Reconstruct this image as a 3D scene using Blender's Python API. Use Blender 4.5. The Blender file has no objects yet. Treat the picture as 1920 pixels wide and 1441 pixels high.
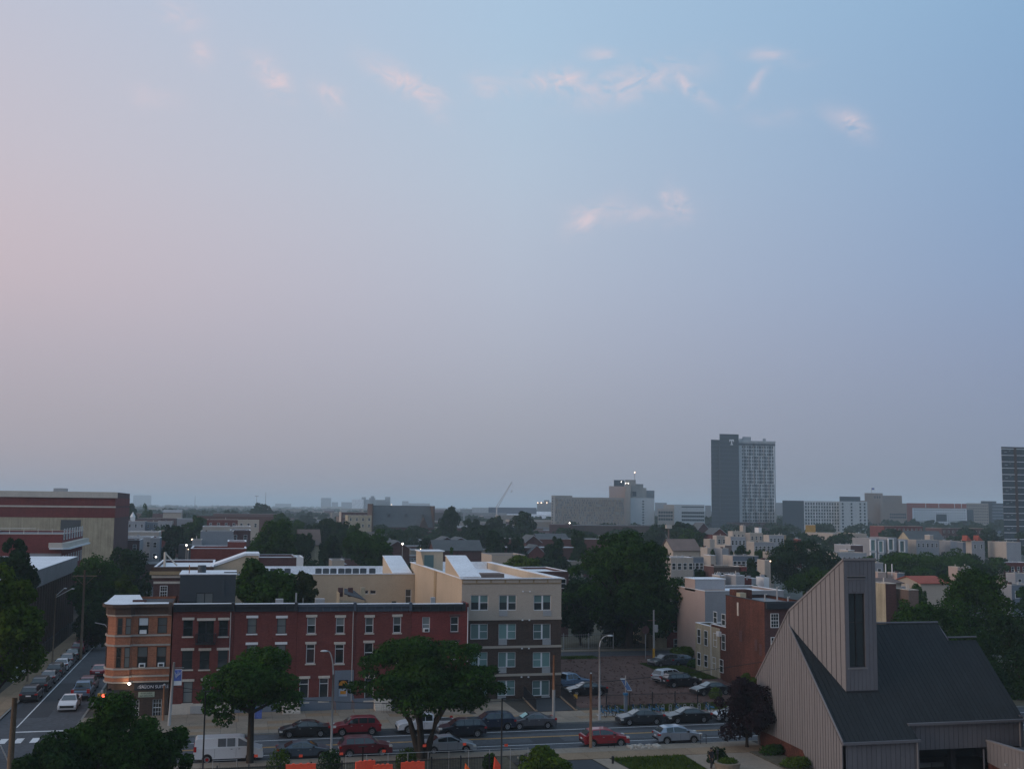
import bpy, bmesh, math, random
import numpy as np
from mathutils import Vector, Matrix

# ------------------------------------------------------------------ camera, sky, sun, exposure
scn = bpy.context.scene
FP, CH, YAW, ROLL = 2140.0, 21.6, math.radians(13.7), math.radians(0.6)
PITCH = math.atan((950 - 720.5) / FP)
_f = Vector((math.sin(YAW) * math.cos(PITCH), math.cos(YAW) * math.cos(PITCH), math.sin(PITCH)))
_r = Vector((math.cos(YAW), -math.sin(YAW), 0))
_u = _r.cross(_f)
_R = math.cos(ROLL) * _r + math.sin(ROLL) * _u
_U = -math.sin(ROLL) * _r + math.cos(ROLL) * _u
cam = bpy.data.objects.new('camera', bpy.data.cameras.new('camera'))
scn.collection.objects.link(cam)
_m = Matrix((( _R.x, _U.x, -_f.x, 0), (_R.y, _U.y, -_f.y, 0), (_R.z, _U.z, -_f.z, CH), (0, 0, 0, 1)))
cam.matrix_world = _m
cam.data.sensor_width = 36
cam.data.lens = 36 * FP / 1920
cam.data.clip_start = 0.5
cam.data.clip_end = 60000
scn.camera = cam
scn.view_settings.view_transform = 'Standard'
scn.view_settings.look = 'None'
scn.view_settings.exposure = 0.0
scn.view_settings.gamma = 1.0
scn.view_settings.use_curve_mapping = False
scn.cycles.use_denoising = True
scn.cycles.max_bounces = 6
scn.cycles.volume_bounces = 2
scn.cycles.transparent_max_bounces = 8
scn.cycles.sample_clamp_indirect = 4

def srgb(r, g, b):
    def c(v):
        v /= 255.0
        return v / 12.92 if v <= 0.04045 else ((v + 0.055) / 1.055) ** 2.4
    return (c(r), c(g), c(b), 1.0)

world = bpy.data.worlds.new("World")
scn.world = world
world.use_nodes = True
wt = world.node_tree
wt.nodes.clear()
def WN(t, **k):
    n = wt.nodes.new(t)
    for a, b in k.items(): setattr(n, a, b)
    return n
def wmath(op, a, b=None, clamp=False):
    n = WN('ShaderNodeMath', operation=op, use_clamp=clamp)
    for i, v in enumerate((a, b)):
        if v is None: continue
        if isinstance(v, (int, float)): n.inputs[i].default_value = v
        else: wt.links.new(v, n.inputs[i])
    return n.outputs[0]
def wmix(f, a, b, blend='MIX'):
    n = WN('ShaderNodeMix', data_type='RGBA', blend_type=blend)
    for i, v in ((0, f), (6, a), (7, b)):
        if isinstance(v, (int, float)): n.inputs[i].default_value = v
        elif isinstance(v, tuple): n.inputs[i].default_value = v
        else: wt.links.new(v, n.inputs[i])
    return n.outputs[2]
tc = WN('ShaderNodeTexCoord')
sp = WN('ShaderNodeSeparateXYZ'); wt.links.new(tc.outputs['Generated'], sp.inputs[0])
DX, DY, DZ = sp.outputs
def ramp(stops):
    n = WN('ShaderNodeValToRGB'); n.color_ramp.interpolation = 'B_SPLINE'
    el = n.color_ramp.elements
    while len(el) > 1: el.remove(el[-1])
    el[0].position = stops[0][0]; el[0].color = srgb(*stops[0][1])
    for p, c in stops[1:]:
        e = el.new(p); e.color = srgb(*c)
    wt.links.new(DZ, n.inputs[0])
    return n.outputs[0]
SKY_L = [(0.0, (160, 156, 166)), (0.05, (176, 167, 174)), (0.12, (188, 179, 190)), (0.19, (208, 190, 197)), (0.28, (206, 198, 208)), (0.40, (198, 200, 216)), (0.7, (186, 203, 228)), (1.0, (176, 202, 232))]
SKY_C = [(0.0, (148, 152, 166)), (0.05, (160, 161, 173)), (0.12, (175, 179, 195)), (0.19, (184, 191, 209)), (0.28, (187, 201, 219)), (0.40, (174, 202, 227)), (0.7, (172, 201, 230)), (1.0, (174, 202, 232))]
SKY_R = [(0.0, (132, 141, 158)), (0.05, (134, 146, 170)), (0.12, (140, 153, 183)), (0.19, (140, 162, 196)), (0.28, (139, 168, 204)), (0.40, (137, 174, 210)), (0.7, (152, 190, 224)), (1.0, (174, 202, 232))]
side = wmath('SUBTRACT', wmath('MULTIPLY', DX, math.cos(YAW)), wmath('MULTIPLY', DY, math.sin(YAW)))
tL = wmath('MULTIPLY', side, -1 / 0.42, True)
tR = wmath('MULTIPLY', side, 1 / 0.42, True)
col = wmix(tL, wmix(tR, ramp(SKY_C), ramp(SKY_R)), ramp(SKY_L))
# thin pink wisps of cloud, placed by azimuth and elevation
AZ = wmath('ARCTAN2', DX, DY)
EL = wmath('ARCSINE', DZ)
nz = WN('ShaderNodeTexNoise'); nz.inputs['Scale'].default_value = 30; nz.inputs['Detail'].default_value = 6; nz.inputs['Roughness'].default_value = .62; nz.inputs['Distortion'].default_value = 1.1
mp = WN('ShaderNodeMapping'); mp.inputs['Scale'].default_value = (1, 1, 1.9)
wt.links.new(tc.outputs['Generated'], mp.inputs[0]); wt.links.new(mp.outputs[0], nz.inputs[0])
nv = nz.outputs['Fac']
nw = WN('ShaderNodeTexNoise'); nw.inputs['Scale'].default_value = 14; nw.inputs['Detail'].default_value = 3
wt.links.new(tc.outputs['Generated'], nw.inputs[0])
sw = WN('ShaderNodeSeparateColor'); wt.links.new(nw.outputs['Color'], sw.inputs[0])
wob1 = wmath('MULTIPLY', wmath('SUBTRACT', sw.outputs[0], .5), .05)
wob2 = wmath('MULTIPLY', wmath('SUBTRACT', sw.outputs[1], .5), .03)
AZw, ELw = wmath('ADD', AZ, wob1), wmath('ADD', EL, wob2)
def dirpx(x, y):
    d = (_f * FP + _R * (x - 960) - _U * (y - 720.5)).normalized()
    return math.atan2(d.x, d.y), math.asin(d.z)
CLOUDS = [(500, 138, 34, 22, 50, .62), (393, 100, 22, 22, 80, .35), (345, 28, 45, 22, 10, .3), (612, 176, 36, 20, 30, .38), (762, 160, 70, 18, 32, .6), (800, 178, 44, 12, 10, .3),
          (920, 170, 40, 20, 25, .3), (1050, 165, 75, 22, 5, .62), (1180, 158, 110, 26, -12, .45), (1280, 160, 50, 12, 40, .45), (1135, 108, 40, 12, 0, .3), (1450, 106, 50, 12, 8, .28),
          (1412, 158, 40, 8, -38, .3), (1598, 230, 40, 18, 35, .48), (1108, 398, 46, 20, -30, .5), (1185, 392, 90, 20, 0, .22), (1262, 374, 26, 22, 50, .6), (270, 180, 45, 18, 0, .16), (1450, 215, 60, 16, 0, .1)]
acc = None
for (x, y, w, h, a, s) in CLOUDS:
    az, el = dirpx(x, y)
    a = -math.radians(a)
    du = wmath('SUBTRACT', AZw, az); dv = wmath('SUBTRACT', ELw, el)
    ca, sa = math.cos(a), math.sin(a)
    p = wmath('MULTIPLY', wmath('ADD', wmath('MULTIPLY', du, ca), wmath('MULTIPLY', dv, sa)), FP / w)
    q = wmath('MULTIPLY', wmath('SUBTRACT', wmath('MULTIPLY', dv, ca), wmath('MULTIPLY', du, sa)), FP / h)
    r2 = wmath('ADD', wmath('MULTIPLY', p, p), wmath('MULTIPLY', q, q))
    g = wmath('MULTIPLY', wmath('POWER', 2.718, wmath('MULTIPLY', r2, -1.0)), s)
    acc = g if acc is None else wmath('MAXIMUM', acc, g)
cl = wmath('MULTIPLY', wmath('MULTIPLY', acc, 1.45), wmath('MULTIPLY', wmath('SUBTRACT', nv, .36), 4.6, True), True)
col = wmix(cl, col, srgb(232, 212, 218))
bgA = WN('ShaderNodeBackground'); bgA.inputs[1].default_value = 0.93
wt.links.new(col, bgA.inputs[0])
SUN_EL, SUN_AZ = math.radians(10), math.radians(-99)      # low in the hazy west, to the left of the view
sky = WN('ShaderNodeTexSky', sky_type='NISHITA', sun_disc=False, sun_elevation=SUN_EL, sun_rotation=SUN_AZ, dust_density=3.0)
bgB = WN('ShaderNodeBackground'); bgB.inputs[1].default_value = 0.05 * 0.12
wt.links.new(sky.outputs[0], bgB.inputs[0])
ads = WN('ShaderNodeAddShader'); wt.links.new(bgA.outputs[0], ads.inputs[0]); wt.links.new(bgB.outputs[0], ads.inputs[1])
wo = WN('ShaderNodeOutputWorld'); wt.links.new(ads.outputs[0], wo.inputs[0])

sl = bpy.data.lights.new('sun', 'SUN'); sl.energy = 1.35; sl.angle = math.radians(28); sl.color = (1.0, .80, .68)
so = bpy.data.objects.new('sun', sl); scn.collection.objects.link(so)
_sd = Vector((math.sin(SUN_AZ) * math.cos(SUN_EL), math.cos(SUN_AZ) * math.cos(SUN_EL), math.sin(SUN_EL)))
so.rotation_euler = _sd.to_track_quat('Z', 'Y').to_euler()

# ------------------------------------------------------------------ helpers
C = scn.collection
def ray(px, py): return _f * FP + _R * (px - 960) - _U * (py - 720.5)
def G(px, py, z=0.0):
    d = ray(px, py); t = (z - CH) / d.z
    return d.x * t, d.y * t
def PY(px, py, Y):
    d = ray(px, py); t = Y / d.y
    return d.x * t, CH + d.z * t
def PX(px, py, X):
    d = ray(px, py); t = X / d.x
    return d.y * t, CH + d.z * t

WL = {}          # world location of Empties that parent parts
def link(o, parent=None):
    C.objects.link(o)
    if parent is not None: o.parent = parent
    return o
def tag(o, label=None, cat=None, group=None, kind=None):
    if label: o['label'] = label
    if cat: o['category'] = cat
    if group: o['group'] = group
    if kind: o['kind'] = kind
    return o
def thing(name, label, cat, loc=(0, 0, 0), rz=0.0, group=None):
    o = bpy.data.objects.new(name, None); o.empty_display_size = .2
    C.objects.link(o); o.location = loc; o.rotation_euler = (0, 0, rz)
    WL[o.name] = Vector(loc)
    return tag(o, label, cat, group)
KIDS = {}
def copy_tree(o, loc, rz=0.0, label=None, group=None, mats=None):
    def rec(s, par):
        c = s.copy(); C.objects.link(c); c.parent = par
        if mats and s.type == 'MESH' and s.data.materials:
            mn = s.data.materials[0].name
            if mn in mats:
                key = (s.data.name, mats[mn].name)
                if key not in KIDS:
                    d = s.data.copy(); d.materials[0] = mats[mn]; KIDS[key] = d
                c.data = KIDS[key]
        for ch in s.children: rec(ch, c)
        return c
    r = rec(o, None); r.location = loc; r.rotation_euler = (0, 0, rz)
    if label: r['label'] = label
    if group: r['group'] = group
    return r

class MB:
    def __init__(s): s.v = []; s.f = []
    def quad(s, a, b, c, d):
        n = len(s.v); s.v += [tuple(a), tuple(b), tuple(c), tuple(d)]; s.f.append((n, n + 1, n + 2, n + 3)); return s
    def poly(s, pts):
        n = len(s.v); s.v += [tuple(p) for p in pts]; s.f.append(tuple(range(n, n + len(pts)))); return s
    def box(s, x0, x1, y0, y1, z0, z1):
        n = len(s.v)
        s.v += [(x0, y0, z0), (x1, y0, z0), (x1, y1, z0), (x0, y1, z0), (x0, y0, z1), (x1, y0, z1), (x1, y1, z1), (x0, y1, z1)]
        s.f += [(n, n + 3, n + 2, n + 1), (n + 4, n + 5, n + 6, n + 7), (n, n + 1, n + 5, n + 4), (n + 1, n + 2, n + 6, n + 5), (n + 2, n + 3, n + 7, n + 6), (n + 3, n, n + 4, n + 7)]
        return s
    def prism(s, pts, d):
        """polygon PTS (3D) thickened by vector D"""
        n = len(s.v); k = len(pts); d = Vector(d)
        s.v += [tuple(p) for p in pts] + [tuple(Vector(p) + d) for p in pts]
        s.f.append(tuple(range(n, n + k))); s.f.append(tuple(range(n + 2 * k - 1, n + k - 1, -1)))
        for i in range(k):
            j = (i + 1) % k
            s.f.append((n + j, n + i, n + k + i, n + k + j))
        return s
    def tube(s, pts, rad, seg=8, cap=True):
        pts = [Vector(p) for p in pts]
        if isinstance(rad, (int, float)): rad = [rad] * len(pts)
        n = len(s.v)
        for i, p in enumerate(pts):
            t = (pts[min(i + 1, len(pts) - 1)] - pts[max(i - 1, 0)]).normalized()
            a = Vector((0, 0, 1)) if abs(t.z) < .9 else Vector((1, 0, 0))
            e1 = t.cross(a).normalized(); e2 = t.cross(e1)
            for k in range(seg):
                an = 2 * math.pi * k / seg
                s.v.append(tuple(p + (e1 * math.cos(an) + e2 * math.sin(an)) * rad[i]))
        for i in range(len(pts) - 1):
            for k in range(seg):
                a, b = n + i * seg + k, n + i * seg + (k + 1) % seg
                s.f.append((a, b, b + seg, a + seg))
        if cap:
            s.f.append(tuple(n + k for k in range(seg))); e = n + (len(pts) - 1) * seg
            s.f.append(tuple(e + seg - 1 - k for k in range(seg)))
        return s
    def bar(s, a, b, w=.05): return s.tube([a, b], w / 1.4142, 4)
    def sphere(s, c, r, sz=1.0, seg=10, rings=6):
        n = len(s.v)
        for i in range(rings + 1):
            ph = math.pi * i / rings
            for k in range(seg):
                an = 2 * math.pi * k / seg
                s.v.append((c[0] + r * math.sin(ph) * math.cos(an), c[1] + r * math.sin(ph) * math.sin(an), c[2] + r * sz * math.cos(ph)))
        for i in range(rings):
            for k in range(seg):
                a, b = n + i * seg + k, n + i * seg + (k + 1) % seg
                s.f.append((a, a + seg, b + seg, b))
        return s
    def mesh(s, name, mat, smooth=False, off=None):
        me = bpy.data.meshes.new(name)
        if len(s.v) < 4000:                     # weld shared corners
            ix, nv, mp = {}, [], []
            for c in s.v:
                k = (round(c[0], 4), round(c[1], 4), round(c[2], 4))
                if k not in ix: ix[k] = len(nv); nv.append(c)
                mp.append(ix[k])
            nf = []
            for f in s.f:
                g = [mp[i] for i in f]; g = [g[i] for i in range(len(g)) if g[i] != g[i - 1]]
                if len(g) > 2 and len(set(g)) == len(g): nf.append(g)
            s.v, s.f = nv, nf
        v = s.v if off is None else [(a - off[0], b - off[1], c - off[2]) for a, b, c in s.v]
        me.from_pydata(v, [], s.f)
        if mat: me.materials.append(mat)
        if smooth: me.shade_smooth()
        me.update()
        return me
    def build(s, name, mat, parent=None, smooth=False, local=False):
        """world-coordinate geometry; as a child it is moved into the parent's frame (unless local)"""
        if parent is not None:
            off = None if local else WL[parent.name]
            o = bpy.data.objects.new(name, s.mesh(name, mat, smooth, off))
            if not local: WL_part = off
            link(o, parent)
            WL[o.name] = Vector((0, 0, 0)) if local else off
            return o
        a = np.array(s.v); lo, hi = a.min(0), a.max(0)
        off = Vector(((lo[0] + hi[0]) / 2, (lo[1] + hi[1]) / 2, lo[2]))
        o = bpy.data.objects.new(name, s.mesh(name, mat, smooth, off)); o.location = off
        WL[o.name] = off
        return link(o)

def inst(name, me, parent, wloc, rz=0.0, scale=None, local=False):
    o = bpy.data.objects.new(name, me)
    link(o, parent)
    w = Vector(wloc)
    o.location = w if (local or parent is None) else w - WL[parent.name]
    o.rotation_euler = (0, 0, rz)
    if scale: o.scale = scale
    WL[o.name] = w if not local else Vector((0, 0, 0))
    return o

# ------------------------------------------------------------------ materials
MATS = {}
def mat(name, rgb, rough=.75, spec=.3, metal=0.0, noise=.18, nscale=1.2, streak=0.0, bump=0.0, emit=0.0, coat=0.0, rnd=0.0):
    if name in MATS: return MATS[name]
    m = bpy.data.materials.new(name); m.use_nodes = True
    nt = m.node_tree; b = nt.nodes['Principled BSDF']
    b.inputs['Roughness'].default_value = rough; b.inputs['Specular IOR Level'].default_value = spec
    b.inputs['Metallic'].default_value = metal; b.inputs['Coat Weight'].default_value = coat
    L = nt.links.new
    if emit:
        b.inputs['Base Color'].default_value = (*rgb, 1)
        b.inputs['Emission Color'].default_value = (*rgb, 1); b.inputs['Emission Strength'].default_value = emit
        MATS[name] = m; return m
    g = nt.nodes.new('ShaderNodeNewGeometry')
    n1 = nt.nodes.new('ShaderNodeTexNoise'); n1.inputs['Scale'].default_value = nscale * .35; n1.inputs['Detail'].default_value = 8; n1.inputs['Roughness'].default_value = .65
    L(g.outputs['Position'], n1.inputs[0])
    n2 = nt.nodes.new('ShaderNodeTexNoise'); n2.inputs['Scale'].default_value = nscale * 6; n2.inputs['Detail'].default_value = 4
    L(g.outputs['Position'], n2.inputs[0])
    ad = nt.nodes.new('ShaderNodeMath'); ad.operation = 'ADD'; L(n1.outputs[0], ad.inputs[0]); L(n2.outputs[0], ad.inputs[1])
    val = ad.outputs[0]
    if streak:
        mp = nt.nodes.new('ShaderNodeMapping'); mp.inputs['Scale'].default_value = (2.2, 2.2, .12); L(g.outputs['Position'], mp.inputs[0])
        n3 = nt.nodes.new('ShaderNodeTexNoise'); n3.inputs['Scale'].default_value = 1.0; n3.inputs['Detail'].default_value = 5; L(mp.outputs[0], n3.inputs[0])
        mm = nt.nodes.new('ShaderNodeMath'); mm.operation = 'MULTIPLY_ADD'; L(n3.outputs[0], mm.inputs[0]); mm.inputs[1].default_value = streak * 4; L(val, mm.inputs[2])
        sb = nt.nodes.new('ShaderNodeMath'); sb.operation = 'SUBTRACT'; L(mm.outputs[0], sb.inputs[0]); sb.inputs[1].default_value = streak * 2; val = sb.outputs[0]
    mr = nt.nodes.new('ShaderNodeMapRange'); mr.inputs[1].default_value = .6; mr.inputs[2].default_value = 1.4; mr.inputs[3].default_value = 1 - noise * 1.6; mr.inputs[4].default_value = 1 + noise * 1.6
    L(val, mr.inputs[0]); fac = mr.outputs[0]
    if rnd:
        oi = nt.nodes.new('ShaderNodeObjectInfo')
        r2 = nt.nodes.new('ShaderNodeMapRange'); r2.inputs[3].default_value = 1 - rnd; r2.inputs[4].default_value = 1 + rnd; L(oi.outputs['Random'], r2.inputs[0])
        mu = nt.nodes.new('ShaderNodeMath'); mu.operation = 'MULTIPLY'; L(fac, mu.inputs[0]); L(r2.outputs[0], mu.inputs[1]); fac = mu.outputs[0]
    vm = nt.nodes.new('ShaderNodeVectorMath'); vm.operation = 'SCALE'; vm.inputs[0].default_value = rgb; L(fac, vm.inputs['Scale'])
    L(vm.outputs[0], b.inputs['Base Color'])
    if bump:
        bp = nt.nodes.new('ShaderNodeBump'); bp.inputs['Strength'].default_value = bump; bp.inputs['Distance'].default_value = .03; L(n2.outputs[0], bp.inputs['Height']); L(bp.outputs[0], b.inputs['Normal'])
    MATS[name] = m
    return m
def brick(name, rgb, mortar=None, rough=.85, v=.2):
    """brickwork: courses of 75 mm, plus soot and weathering"""
    if name in MATS: return MATS[name]
    m = mat(name, rgb, rough, .2, noise=v, nscale=1.0, streak=.12)
    nt = m.node_tree; b = nt.nodes['Principled BSDF']; L = nt.links.new
    src = b.inputs['Base Color'].links[0].from_socket
    g = nt.nodes.new('ShaderNodeNewGeometry'); sx = nt.nodes.new('ShaderNodeSeparateXYZ'); L(g.outputs['Position'], sx.inputs[0])
    a = nt.nodes.new('ShaderNodeMath'); a.operation = 'ADD'; L(sx.outputs[0], a.inputs[0]); L(sx.outputs[1], a.inputs[1])
    cb = nt.nodes.new('ShaderNodeCombineXYZ'); L(a.outputs[0], cb.inputs[0]); L(sx.outputs[2], cb.inputs[1])
    br = nt.nodes.new('ShaderNodeTexBrick'); br.inputs['Scale'].default_value = 1; br.inputs['Brick Width'].default_value = .3; br.inputs['Row Height'].default_value = .1; br.inputs['Mortar Size'].default_value = .008
    br.inputs['Color1'].default_value = (.85, .85, .85, 1); br.inputs['Color2'].default_value = (1.12, 1.08, 1.05, 1); br.inputs['Mortar'].default_value = (1.25, 1.3, 1.35, 1)
    L(cb.outputs[0], br.inputs[0])
    mx = nt.nodes.new('ShaderNodeMix'); mx.data_type = 'RGBA'; mx.blend_type = 'MULTIPLY'; mx.inputs[0].default_value = 1; L(src, mx.inputs[6]); L(br.outputs[0], mx.inputs[7])
    L(mx.outputs[2], b.inputs['Base Color'])
    return m
def leafmat(name, dark, light, tint=None):
    if name in MATS: return MATS[name]
    m = bpy.data.materials.new(name); m.use_nodes = True; nt = m.node_tree; b = nt.nodes['Principled BSDF']; L = nt.links.new
    g = nt.nodes.new('ShaderNodeNewGeometry')
    oi = nt.nodes.new('ShaderNodeObjectInfo')
    n1 = nt.nodes.new('ShaderNodeTexNoise'); n1.inputs['Scale'].default_value = .45; n1.inputs['Detail'].default_value = 3; L(g.outputs['Position'], n1.inputs[0])
    a = nt.nodes.new('ShaderNodeMath'); a.operation = 'MULTIPLY_ADD'; L(g.outputs['Random Per Island'], a.inputs[0]); a.inputs[1].default_value = .45; 
    s = nt.nodes.new('ShaderNodeMapRange'); s.inputs[1].default_value = .35; s.inputs[2].default_value = .65; s.inputs[3].default_value = 0; s.inputs[4].default_value = .4; L(n1.outputs[0], s.inputs[0])
    L(s.outputs[0], a.inputs[2])
    a2 = nt.nodes.new('ShaderNodeMath'); a2.operation = 'MULTIPLY_ADD'; L(oi.outputs['Random'], a2.inputs[0]); a2.inputs[1].default_value = .25; L(a.outputs[0], a2.inputs[2])
    mx = nt.nodes.new('ShaderNodeMix'); mx.data_type = 'RGBA'; L(a2.outputs[0], mx.inputs[0]); mx.inputs[6].default_value = (*dark, 1); mx.inputs[7].default_value = (*light, 1)
    L(mx.outputs[2], b.inputs['Base Color']); b.inputs['Roughness'].default_value = .8; b.inputs['Specular IOR Level'].default_value = .04
    tr = nt.nodes.new('ShaderNodeBsdfTranslucent'); L(mx.outputs[2], tr.inputs[0])
    ms = nt.nodes.new('ShaderNodeMixShader'); ms.inputs[0].default_value = .22; L(b.outputs[0], ms.inputs[1]); L(tr.outputs[0], ms.inputs[2])
    L(ms.outputs[0], nt.nodes['Material Output'].inputs[0])
    MATS[name] = m; return m
def glassmat(name, rgb, rough=.08, blind=None):
    """window glass seen from outside: dark room or a blind behind, under a glossy coat"""
    if name in MATS: return MATS[name]
    m = bpy.data.materials.new(name); m.use_nodes = True; nt = m.node_tree; b = nt.nodes['Principled BSDF']; L = nt.links.new
    b.inputs['Roughness'].default_value = .5 if blind else rough
    b.inputs['Specular IOR Level'].default_value = .5
    b.inputs['Coat Weight'].default_value = .9; b.inputs['Coat Roughness'].default_value = rough
    oi = nt.nodes.new('ShaderNodeObjectInfo')
    mx = nt.nodes.new('ShaderNodeMix'); mx.data_type = 'RGBA'; L(oi.outputs['Random'], mx.inputs[0])
    mx.inputs[6].default_value = (*[c * .6 for c in rgb], 1); mx.inputs[7].default_value = (*[c * 1.5 for c in rgb], 1)
    L(mx.outputs[2], b.inputs['Base Color'])
    MATS[name] = m; return m

M = dict(
    asphalt=mat('asphalt', (.062, .066, .074), .85, .3, noise=.34, nscale=.4, bump=.2),
    asphalt_patch=mat('asphalt_patch', (.037, .039, .044), .85, .3, noise=.2, nscale=.8),
    concrete=mat('sidewalk_concrete', (.240, .195, .150), .9, .2, noise=.16, nscale=.8, rnd=.09),
    concrete_tan=mat('tan_concrete', (.235, .165, .105), .9, .2, noise=.14, nscale=.8, rnd=.06),
    joint=mat('joint_dirt', (.07, .062, .052), .95, .1),
    kerb=mat('kerb_stone', (.20, .195, .18), .9, .2),
    paint_white=mat('road_paint_white', (.62, .62, .62), .7, .3, noise=.25, nscale=3),
    paint_yellow=mat('road_paint_yellow', (.50, .27, .05), .7, .3, noise=.25, nscale=3),
    lot=mat('crushed_brick_lot', (.105, .062, .052), .95, .1, noise=.3, nscale=1.2, bump=.4),
    grass=mat('grass', (.026, .048, .014), .95, .05, noise=.35, nscale=1.6),
    soil=mat('soil', (.10, .09, .065), .95, .05, noise=.3, nscale=.3),
    city=mat('city_ground', (.10, .105, .095), .95, .05, noise=.4, nscale=.02),
    brick_red=brick('red_brick', (.125, .036, .031)),
    brick_red2=brick('bright_red_brick', (.150, .034, .031)),
    brick_dark=brick('dark_red_brick', (.085, .045, .043)),
    brick_orange=brick('orange_brick', (.29, .120, .068)),
    brick_brown=brick('brown_brick', (.066, .045, .036)),
    brick_old=brick('old_orange_brick', (.088, .033, .023), v=.4),
    stucco_beige=mat('beige_stucco', (.45, .355, .255), .9, .15, noise=.07, streak=.1),
    stucco_grey=mat('grey_beige_stucco', (.40, .34, .28), .9, .15, noise=.06, streak=.08),
    cornice_gold=mat('cornice_frieze', (.30, .22, .13), .8, .2),
    stucco_yellow=mat('yellow_stucco', (.36, .31, .22), .9, .15, noise=.2, streak=.3),
    stucco_pink=mat('taupe_stucco', (.40, .31, .275), .9, .15, noise=.05, streak=.06),
    cream=mat('cream_wall', (.36, .32, .28), .9, .15, noise=.1, streak=.15, rnd=.12),
    greywall=mat('pale_grey_wall', (.28, .285, .30), .85, .2, noise=.08, streak=.12, rnd=.12),
    white=mat('white_paint', (.66, .66, .66), .7, .3, noise=.06),
    offwhite=mat('limestone', (.50, .45, .39), .85, .2, noise=.12, streak=.1),
    roofwhite=mat('white_roof_coating', (.68, .69, .71), .7, .2, noise=.14, nscale=.7),
    roofgrey=mat('grey_roof_felt', (.22, .22, .225), .9, .2, noise=.2, nscale=.7, rnd=.2),
    roofdark=mat('dark_roof_felt', (.07, .07, .075), .9, .2, noise=.25, nscale=.7),
    slate=mat('slate_roof', (.075, .082, .085), .75, .3, noise=.2, nscale=1.2),
    shingle=mat('brown_shingle', (.15, .11, .095), .9, .2, noise=.2, rnd=.15),
    redroof=mat('red_tile_roof', (.30, .075, .05), .85, .2, noise=.2),
    cornice_black=mat('black_cornice', (.020, .024, .030), .6, .35),
    cornice_blue=mat('blue_grey_cornice', (.055, .072, .098), .6, .35),
    brownstone=mat('brown_cornice', (.075, .048, .036), .8, .2, streak=.1),
    siding=mat('dark_grey_siding', (.045, .055, .064), .6, .3, noise=.06),
    panel_lit=mat('lit_metal_panel', (.200, .184, .182), .55, .3, noise=.05, nscale=.5, rnd=.05),  # lit tone of the church metal, painted on the left-facing walls
    panel_shade=mat('shaded_metal_panel', (.125, .122, .132), .55, .3, noise=.05, nscale=.5, rnd=.05),  # same metal with the shade of the front walls put into its colour
    panel_roof=mat('dark_roof_metal', (.024, .027, .029), .75, .15, noise=.12, nscale=.6, rnd=.08),
    black=mat('black_metal', (.015, .016, .018), .5, .4, noise=.05),
    iron=mat('black_iron', (.012, .012, .014), .6, .4, noise=.05),
    steel=mat('galvanised_steel', (.36, .36, .36), .5, .5, metal=.3, noise=.1),
    polepaint=mat('grey_pole_paint', (.30, .29, .28), .6, .4, noise=.12),
    rust=mat('rusty_pole', (.26, .125, .07), .85, .2, noise=.3, nscale=3),
    wood=mat('weathered_wood', (.16, .115, .08), .9, .1, noise=.2, nscale=2),
    bark=mat('bark', (.045, .037, .030), .95, .05, noise=.25, nscale=4),
    cable=mat('cable', (.02, .02, .022), .7, .2, noise=0),
    rubber=mat('tyre_rubber', (.014, .014, .015), .85, .2, noise=.05),
    rim=mat('alloy_rim', (.42, .42, .43), .35, .6, metal=.6, noise=.05),
    carglass=glassmat('car_glass', (.018, .024, .027), .04),
    glass=glassmat('window_glass_dark', (.020, .026, .028), .06),
    blind=glassmat('window_with_blind', (.12, .13, .125), .06, True),
    teal=glassmat('window_with_teal_curtain', (.10, .175, .165), .06, True),
    headlamp=mat('headlamp_glass', (.55, .55, .52), .2, .6, noise=0),
    tail=mat('tail_lamp_red', (.35, .012, .014), .25, .6, noise=0),
    trim=mat('dark_plastic_trim', (.02, .02, .022), .6, .3, noise=0),
    tan_wall=mat('tan_ramp_wall', (.22, .165, .115), .9, .2, noise=.15, streak=.2),
    deco=mat('pale_brown_stone', (.26, .215, .185), .9, .15, noise=.1, nscale=.1),
    orange=mat('orange_barrier_plastic', (.80, .085, .035), .6, .3, noise=.12),
    flag=mat('orange_flag', (.85, .14, .03), .8, .2, noise=.08),
    redlamp=mat('red_signal_lamp', (1.0, .10, .06), emit=3.5),
    lamp=mat('lamp_glow', (1.0, .90, .80), emit=6),
    lampw=mat('warm_lamp_glow', (1.0, .72, .50), emit=4),
    sigyel=mat('signal_housing', (.50, .26, .03), .6, .3),
    signblack=mat('black_sign_board', (.012, .014, .020), .5, .3, noise=0),
    signtext=mat('sign_lettering', (.55, .55, .60), .6, .3, noise=0),
    signgreen=mat('pale_green_sign_board', (.33, .38, .30), .7, .3, noise=.04),
    textdark=mat('dark_lettering', (.05, .07, .06), .7, .3, noise=0),
    bannerblue=mat('blue_banner', (.09, .13, .36), .8, .2, noise=.5, nscale=4),
    bluebox=mat('blue_kiosk_paint', (.02, .12, .24), .5, .4),
    solar=mat('solar_cells', (.03, .06, .15), .3, .5, noise=.05),
    door=mat('pale_blue_door', (.36, .40, .46), .6, .3, noise=.03),
    bluegrey=mat('blue_grey_paint', (.13, .155, .19), .7, .3, noise=.08),
    amber=mat('amber_fanlight', (.55, .22, .03), .5, .3, noise=.1),
    skin=mat('skin', (.20, .11, .07), .6, .3, noise=0),
    cloth_black=mat('black_cloth', (.018, .018, .022), .9, .1, noise=0),
)
LEAF = dict(
    mid=leafmat('leaves_mid_green', (.005, .019, .004), (.044, .098, .014)),
    dark=leafmat('leaves_dark_green', (.004, .014, .007), (.024, .054, .014)),
    fresh=leafmat('leaves_fresh_green', (.016, .034, .005), (.085, .130, .016)),
    olive=leafmat('leaves_olive', (.010, .018, .007), (.052, .066, .022)),
    purple=leafmat('leaves_purple', (.010, .006, .009), (.034, .020, .025)),
)
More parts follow.
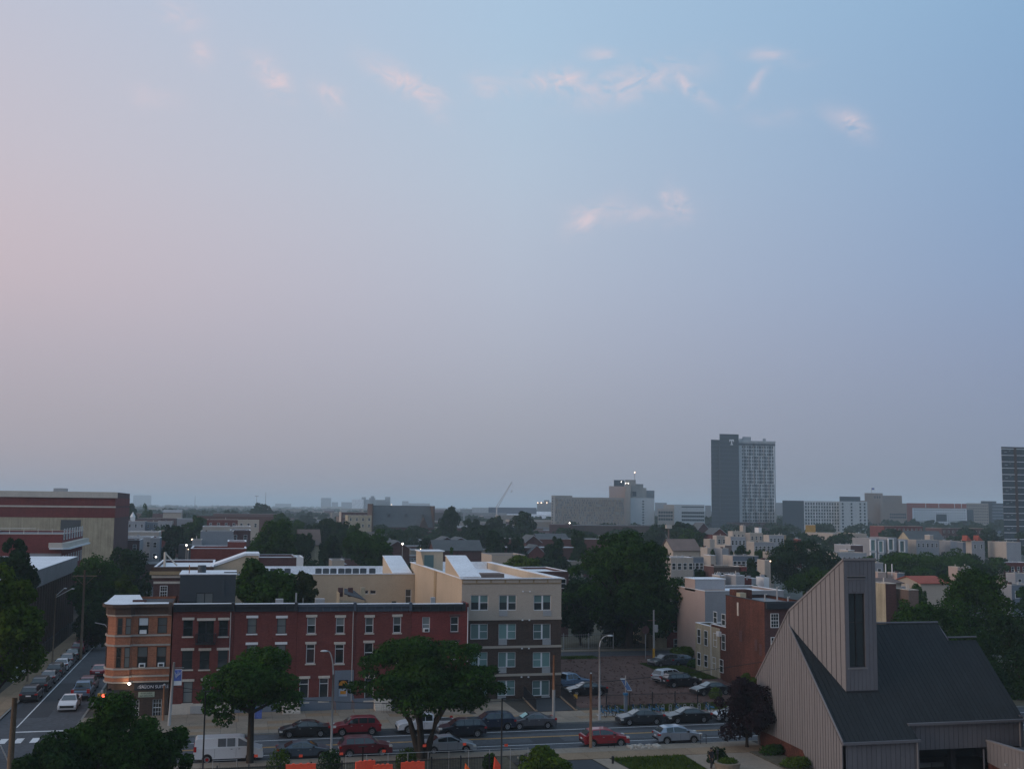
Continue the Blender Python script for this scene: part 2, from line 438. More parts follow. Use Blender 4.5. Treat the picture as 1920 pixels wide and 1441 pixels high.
def citybox(name, walls):
    """far houses: wall colour by house, flat roofs grey or pale"""
    m = bpy.data.materials.new(name); m.use_nodes = True; nt = m.node_tree; b = nt.nodes['Principled BSDF']; L = nt.links.new
    b.inputs['Roughness'].default_value = .9; b.inputs['Specular IOR Level'].default_value = .15
    g = nt.nodes.new('ShaderNodeNewGeometry'); s = nt.nodes.new('ShaderNodeSeparateXYZ'); L(g.outputs['Normal'], s.inputs[0])
    def rp(cols):
        n = nt.nodes.new('ShaderNodeValToRGB'); n.color_ramp.interpolation = 'CONSTANT'; e = n.color_ramp.elements
        while len(e) > 1: e.remove(e[-1])
        e[0].color = (*cols[0], 1)
        for k, c in enumerate(cols[1:]): x = e.new((k + 1) / len(cols)); x.color = (*c, 1)
        L(g.outputs['Random Per Island'], n.inputs[0]); return n.outputs[0]
    a = rp(walls); r = rp([(.16, .165, .17), (.30, .31, .32), (.07, .07, .075), (.22, .22, .225), (.42, .43, .45), (.10, .10, .105), (.19, .185, .18)])
    gt = nt.nodes.new('ShaderNodeMath'); gt.operation = 'GREATER_THAN'; gt.inputs[1].default_value = .5; L(s.outputs[2], gt.inputs[0])
    mx = nt.nodes.new('ShaderNodeMix'); mx.data_type = 'RGBA'; L(gt.outputs[0], mx.inputs[0]); L(a, mx.inputs[6]); L(r, mx.inputs[7]); L(mx.outputs[2], b.inputs['Base Color'])
    return m
M['city_pale'] = citybox('far_pale_houses', [(.26, .24, .21), (.11, .06, .05), (.30, .28, .25), (.2, .2, .21), (.14, .10, .08)])
M['city_brick'] = citybox('far_brick_houses', [(.09, .05, .045), (.12, .06, .05), (.07, .06, .06), (.22, .20, .17), (.10, .045, .04)])
PAINT = {}
def paint(name, rgb, metal=.35, rough=.35):
    if name not in PAINT:
        PAINT[name] = mat('car_paint_' + name, rgb, rough, .5, metal, noise=.03, coat=.7)
    return PAINT[name]
# ------------------------------------------------------------------ walls and windows
class Wall:
    def __init__(s, kind, c):
        s.kind, s.c = kind, c
        s.rz = {'F': 0.0, 'L': -math.pi / 2, 'R': math.pi / 2, 'B': math.pi}[kind]
    def p(s, a, z, d=0.0):
        """point at A along the wall, height Z, D metres out of it"""
        if s.kind == 'F': return Vector((a, s.c - d, z))
        if s.kind == 'B': return Vector((a, s.c + d, z))
        if s.kind == 'L': return Vector((s.c - d, a, z))
        return Vector((s.c + d, a, z))
    def px(s, x, y):
        return PY(x, y, s.c) if s.kind in 'FB' else PX(x, y, s.c)
    def box(s, mb, a0, a1, z0, z1, d0, d1):
        p, q = s.p(a0, z0, d0), s.p(a1, z1, d1)
        return mb.box(min(p.x, q.x), max(p.x, q.x), min(p.y, q.y), max(p.y, q.y), min(z0, z1), max(z0, z1))
    def face(s, mb, a0, a1, z0, z1, holes=(), rev=.22):
        xs = sorted(set([a0, a1] + [v for h in holes for v in (h[0], h[1]) if a0 < v < a1]))
        zs = sorted(set([z0, z1] + [v for h in holes for v in (h[2], h[3]) if z0 < v < z1]))
        for i in range(len(xs) - 1):
            for j in range(len(zs) - 1):
                cx, cz = (xs[i] + xs[i + 1]) / 2, (zs[j] + zs[j + 1]) / 2
                if any(h[0] < cx < h[1] and h[2] < cz < h[3] for h in holes): continue
                mb.quad(s.p(xs[i], zs[j]), s.p(xs[i + 1], zs[j]), s.p(xs[i + 1], zs[j + 1]), s.p(xs[i], zs[j + 1]))
        for h in holes:
            A, B, Z0, Z1 = h[:4]
            mb.quad(s.p(A, Z0), s.p(A, Z1), s.p(A, Z1, -rev), s.p(A, Z0, -rev))
            mb.quad(s.p(B, Z0), s.p(B, Z1), s.p(B, Z1, -rev), s.p(B, Z0, -rev))
            mb.quad(s.p(A, Z0), s.p(B, Z0), s.p(B, Z0, -rev), s.p(A, Z0, -rev))
            mb.quad(s.p(A, Z1), s.p(B, Z1), s.p(B, Z1, -rev), s.p(A, Z1, -rev))
        return mb
WM = {}
def wmesh(key, fn, m):
    key = (key, m.name)
    if key not in WM: WM[key] = fn().mesh(key[0][0] if isinstance(key[0], tuple) else key[0], m)
    return WM[key]
def q2(v): return round(v * 20) / 20
def frame_mb(w, h, style, fw=.07):
    b = MB(); t = .06
    b.box(-w / 2, -w / 2 + fw, 0, t, 0, h).box(w / 2 - fw, w / 2, 0, t, 0, h)
    b.box(-w / 2 + fw, w / 2 - fw, 0, t, 0, fw).box(-w / 2 + fw, w / 2 - fw, 0, t, h - fw, h)
    i = w / 2 - fw
    if 'h' in style: b.box(-i, i, .004, t - .004, h / 2 - .035, h / 2 + .035)
    if 't' in style: b.box(-i, i, .004, t - .004, h * .76 - .035, h * .76 + .035)
    if '6' in style:
        for k in (1, 2): x = -i + 2 * i * k / 3; b.box(x - .015, x + .015, .02, t - .01, fw, h - fw)
        for k in (1, 3): b.box(-i, i, .018, t - .012, h * k / 4 - .015, h * k / 4 + .015)
    if 'v' in style: b.box(-.05, .05, .004, t - .004, fw, h - fw)
    if 'p' in style:
        b.box(-.09, .09, -.005, t + .005, fw, h - fw); b.box(.09, i, .004, t - .004, h / 2 - .03, h / 2 + .03)
    if 'q' in style:
        b.box(-.09, .09, -.005, t + .005, fw, h - fw); b.box(-i, -.09, .004, t - .004, h / 2 - .03, h / 2 + .03)
    return b
def window(W, parent, a, z, w, h, style='h', fm='white', pm='glass', sill=None, lintel=None, depth=.12, ac=False, top=None, ptac=None):
    """A = centre along the wall, Z = bottom; proud windows use a negative depth"""
    w, h = q2(w), q2(h)
    o = inst('window', wmesh(('window', w, h, style), lambda: frame_mb(w, h, style), M[fm]), parent, W.p(a, z, -depth), W.rz)
    inst('pane', wmesh(('pane', w, h), lambda: MB().box(-w / 2 + .05, w / 2 - .05, .03, .05, .05, h - .05), M[pm]), o, (0, 0, 0), local=True)
    if top: inst('roller_blind', wmesh(('roller_blind', w, h), lambda: MB().box(-w / 2 + .07, w / 2 - .07, .026, .029, h * .52, h - .07), M[top]), o, (0, 0, 0), local=True)
    if sill: inst('sill', wmesh(('sill', w, depth), lambda: MB().box(-w / 2 - .1, w / 2 + .1, -depth - .08, .0, -.14, -.003), M[sill]), o, (0, 0, 0), local=True)
    if lintel: inst('lintel', wmesh(('lintel', w, h, depth), lambda: MB().box(-w / 2 - .13, w / 2 + .13, -depth - .07, -.0, h + .003, h + .26), M[lintel]), o, (0, 0, 0), local=True)
    if ac:
        c = inst('air_conditioner', wmesh(('air_conditioner', 0), lambda: MB().box(-.31, .31, -.42, -.002, .02, .42), M['white']), o, (0, 0, 0), local=True)
        inst('grille', wmesh(('grille', 0), lambda: MB().box(-.2, .2, -.44, -.425, .08, .34), M['black']), o, (0, 0, 0), local=True)
    if ptac:
        s = -1 if ptac == 'L' else 1
        inst('vent_panel', wmesh(('vent_panel', w, s), lambda: MB().box(min(s * .05, s * w / 2), max(s * .05, s * w / 2), -depth - .05, -depth + .1, -.62, -.02), M['steel']), o, (0, 0, 0), local=True)
    return o

def flat_roof(t, x0, x1, y0, y1, z, rm, cm=None, par=.35, w=.25, name='roof'):
    MB().box(x0 + .02, x1 - .02, y0 + .02, y1 - .02, z - par - .25, z - par).build(name, M[rm], t)
    if cm:
        b = MB(); b.box(x0 - .03, x1 + .03, y0 - .03, y0 + w, z, z + .08).box(x0 - .03, x1 + .03, y1 - w, y1 + .03, z, z + .08)
        b.box(x0 - .03, x0 + w, y0 + w + .001, y1 - w - .001, z, z + .08).box(x1 - w, x1 + .03, y0 + w + .001, y1 - w - .001, z, z + .08)
        b.build('coping', M[cm], t)

def block(name, cat, label, px0, px1, pyt, Y, depth, wall, side=None, roof='roofgrey', coping='offwhite', rows=0, cols=0, ww=.95, wh=1.6, fm='white', pm='glass',
          rowstep=3.1, firsttop=1.2, group=None, zt=None, lw=0, z0=0, par=.35, style='h', hatch=None, fit=0):
    """a flat-roofed building whose front stands on the line Y, seen between two bearings"""
    X0, z = PY(px0, pyt, Y); X1 = PY(px1, pyt, Y)[0]
    z = PY((px0 + px1) / 2, pyt, Y)[1]
    if zt is not None: z = zt
    if fit and px0 > 700:                   # the left face is in view: give it its share of the bearing
        w_ = px1 - px0; X0 = PY(px0 + fit * w_, pyt, Y)[0]; depth = min(26, max(3.5, Y * fit * w_ / (px0 + fit * w_ - 440 - fit * w_)))
    t = thing(name, label, cat, ((X0 + X1) / 2, Y + depth / 2, z0), 0, group)
    b = MB(); n = 0
    W = Wall('F', Y)
    b.quad((X0, Y, z0), (X1, Y, z0), (X1, Y, z), (X0, Y, z)); b.quad((X1, Y + depth, z0), (X0, Y + depth, z0), (X0, Y + depth, z), (X1, Y + depth, z))
    # inner faces of the parapet
    e = .22
    b.quad((X0 + e, Y + e, z - par), (X1 - e, Y + e, z - par), (X1 - e, Y + e, z), (X0 + e, Y + e, z)); b.quad((X0 + e, Y + depth - e, z - par), (X1 - e, Y + depth - e, z - par), (X1 - e, Y + depth - e, z), (X0 + e, Y + depth - e, z))
    s = MB()
    s.quad((X0, Y + depth, z0), (X0, Y, z0), (X0, Y, z), (X0, Y + depth, z)); s.quad((X1, Y, z0), (X1, Y + depth, z0), (X1, Y + depth, z), (X1, Y, z))
    s.quad((X0 + e, Y + e, z - par), (X0 + e, Y + depth - e, z - par), (X0 + e, Y + depth - e, z), (X0 + e, Y + e, z)); s.quad((X1 - e, Y + e, z - par), (X1 - e, Y + depth - e, z - par), (X1 - e, Y + depth - e, z), (X1 - e, Y + e, z))
    sm_ = side or wall
    for k, nm, mm in ((0, 'wall', wall), (1, 'back_wall', wall)): q = MB(); q.quad(*b.v[4 * k:4 * k + 4]); q.build(nm, M[mm], t)
    for k in (0, 1): q = MB(); q.quad(*s.v[4 * k:4 * k + 4]); q.build('side_wall', M[sm_], t)
    q = MB()
    for vv in (b.v[8:], s.v[8:]):
        for k in range(0, len(vv), 4): q.quad(*vv[k:k + 4])
    q.build('parapet', M[wall], t)
    flat_roof(t, X0, X1, Y, Y + depth, z, roof, coping, par)
    for r in range(rows):
        zz = z - firsttop - wh - r * rowstep
        if zz < z0 + .3: break
        for c in range(cols):
            a = X0 + (X1 - X0) * (c + .5) / cols
            window(W, t, a, zz, ww, wh, style, fm, pm, depth=-.07)
        if lw:
            WS = Wall('L', X0) if X0 > 8 else Wall('R', X1)
            for c in range(lw): window(WS, t, Y + depth * (c + .5) / lw, zz, ww, wh, style, fm, pm, depth=-.07)
    if fit:
        r_ = random.Random(int(px0 * 7 + pyt)); n_ = 1 + r_.randrange(3)
        for k in range(n_):
            vx, vy = X0 + .6 + (X1 - X0 - 1.4) * r_.random(), Y + .8 + (depth - 1.8) * r_.random()
            if r_.random() < .5: MB().tube([(vx, vy, z - par - .1), (vx, vy, z + .3 + .7 * r_.random())], .09, 6).build('vent_pipe', M['offwhite'], t)
            else: s_ = r_.uniform(.3, .7); MB().box(vx - s_ * .6, vx + s_ * .6, vy - s_ * .5, vy + s_ * .5, z - par - .1, z + s_ * .8).build(r_.choice(['chimney', 'roof_unit']), M[r_.choice(['brick_dark', 'steel', 'greywall'])], t)
    if hatch:
        hx = X0 + (X1 - X0) * hatch; MB().box(hx, hx + min(2.6, (X1 - X0) * .4), Y + depth * .45, Y + depth * .45 + 3.2, z - par, z + 2.2).build('stair_hatch', M['cream'], t)
    return t, X0, X1, z

# ------------------------------------------------------------------ trees
def leaf_cloud(name, rng, clumps, n, leaf, m, flat=0.0):
    cl = np.array(clumps, float)
    wgt = (cl[:, 3] * cl[:, 4]) ** 1.0; wgt /= wgt.sum()
    k = rng.choice(len(cl), n, p=wgt)
    d = rng.normal(size=(n, 3)); d /= np.linalg.norm(d, axis=1)[:, None]
    d[:, 2] = np.where((d[:, 2] < -.45) & (rng.random(n) < .4), -d[:, 2], d[:, 2])
    r = .62 + .42 * rng.random(n) ** .7
    r *= 1 + .20 * np.sin(d[:, 0] * 7 + k) * np.cos(d[:, 1] * 6 + 2 * k) * np.sin(d[:, 2] * 6 + 3 * k)
    pos = cl[k, :3] + d * cl[k, 3:6] * r[:, None]
    nrm = d * .8 + rng.normal(size=(n, 3)) * .55; nrm[:, 2] += .35; nrm /= np.linalg.norm(nrm, axis=1)[:, None]
    a = rng.normal(size=(n, 3)); u = np.cross(nrm, a); u /= np.linalg.norm(u, axis=1)[:, None]; v = np.cross(nrm, u)
    s = leaf * (.6 + .8 * rng.random(n)); L = (s * .5)[:, None]; Wd = (s * .34)[:, None]
    q = np.stack([pos - u * L, pos + v * Wd - u * L * .1, pos + u * L, pos - v * Wd - u * L * .1], 1).reshape(-1, 3)
    me = bpy.data.meshes.new(name)
    me.vertices.add(4 * n); me.loops.add(4 * n); me.polygons.add(n)
    me.vertices.foreach_set('co', q.astype(np.float32).ravel())
    me.loops.foreach_set('vertex_index', np.arange(4 * n, dtype=np.int32))
    me.polygons.foreach_set('loop_start', np.arange(0, 4 * n, 4, dtype=np.int32))
    me.polygons.foreach_set('loop_total', np.full(n, 4, np.int32))
    me.materials.append(m); me.update()
    return me
def crown_clumps(rng, n, lump=.3, squash=1.0):
    out = []
    for i in range(n):
        d = rng.normal(size=3); d /= np.linalg.norm(d)
        if d[2] < -.8: d[2] *= -1
        rr = .30 + .50 * rng.random() ** .6
        s = lump * (.75 + .5 * rng.random())
        if rng.random() < .33: rr = .74 + .22 * rng.random(); s *= .55
        out.append((d[0] * rr, d[1] * rr, d[2] * rr, s, s, s * .85))
    out.append((0, 0, 0, .5, .5, .5))
    return out
def trunk_mb(h, r, limbs, seed, fork=.45, base=(0, 0, 0)):
    rnd = random.Random(seed); b = MB()
    bx, by, bz = base
    top = Vector((rnd.uniform(-.03, .03) * h, rnd.uniform(-.03, .03) * h, h * fork))
    B = Vector(base)
    b.tube([B + Vector((0, 0, -.1)), B + Vector((0, 0, .25)), B + top * .5, B + top], [r * 1.35, r * 1.02, r * .9, r * .78], 9)
    for (x, y, z, s) in limbs:
        e = B + Vector((x, y, z)); st = B + top * .92; mid = st.lerp(e, .45) + Vector((0, 0, (e.z - st.z) * .12))
        b.tube([st, mid, e], [r * .62 * s, r * .36 * s, r * .1 * s], 6)
    return b
def tree(label, pxl, pxr, pyt, pyb, Y, m='mid', n=9000, leaf=.34, seed=1, clumps=26, lump=.3, group=None, name='tree', cat='tree', trunk_r=None, base_px=None, zb=None, tall=False, dep=1.0, multi=0):
    """a tree whose crown fills the given bearings at distance Y; trunk down to the ground"""
    rng = np.random.default_rng(seed)
    xl, zt = PY(pxl, pyt, Y); xr, _ = PY(pxr, pyt, Y); zt = PY((pxl + pxr) / 2, pyt, Y)[1]
    zb_ = PY((pxl + pxr) / 2, pyb, Y)[1]
    if zb is not None: zb_ = zb
    W, H = (xr - xl) / 2, (zt - zb_) / 2
    cx, cz = (xl + xr) / 2, (zt + zb_) / 2
    tx = cx if base_px is None else PY(base_px, pyt, Y)[0]
    t = thing(name, label, cat, (tx, Y, 0), 0, group)
    r = trunk_r or max(.12, W * .05)
    cls = [(c[0] * W, c[1] * W * dep, c[2] * H, c[3] * W * 1.1, c[4] * W * 1.1 * dep, c[5] * H * 1.15 if tall else c[5] * (.5 * H + .5 * min(H, W)) * 1.15) for c in crown_clumps(rng, clumps, lump)]
    me = leaf_cloud('crown', rng, cls, n, leaf, LEAF[m])
    inst('crown', me, t, (cx, Y, cz))
    lim = [(c[0] + cx - tx, c[1], c[2] * .9 + cz, 1.0) for c in cls[:6]]
    if multi:
        b = MB(); rnd = random.Random(seed)
        for i in range(multi):
            a = 2 * math.pi * i / multi + .4; c = cls[i % len(cls)]
            s = Vector((tx + .22 * math.cos(a), Y + .2 * math.sin(a), -.1)); e = Vector((cx + W * .62 * math.cos(a), Y + W * .5 * math.sin(a), cz + H * .15))
            mid = s.lerp(e, .4) + Vector((-(e.x - s.x) * .16, 0, .3))
            b.tube([s, s.lerp(mid, .5) , mid, e], [r, r * .8, r * .62, r * .2], 8)
            for k in range(3):
                f = mid.lerp(e, .25 + .25 * k); g2 = f + Vector((rnd.uniform(-1, 1) * W * .3, rnd.uniform(-1, 1) * W * .3, H * .45))
                b.tube([f, g2], [r * .35, r * .1], 5)
        b.build('trunk', M['bark'], t, smooth=True)
    else:
        trunk_mb(cz, r, lim, seed, fork=max(.3, min(.8, (zb_ + (cz - zb_) * .45) / max(cz, .1))), base=(tx, Y, 0)).build('trunk', M['bark'], t, smooth=True)
    return t
FARC = {}
def fartree(label, pxl, pxr, pyt, Y, m='dark', v=0, group=None, H=None, name='tree'):
    """a smaller, farther tree: crown from six shared meshes"""
    key = (v % 6, m)
    if key not in FARC:
        rng = np.random.default_rng(100 + v % 6)
        FARC[key] = leaf_cloud('crown', rng, crown_clumps(rng, 22, .3), 3600, .145, LEAF[m])
        tb = trunk_mb(1.0, .04, [(.3, .1, 1.2, 1), (-.3, -.1, 1.25, 1), (.05, .3, 1.35, 1)], 7, .6)
        FARC['trunk'] = tb.mesh('trunk', M['bark'])
    xl, zt = PY(pxl, pyt, Y); xr = PY(pxr, pyt, Y)[0]; zt = PY((pxl + pxr) / 2, pyt, Y)[1]
    W = (xr - xl) / 2; zt = max(zt, 4)
    Hh = (zt - (H if H is not None else zt * .18)) / 2; cz = zt - Hh
    t = thing(name, label, 'tree', ((xl + xr) / 2, Y, 0), 0, group)
    inst('crown', FARC[key], t, ((xl + xr) / 2, Y, cz), rz=v * 1.3, scale=(W * 1.0, W * .9, Hh * 1.0))
    inst('trunk', FARC['trunk'], t, ((xl + xr) / 2, Y, 0), scale=(W * .5, W * .5, cz * .8))
    return t

# ------------------------------------------------------------------ vehicles (local frame: +X forward, centred)
CARS = {
    'sedan': dict(L=4.75, w=.91, zb=.24, low=[(0, .45), (0, .80), (.06, .98), (.75, 1.03), (1.1, .98), (3.1, .98), (3.45, 1.0), (4.25, .86), (4.62, .72), (4.75, .55), (4.75, .35)],
                  cab=[(.62, .98), (1.45, 1.40), (2.0, 1.47), (2.6, 1.45), (3.55, .98)], ws=[(1.32, 2.12), (2.18, 3.05)], tp=.24, wr=.33, ax=(.92, 3.80)),
    'suv': dict(L=4.6, w=.93, zb=.30, low=[(0, .5), (0, .9), (.05, 1.08), (.4, 1.12), (3.05, 1.10), (3.4, 1.12), (4.15, 1.0), (4.5, .86), (4.6, .65), (4.6, .4)],
                cab=[(.08, 1.08), (.48, 1.58), (.85, 1.68), (2.45, 1.68), (2.75, 1.62), (3.5, 1.08)], ws=[(.62, 1.25), (1.32, 2.1), (2.17, 2.95)], tp=.2, wr=.36, ax=(.88, 3.68)),
    'crossover': dict(L=4.35, w=.89, zb=.28, low=[(0, .5), (0, .85), (.08, 1.05), (.5, 1.1), (2.9, 1.04), (3.2, 1.05), (3.95, .93), (4.25, .8), (4.35, .6), (4.35, .4)],
                      cab=[(.15, 1.04), (.62, 1.48), (1.0, 1.58), (2.2, 1.60), (2.6, 1.52), (3.35, 1.03)], ws=[(.85, 1.5), (1.57, 2.8)], tp=.22, wr=.35, ax=(.82, 3.48)),
    'van': dict(L=5.7, w=1.0, zb=.38, low=[(0, .5), (0, 1.1), (.03, 1.32), (4.5, 1.32), (4.8, 1.34), (5.4, 1.12), (5.62, .98), (5.7, .7), (5.7, .45)],
                cab=[(.03, 1.30), (.10, 1.95), (.25, 2.08), (3.75, 2.10), (4.05, 2.04), (4.85, 1.30)], ws=[(1.95, 2.6), (2.7, 3.35), (3.6, 4.45)], tp=.12, wr=.37, ax=(1.1, 4.65)),
    'pickup': dict(L=5.6, w=.96, zb=.38, low=[(0, .55), (0, 1.02), (.04, 1.1), (1.9, 1.1), (1.95, 1.12), (3.75, 1.12), (4.0, 1.14), (5.1, 1.03), (5.5, .88), (5.6, .7), (5.6, .42)],
                   cab=[(1.95, 1.10), (2.15, 1.72), (2.4, 1.80), (3.3, 1.80), (3.5, 1.74), (4.15, 1.10)], ws=[(2.25, 2.9), (2.97, 3.7)], tp=.2, wr=.39, ax=(1.05, 4.55)),
}
def car_proto(kind, pm, label, cat, loc, rz, group):
    d = CARS[kind]; L, w, zb = d['L'], d['w'], d['zb']; ox = L / 2; wr = d['wr']
    t = thing(kind if kind != 'crossover' else 'crossover_car', label, cat, loc, rz, group)
    WL[t.name] = Vector((0, 0, 0))
    bm = bmesh.new()
    top = d['low']; bot = []
    for ax in (d['ax'][1], d['ax'][0]):
        R = wr * 1.16
        for k in range(0, 9):
            a = math.pi * k / 8; zc = wr + .02
            x, z = ax + R * math.cos(a), zc + R * math.sin(a)
            bot.append((x, max(z, zb)))
    out = [(L - .05, zb)] + bot + [(.06, zb + .05)]
    pts = top + out
    vl = [bm.verts.new((x - ox, w, z)) for x, z in pts]; vr = [bm.verts.new((x - ox, -w, z)) for x, z in pts]
    bm.faces.new(vl); bm.faces.new(vr[::-1]); n = len(pts)
    for i in range(n): bm.faces.new((vl[(i + 1) % n], vl[i], vr[i], vr[(i + 1) % n]))
    bm.edges.ensure_lookup_table()
    sel = []
    tl = set(vl[:len(top)]); tr_ = set(vr[:len(top)])
    for e in bm.edges:
        a, b = e.verts
        if (a in tl and b in tl) or (a in tr_ and b in tr_): sel.append(e)
    bmesh.ops.bevel(bm, geom=sel, offset=.085, segments=3, profile=.6, affect='EDGES')
    # cabin
    cab = d['cab']; zB, zT = cab[0][1], max(z for _, z in cab)
    def yh(z): return (w - .07) - d['tp'] * max(0, (z - zB)) / (zT - zB)
    cl = [bm.verts.new((x - ox, yh(z), z - .01)) for x, z in cab]; cr = [bm.verts.new((x - ox, -yh(z), z - .01)) for x, z in cab]
    bm.faces.new(cl); bm.faces.new(cr[::-1]); m = len(cab); ce = []
    for i in range(m - 1): bm.faces.new((cl[i + 1], cl[i], cr[i], cr[i + 1]))
    bm.edges.ensure_lookup_table(); cs = set(cl[1:-1]); cs2 = set(cr[1:-1])
    ce = [e for e in bm.edges if (e.verts[0] in cs and e.verts[1] in cs) or (e.verts[0] in cs2 and e.verts[1] in cs2)]
    bmesh.ops.bevel(bm, geom=ce, offset=.05, segments=2, profile=.6, affect='EDGES')
    bmesh.ops.recalc_face_normals(bm, faces=bm.faces)
    me = bpy.data.meshes.new('body'); bm.to_mesh(me); bm.free(); me.materials.append(pm)
    inst('body', me, t, (0, 0, 0), local=True)
    # dark underside
    MB().box(.35 - ox, L - .35 - ox, -w + .1, w - .1, zb - .06, zb + .12).build('underbody', M['trim'], t, local=True)
    def topz(x):
        for (xa, za), (xb, zb_) in zip(cab, cab[1:]):
            if xa <= x <= xb: return za + (zb_ - za) * (x - xa) / (xb - xa)
        return zB
    for (a, b) in d['ws']:
        for s in (1, -1):
            zl = zB + .06; ins = .08
            def P(x, z, s=s): return Vector((x - ox, s * (yh(z) + .012), z))
            ta, tb_ = max(topz(a) - ins, zl + .02), max(topz(b) - ins, zl + .02)
            ptsw = [P(a, zl), P(b, zl)]
            if tb_ < ta - .12 and kind != 'van': ptsw += [P(b, tb_), P(a + (b - a) * .35, min(ta, zT - ins)), P(a, ta)]
            else: ptsw += [P(b, tb_), P(a, ta)]
            MB().prism(ptsw, (0, s * .006, 0)).build('window', M['carglass'], t, local=True)
    def slant(i0, i1, nm):
        (xa, za), (xb, zb_) = cab[i0], cab[i1]
        lo, hi = ((xa, za), (xb, zb_)) if za < zb_ else ((xb, zb_), (xa, za))
        pa = (lo[0] + (hi[0] - lo[0]) * .10, lo[1] + (hi[1] - lo[1]) * .10); pb = (lo[0] + (hi[0] - lo[0]) * .90, lo[1] + (hi[1] - lo[1]) * .90)
        dx = (.016 if lo[0] > hi[0] else -.016)
        q = [(pa[0] - ox + dx, -yh(pa[1]) + .08, pa[1] + .012), (pa[0] - ox + dx, yh(pa[1]) - .08, pa[1] + .012), (pb[0] - ox + dx, yh(pb[1]) - .07, pb[1] + .012), (pb[0] - ox + dx, -yh(pb[1]) + .07, pb[1] + .012)]
        MB().prism(q, (dx * .5, 0, .006)).build(nm, M['carglass'], t, local=True)
    slant(len(cab) - 2, len(cab) - 1, 'windshield'); slant(0, 1, 'rear_window')
    zh = [z for x, z in top if x > L - .5][0] - .06
    for s in (1, -1):
        MB().box(L - .33 - ox, L - .05 - ox, s * w - s * .36 if s > 0 else -w - .008, w + .008 if s > 0 else -w + .36, zh - .13, zh + .02).build('headlight', M['headlamp'], t, local=True)
        zt_ = {'van': 1.0, 'pickup': .82}.get(kind, .82); hh = .42 if kind in ('van', 'pickup') else .17
        MB().box(-.012 - ox, .22 - ox, w - .30 if s > 0 else -w - .010, w + .010 if s > 0 else -w + .30, zt_, zt_ + hh).build('tail_light', M['tail'], t, local=True)
        xm = cab[-1][0] - .45
        MB().box(xm - ox - .08, xm - ox + .08, min(s * (w - .02), s * (w + .17)), max(s * (w - .02), s * (w + .17)), zB + .02, zB + .17).build('mirror', M['trim'], t, local=True)
        for hx in ([1.75, 2.75] if kind != 'van' else [3.0, 3.62]):
            MB().box(hx - ox, hx + .16 - ox, min(s * (w - .01), s * (w + .022)), max(s * (w - .01), s * (w + .022)), zB - .16, zB - .12).build('door_handle', M['trim'] if kind == 'van' else M['steel'], t, local=True)
        seam = MB()
        for hx in ([1.28, 2.15, 3.05] if kind != 'van' else [1.7, 3.45, 4.5]):
            y0, y1 = sorted((s * (w - .003), s * (w + .003)))
            seam.box(hx - ox - .008, hx - ox + .008, y0, y1, zb + .12, zB - .08)
        seam.build('door_seam', M['trim'], t, local=True)
    MB().box(-.02 - ox, .05 - ox, -w + .12, w - .12, .42, .58).build('rear_bumper', M['trim'], t, local=True)
    MB().box(L - .05 - ox, L + .02 - ox, -w + .22, w - .22, .42, .66).build('grille', M['trim'], t, local=True)
    MB().box(-.026 - ox, -.012 - ox, -.26, .26, .68, .82).build('licence_plate', M['white'], t, local=True)
    if kind == 'pickup': MB().box(.15 - ox, 1.85 - ox, -w + .14, w - .14, 1.085, 1.115).build('cargo_bed', M['trim'], t, local=True)
    # wheels
    tw = .22
    def wheel():
        b = MB(); sg = 20
        prof = [(-tw / 2, wr * .62), (-tw / 2, wr * .94), (-tw / 2 + .03, wr), (tw / 2 - .03, wr), (tw / 2, wr * .94), (tw / 2, wr * .62)]
        for y, r in prof:
            for k in range(sg): b.v.append((r * math.cos(2 * math.pi * k / sg), y, r * math.sin(2 * math.pi * k / sg)))
        for i in range(len(prof) - 1):
            for k in range(sg): b.f.append((i * sg + k, i * sg + (k + 1) % sg, (i + 1) * sg + (k + 1) % sg, (i + 1) * sg + k))
        return b
    wm = wheel().mesh('wheel', M['rubber'], True)
    rb = MB(); rr = wr * .63
    for s in (1, -1):
        y = s * (tw / 2 - .03)
        rb.poly([(rr * .22 * math.cos(2 * math.pi * k / 12), y + s * .015, rr * .22 * math.sin(2 * math.pi * k / 12)) for k in range(12)])
        for k in range(10):
            a = 2 * math.pi * k / 10
            c1, s1 = math.cos(a - .14), math.sin(a - .14); c2, s2 = math.cos(a + .14), math.sin(a + .14)
            rb.quad((rr * .2 * c1, y + s * .012, rr * .2 * s1), (rr * c1, y, rr * s1), (rr * c2, y, rr * s2), (rr * .2 * c2, y + s * .012, rr * .2 * s2))
        for k in range(20):
            a, b2 = 2 * math.pi * k / 20, 2 * math.pi * (k + 1) / 20
            rb.quad((rr * .86 * math.cos(a), y + s * .004, rr * .86 * math.sin(a)), (rr * math.cos(a), y + s * .008, rr * math.sin(a)), (rr * math.cos(b2), y + s * .008, rr * math.sin(b2)), (rr * .86 * math.cos(b2), y + s * .004, rr * .86 * math.sin(b2)))
    rm = rb.mesh('rim', M['rim'])
    db = MB(); db.poly([(rr * math.cos(2 * math.pi * k / 16), 0, rr * math.sin(2 * math.pi * k / 16)) for k in range(16)]); dm = db.mesh('brake_disc', M['trim'])
    for ax in d['ax']:
        for s in (1, -1):
            o = inst('wheel', wm, t, (ax - ox, s * (w - tw / 2 + .005), wr), local=True)
            inst('rim', rm, o, (0, 0, 0), local=True); inst('brake_disc', dm, o, (0, s * .04, 0), local=True)
    return t
PROTO = {}
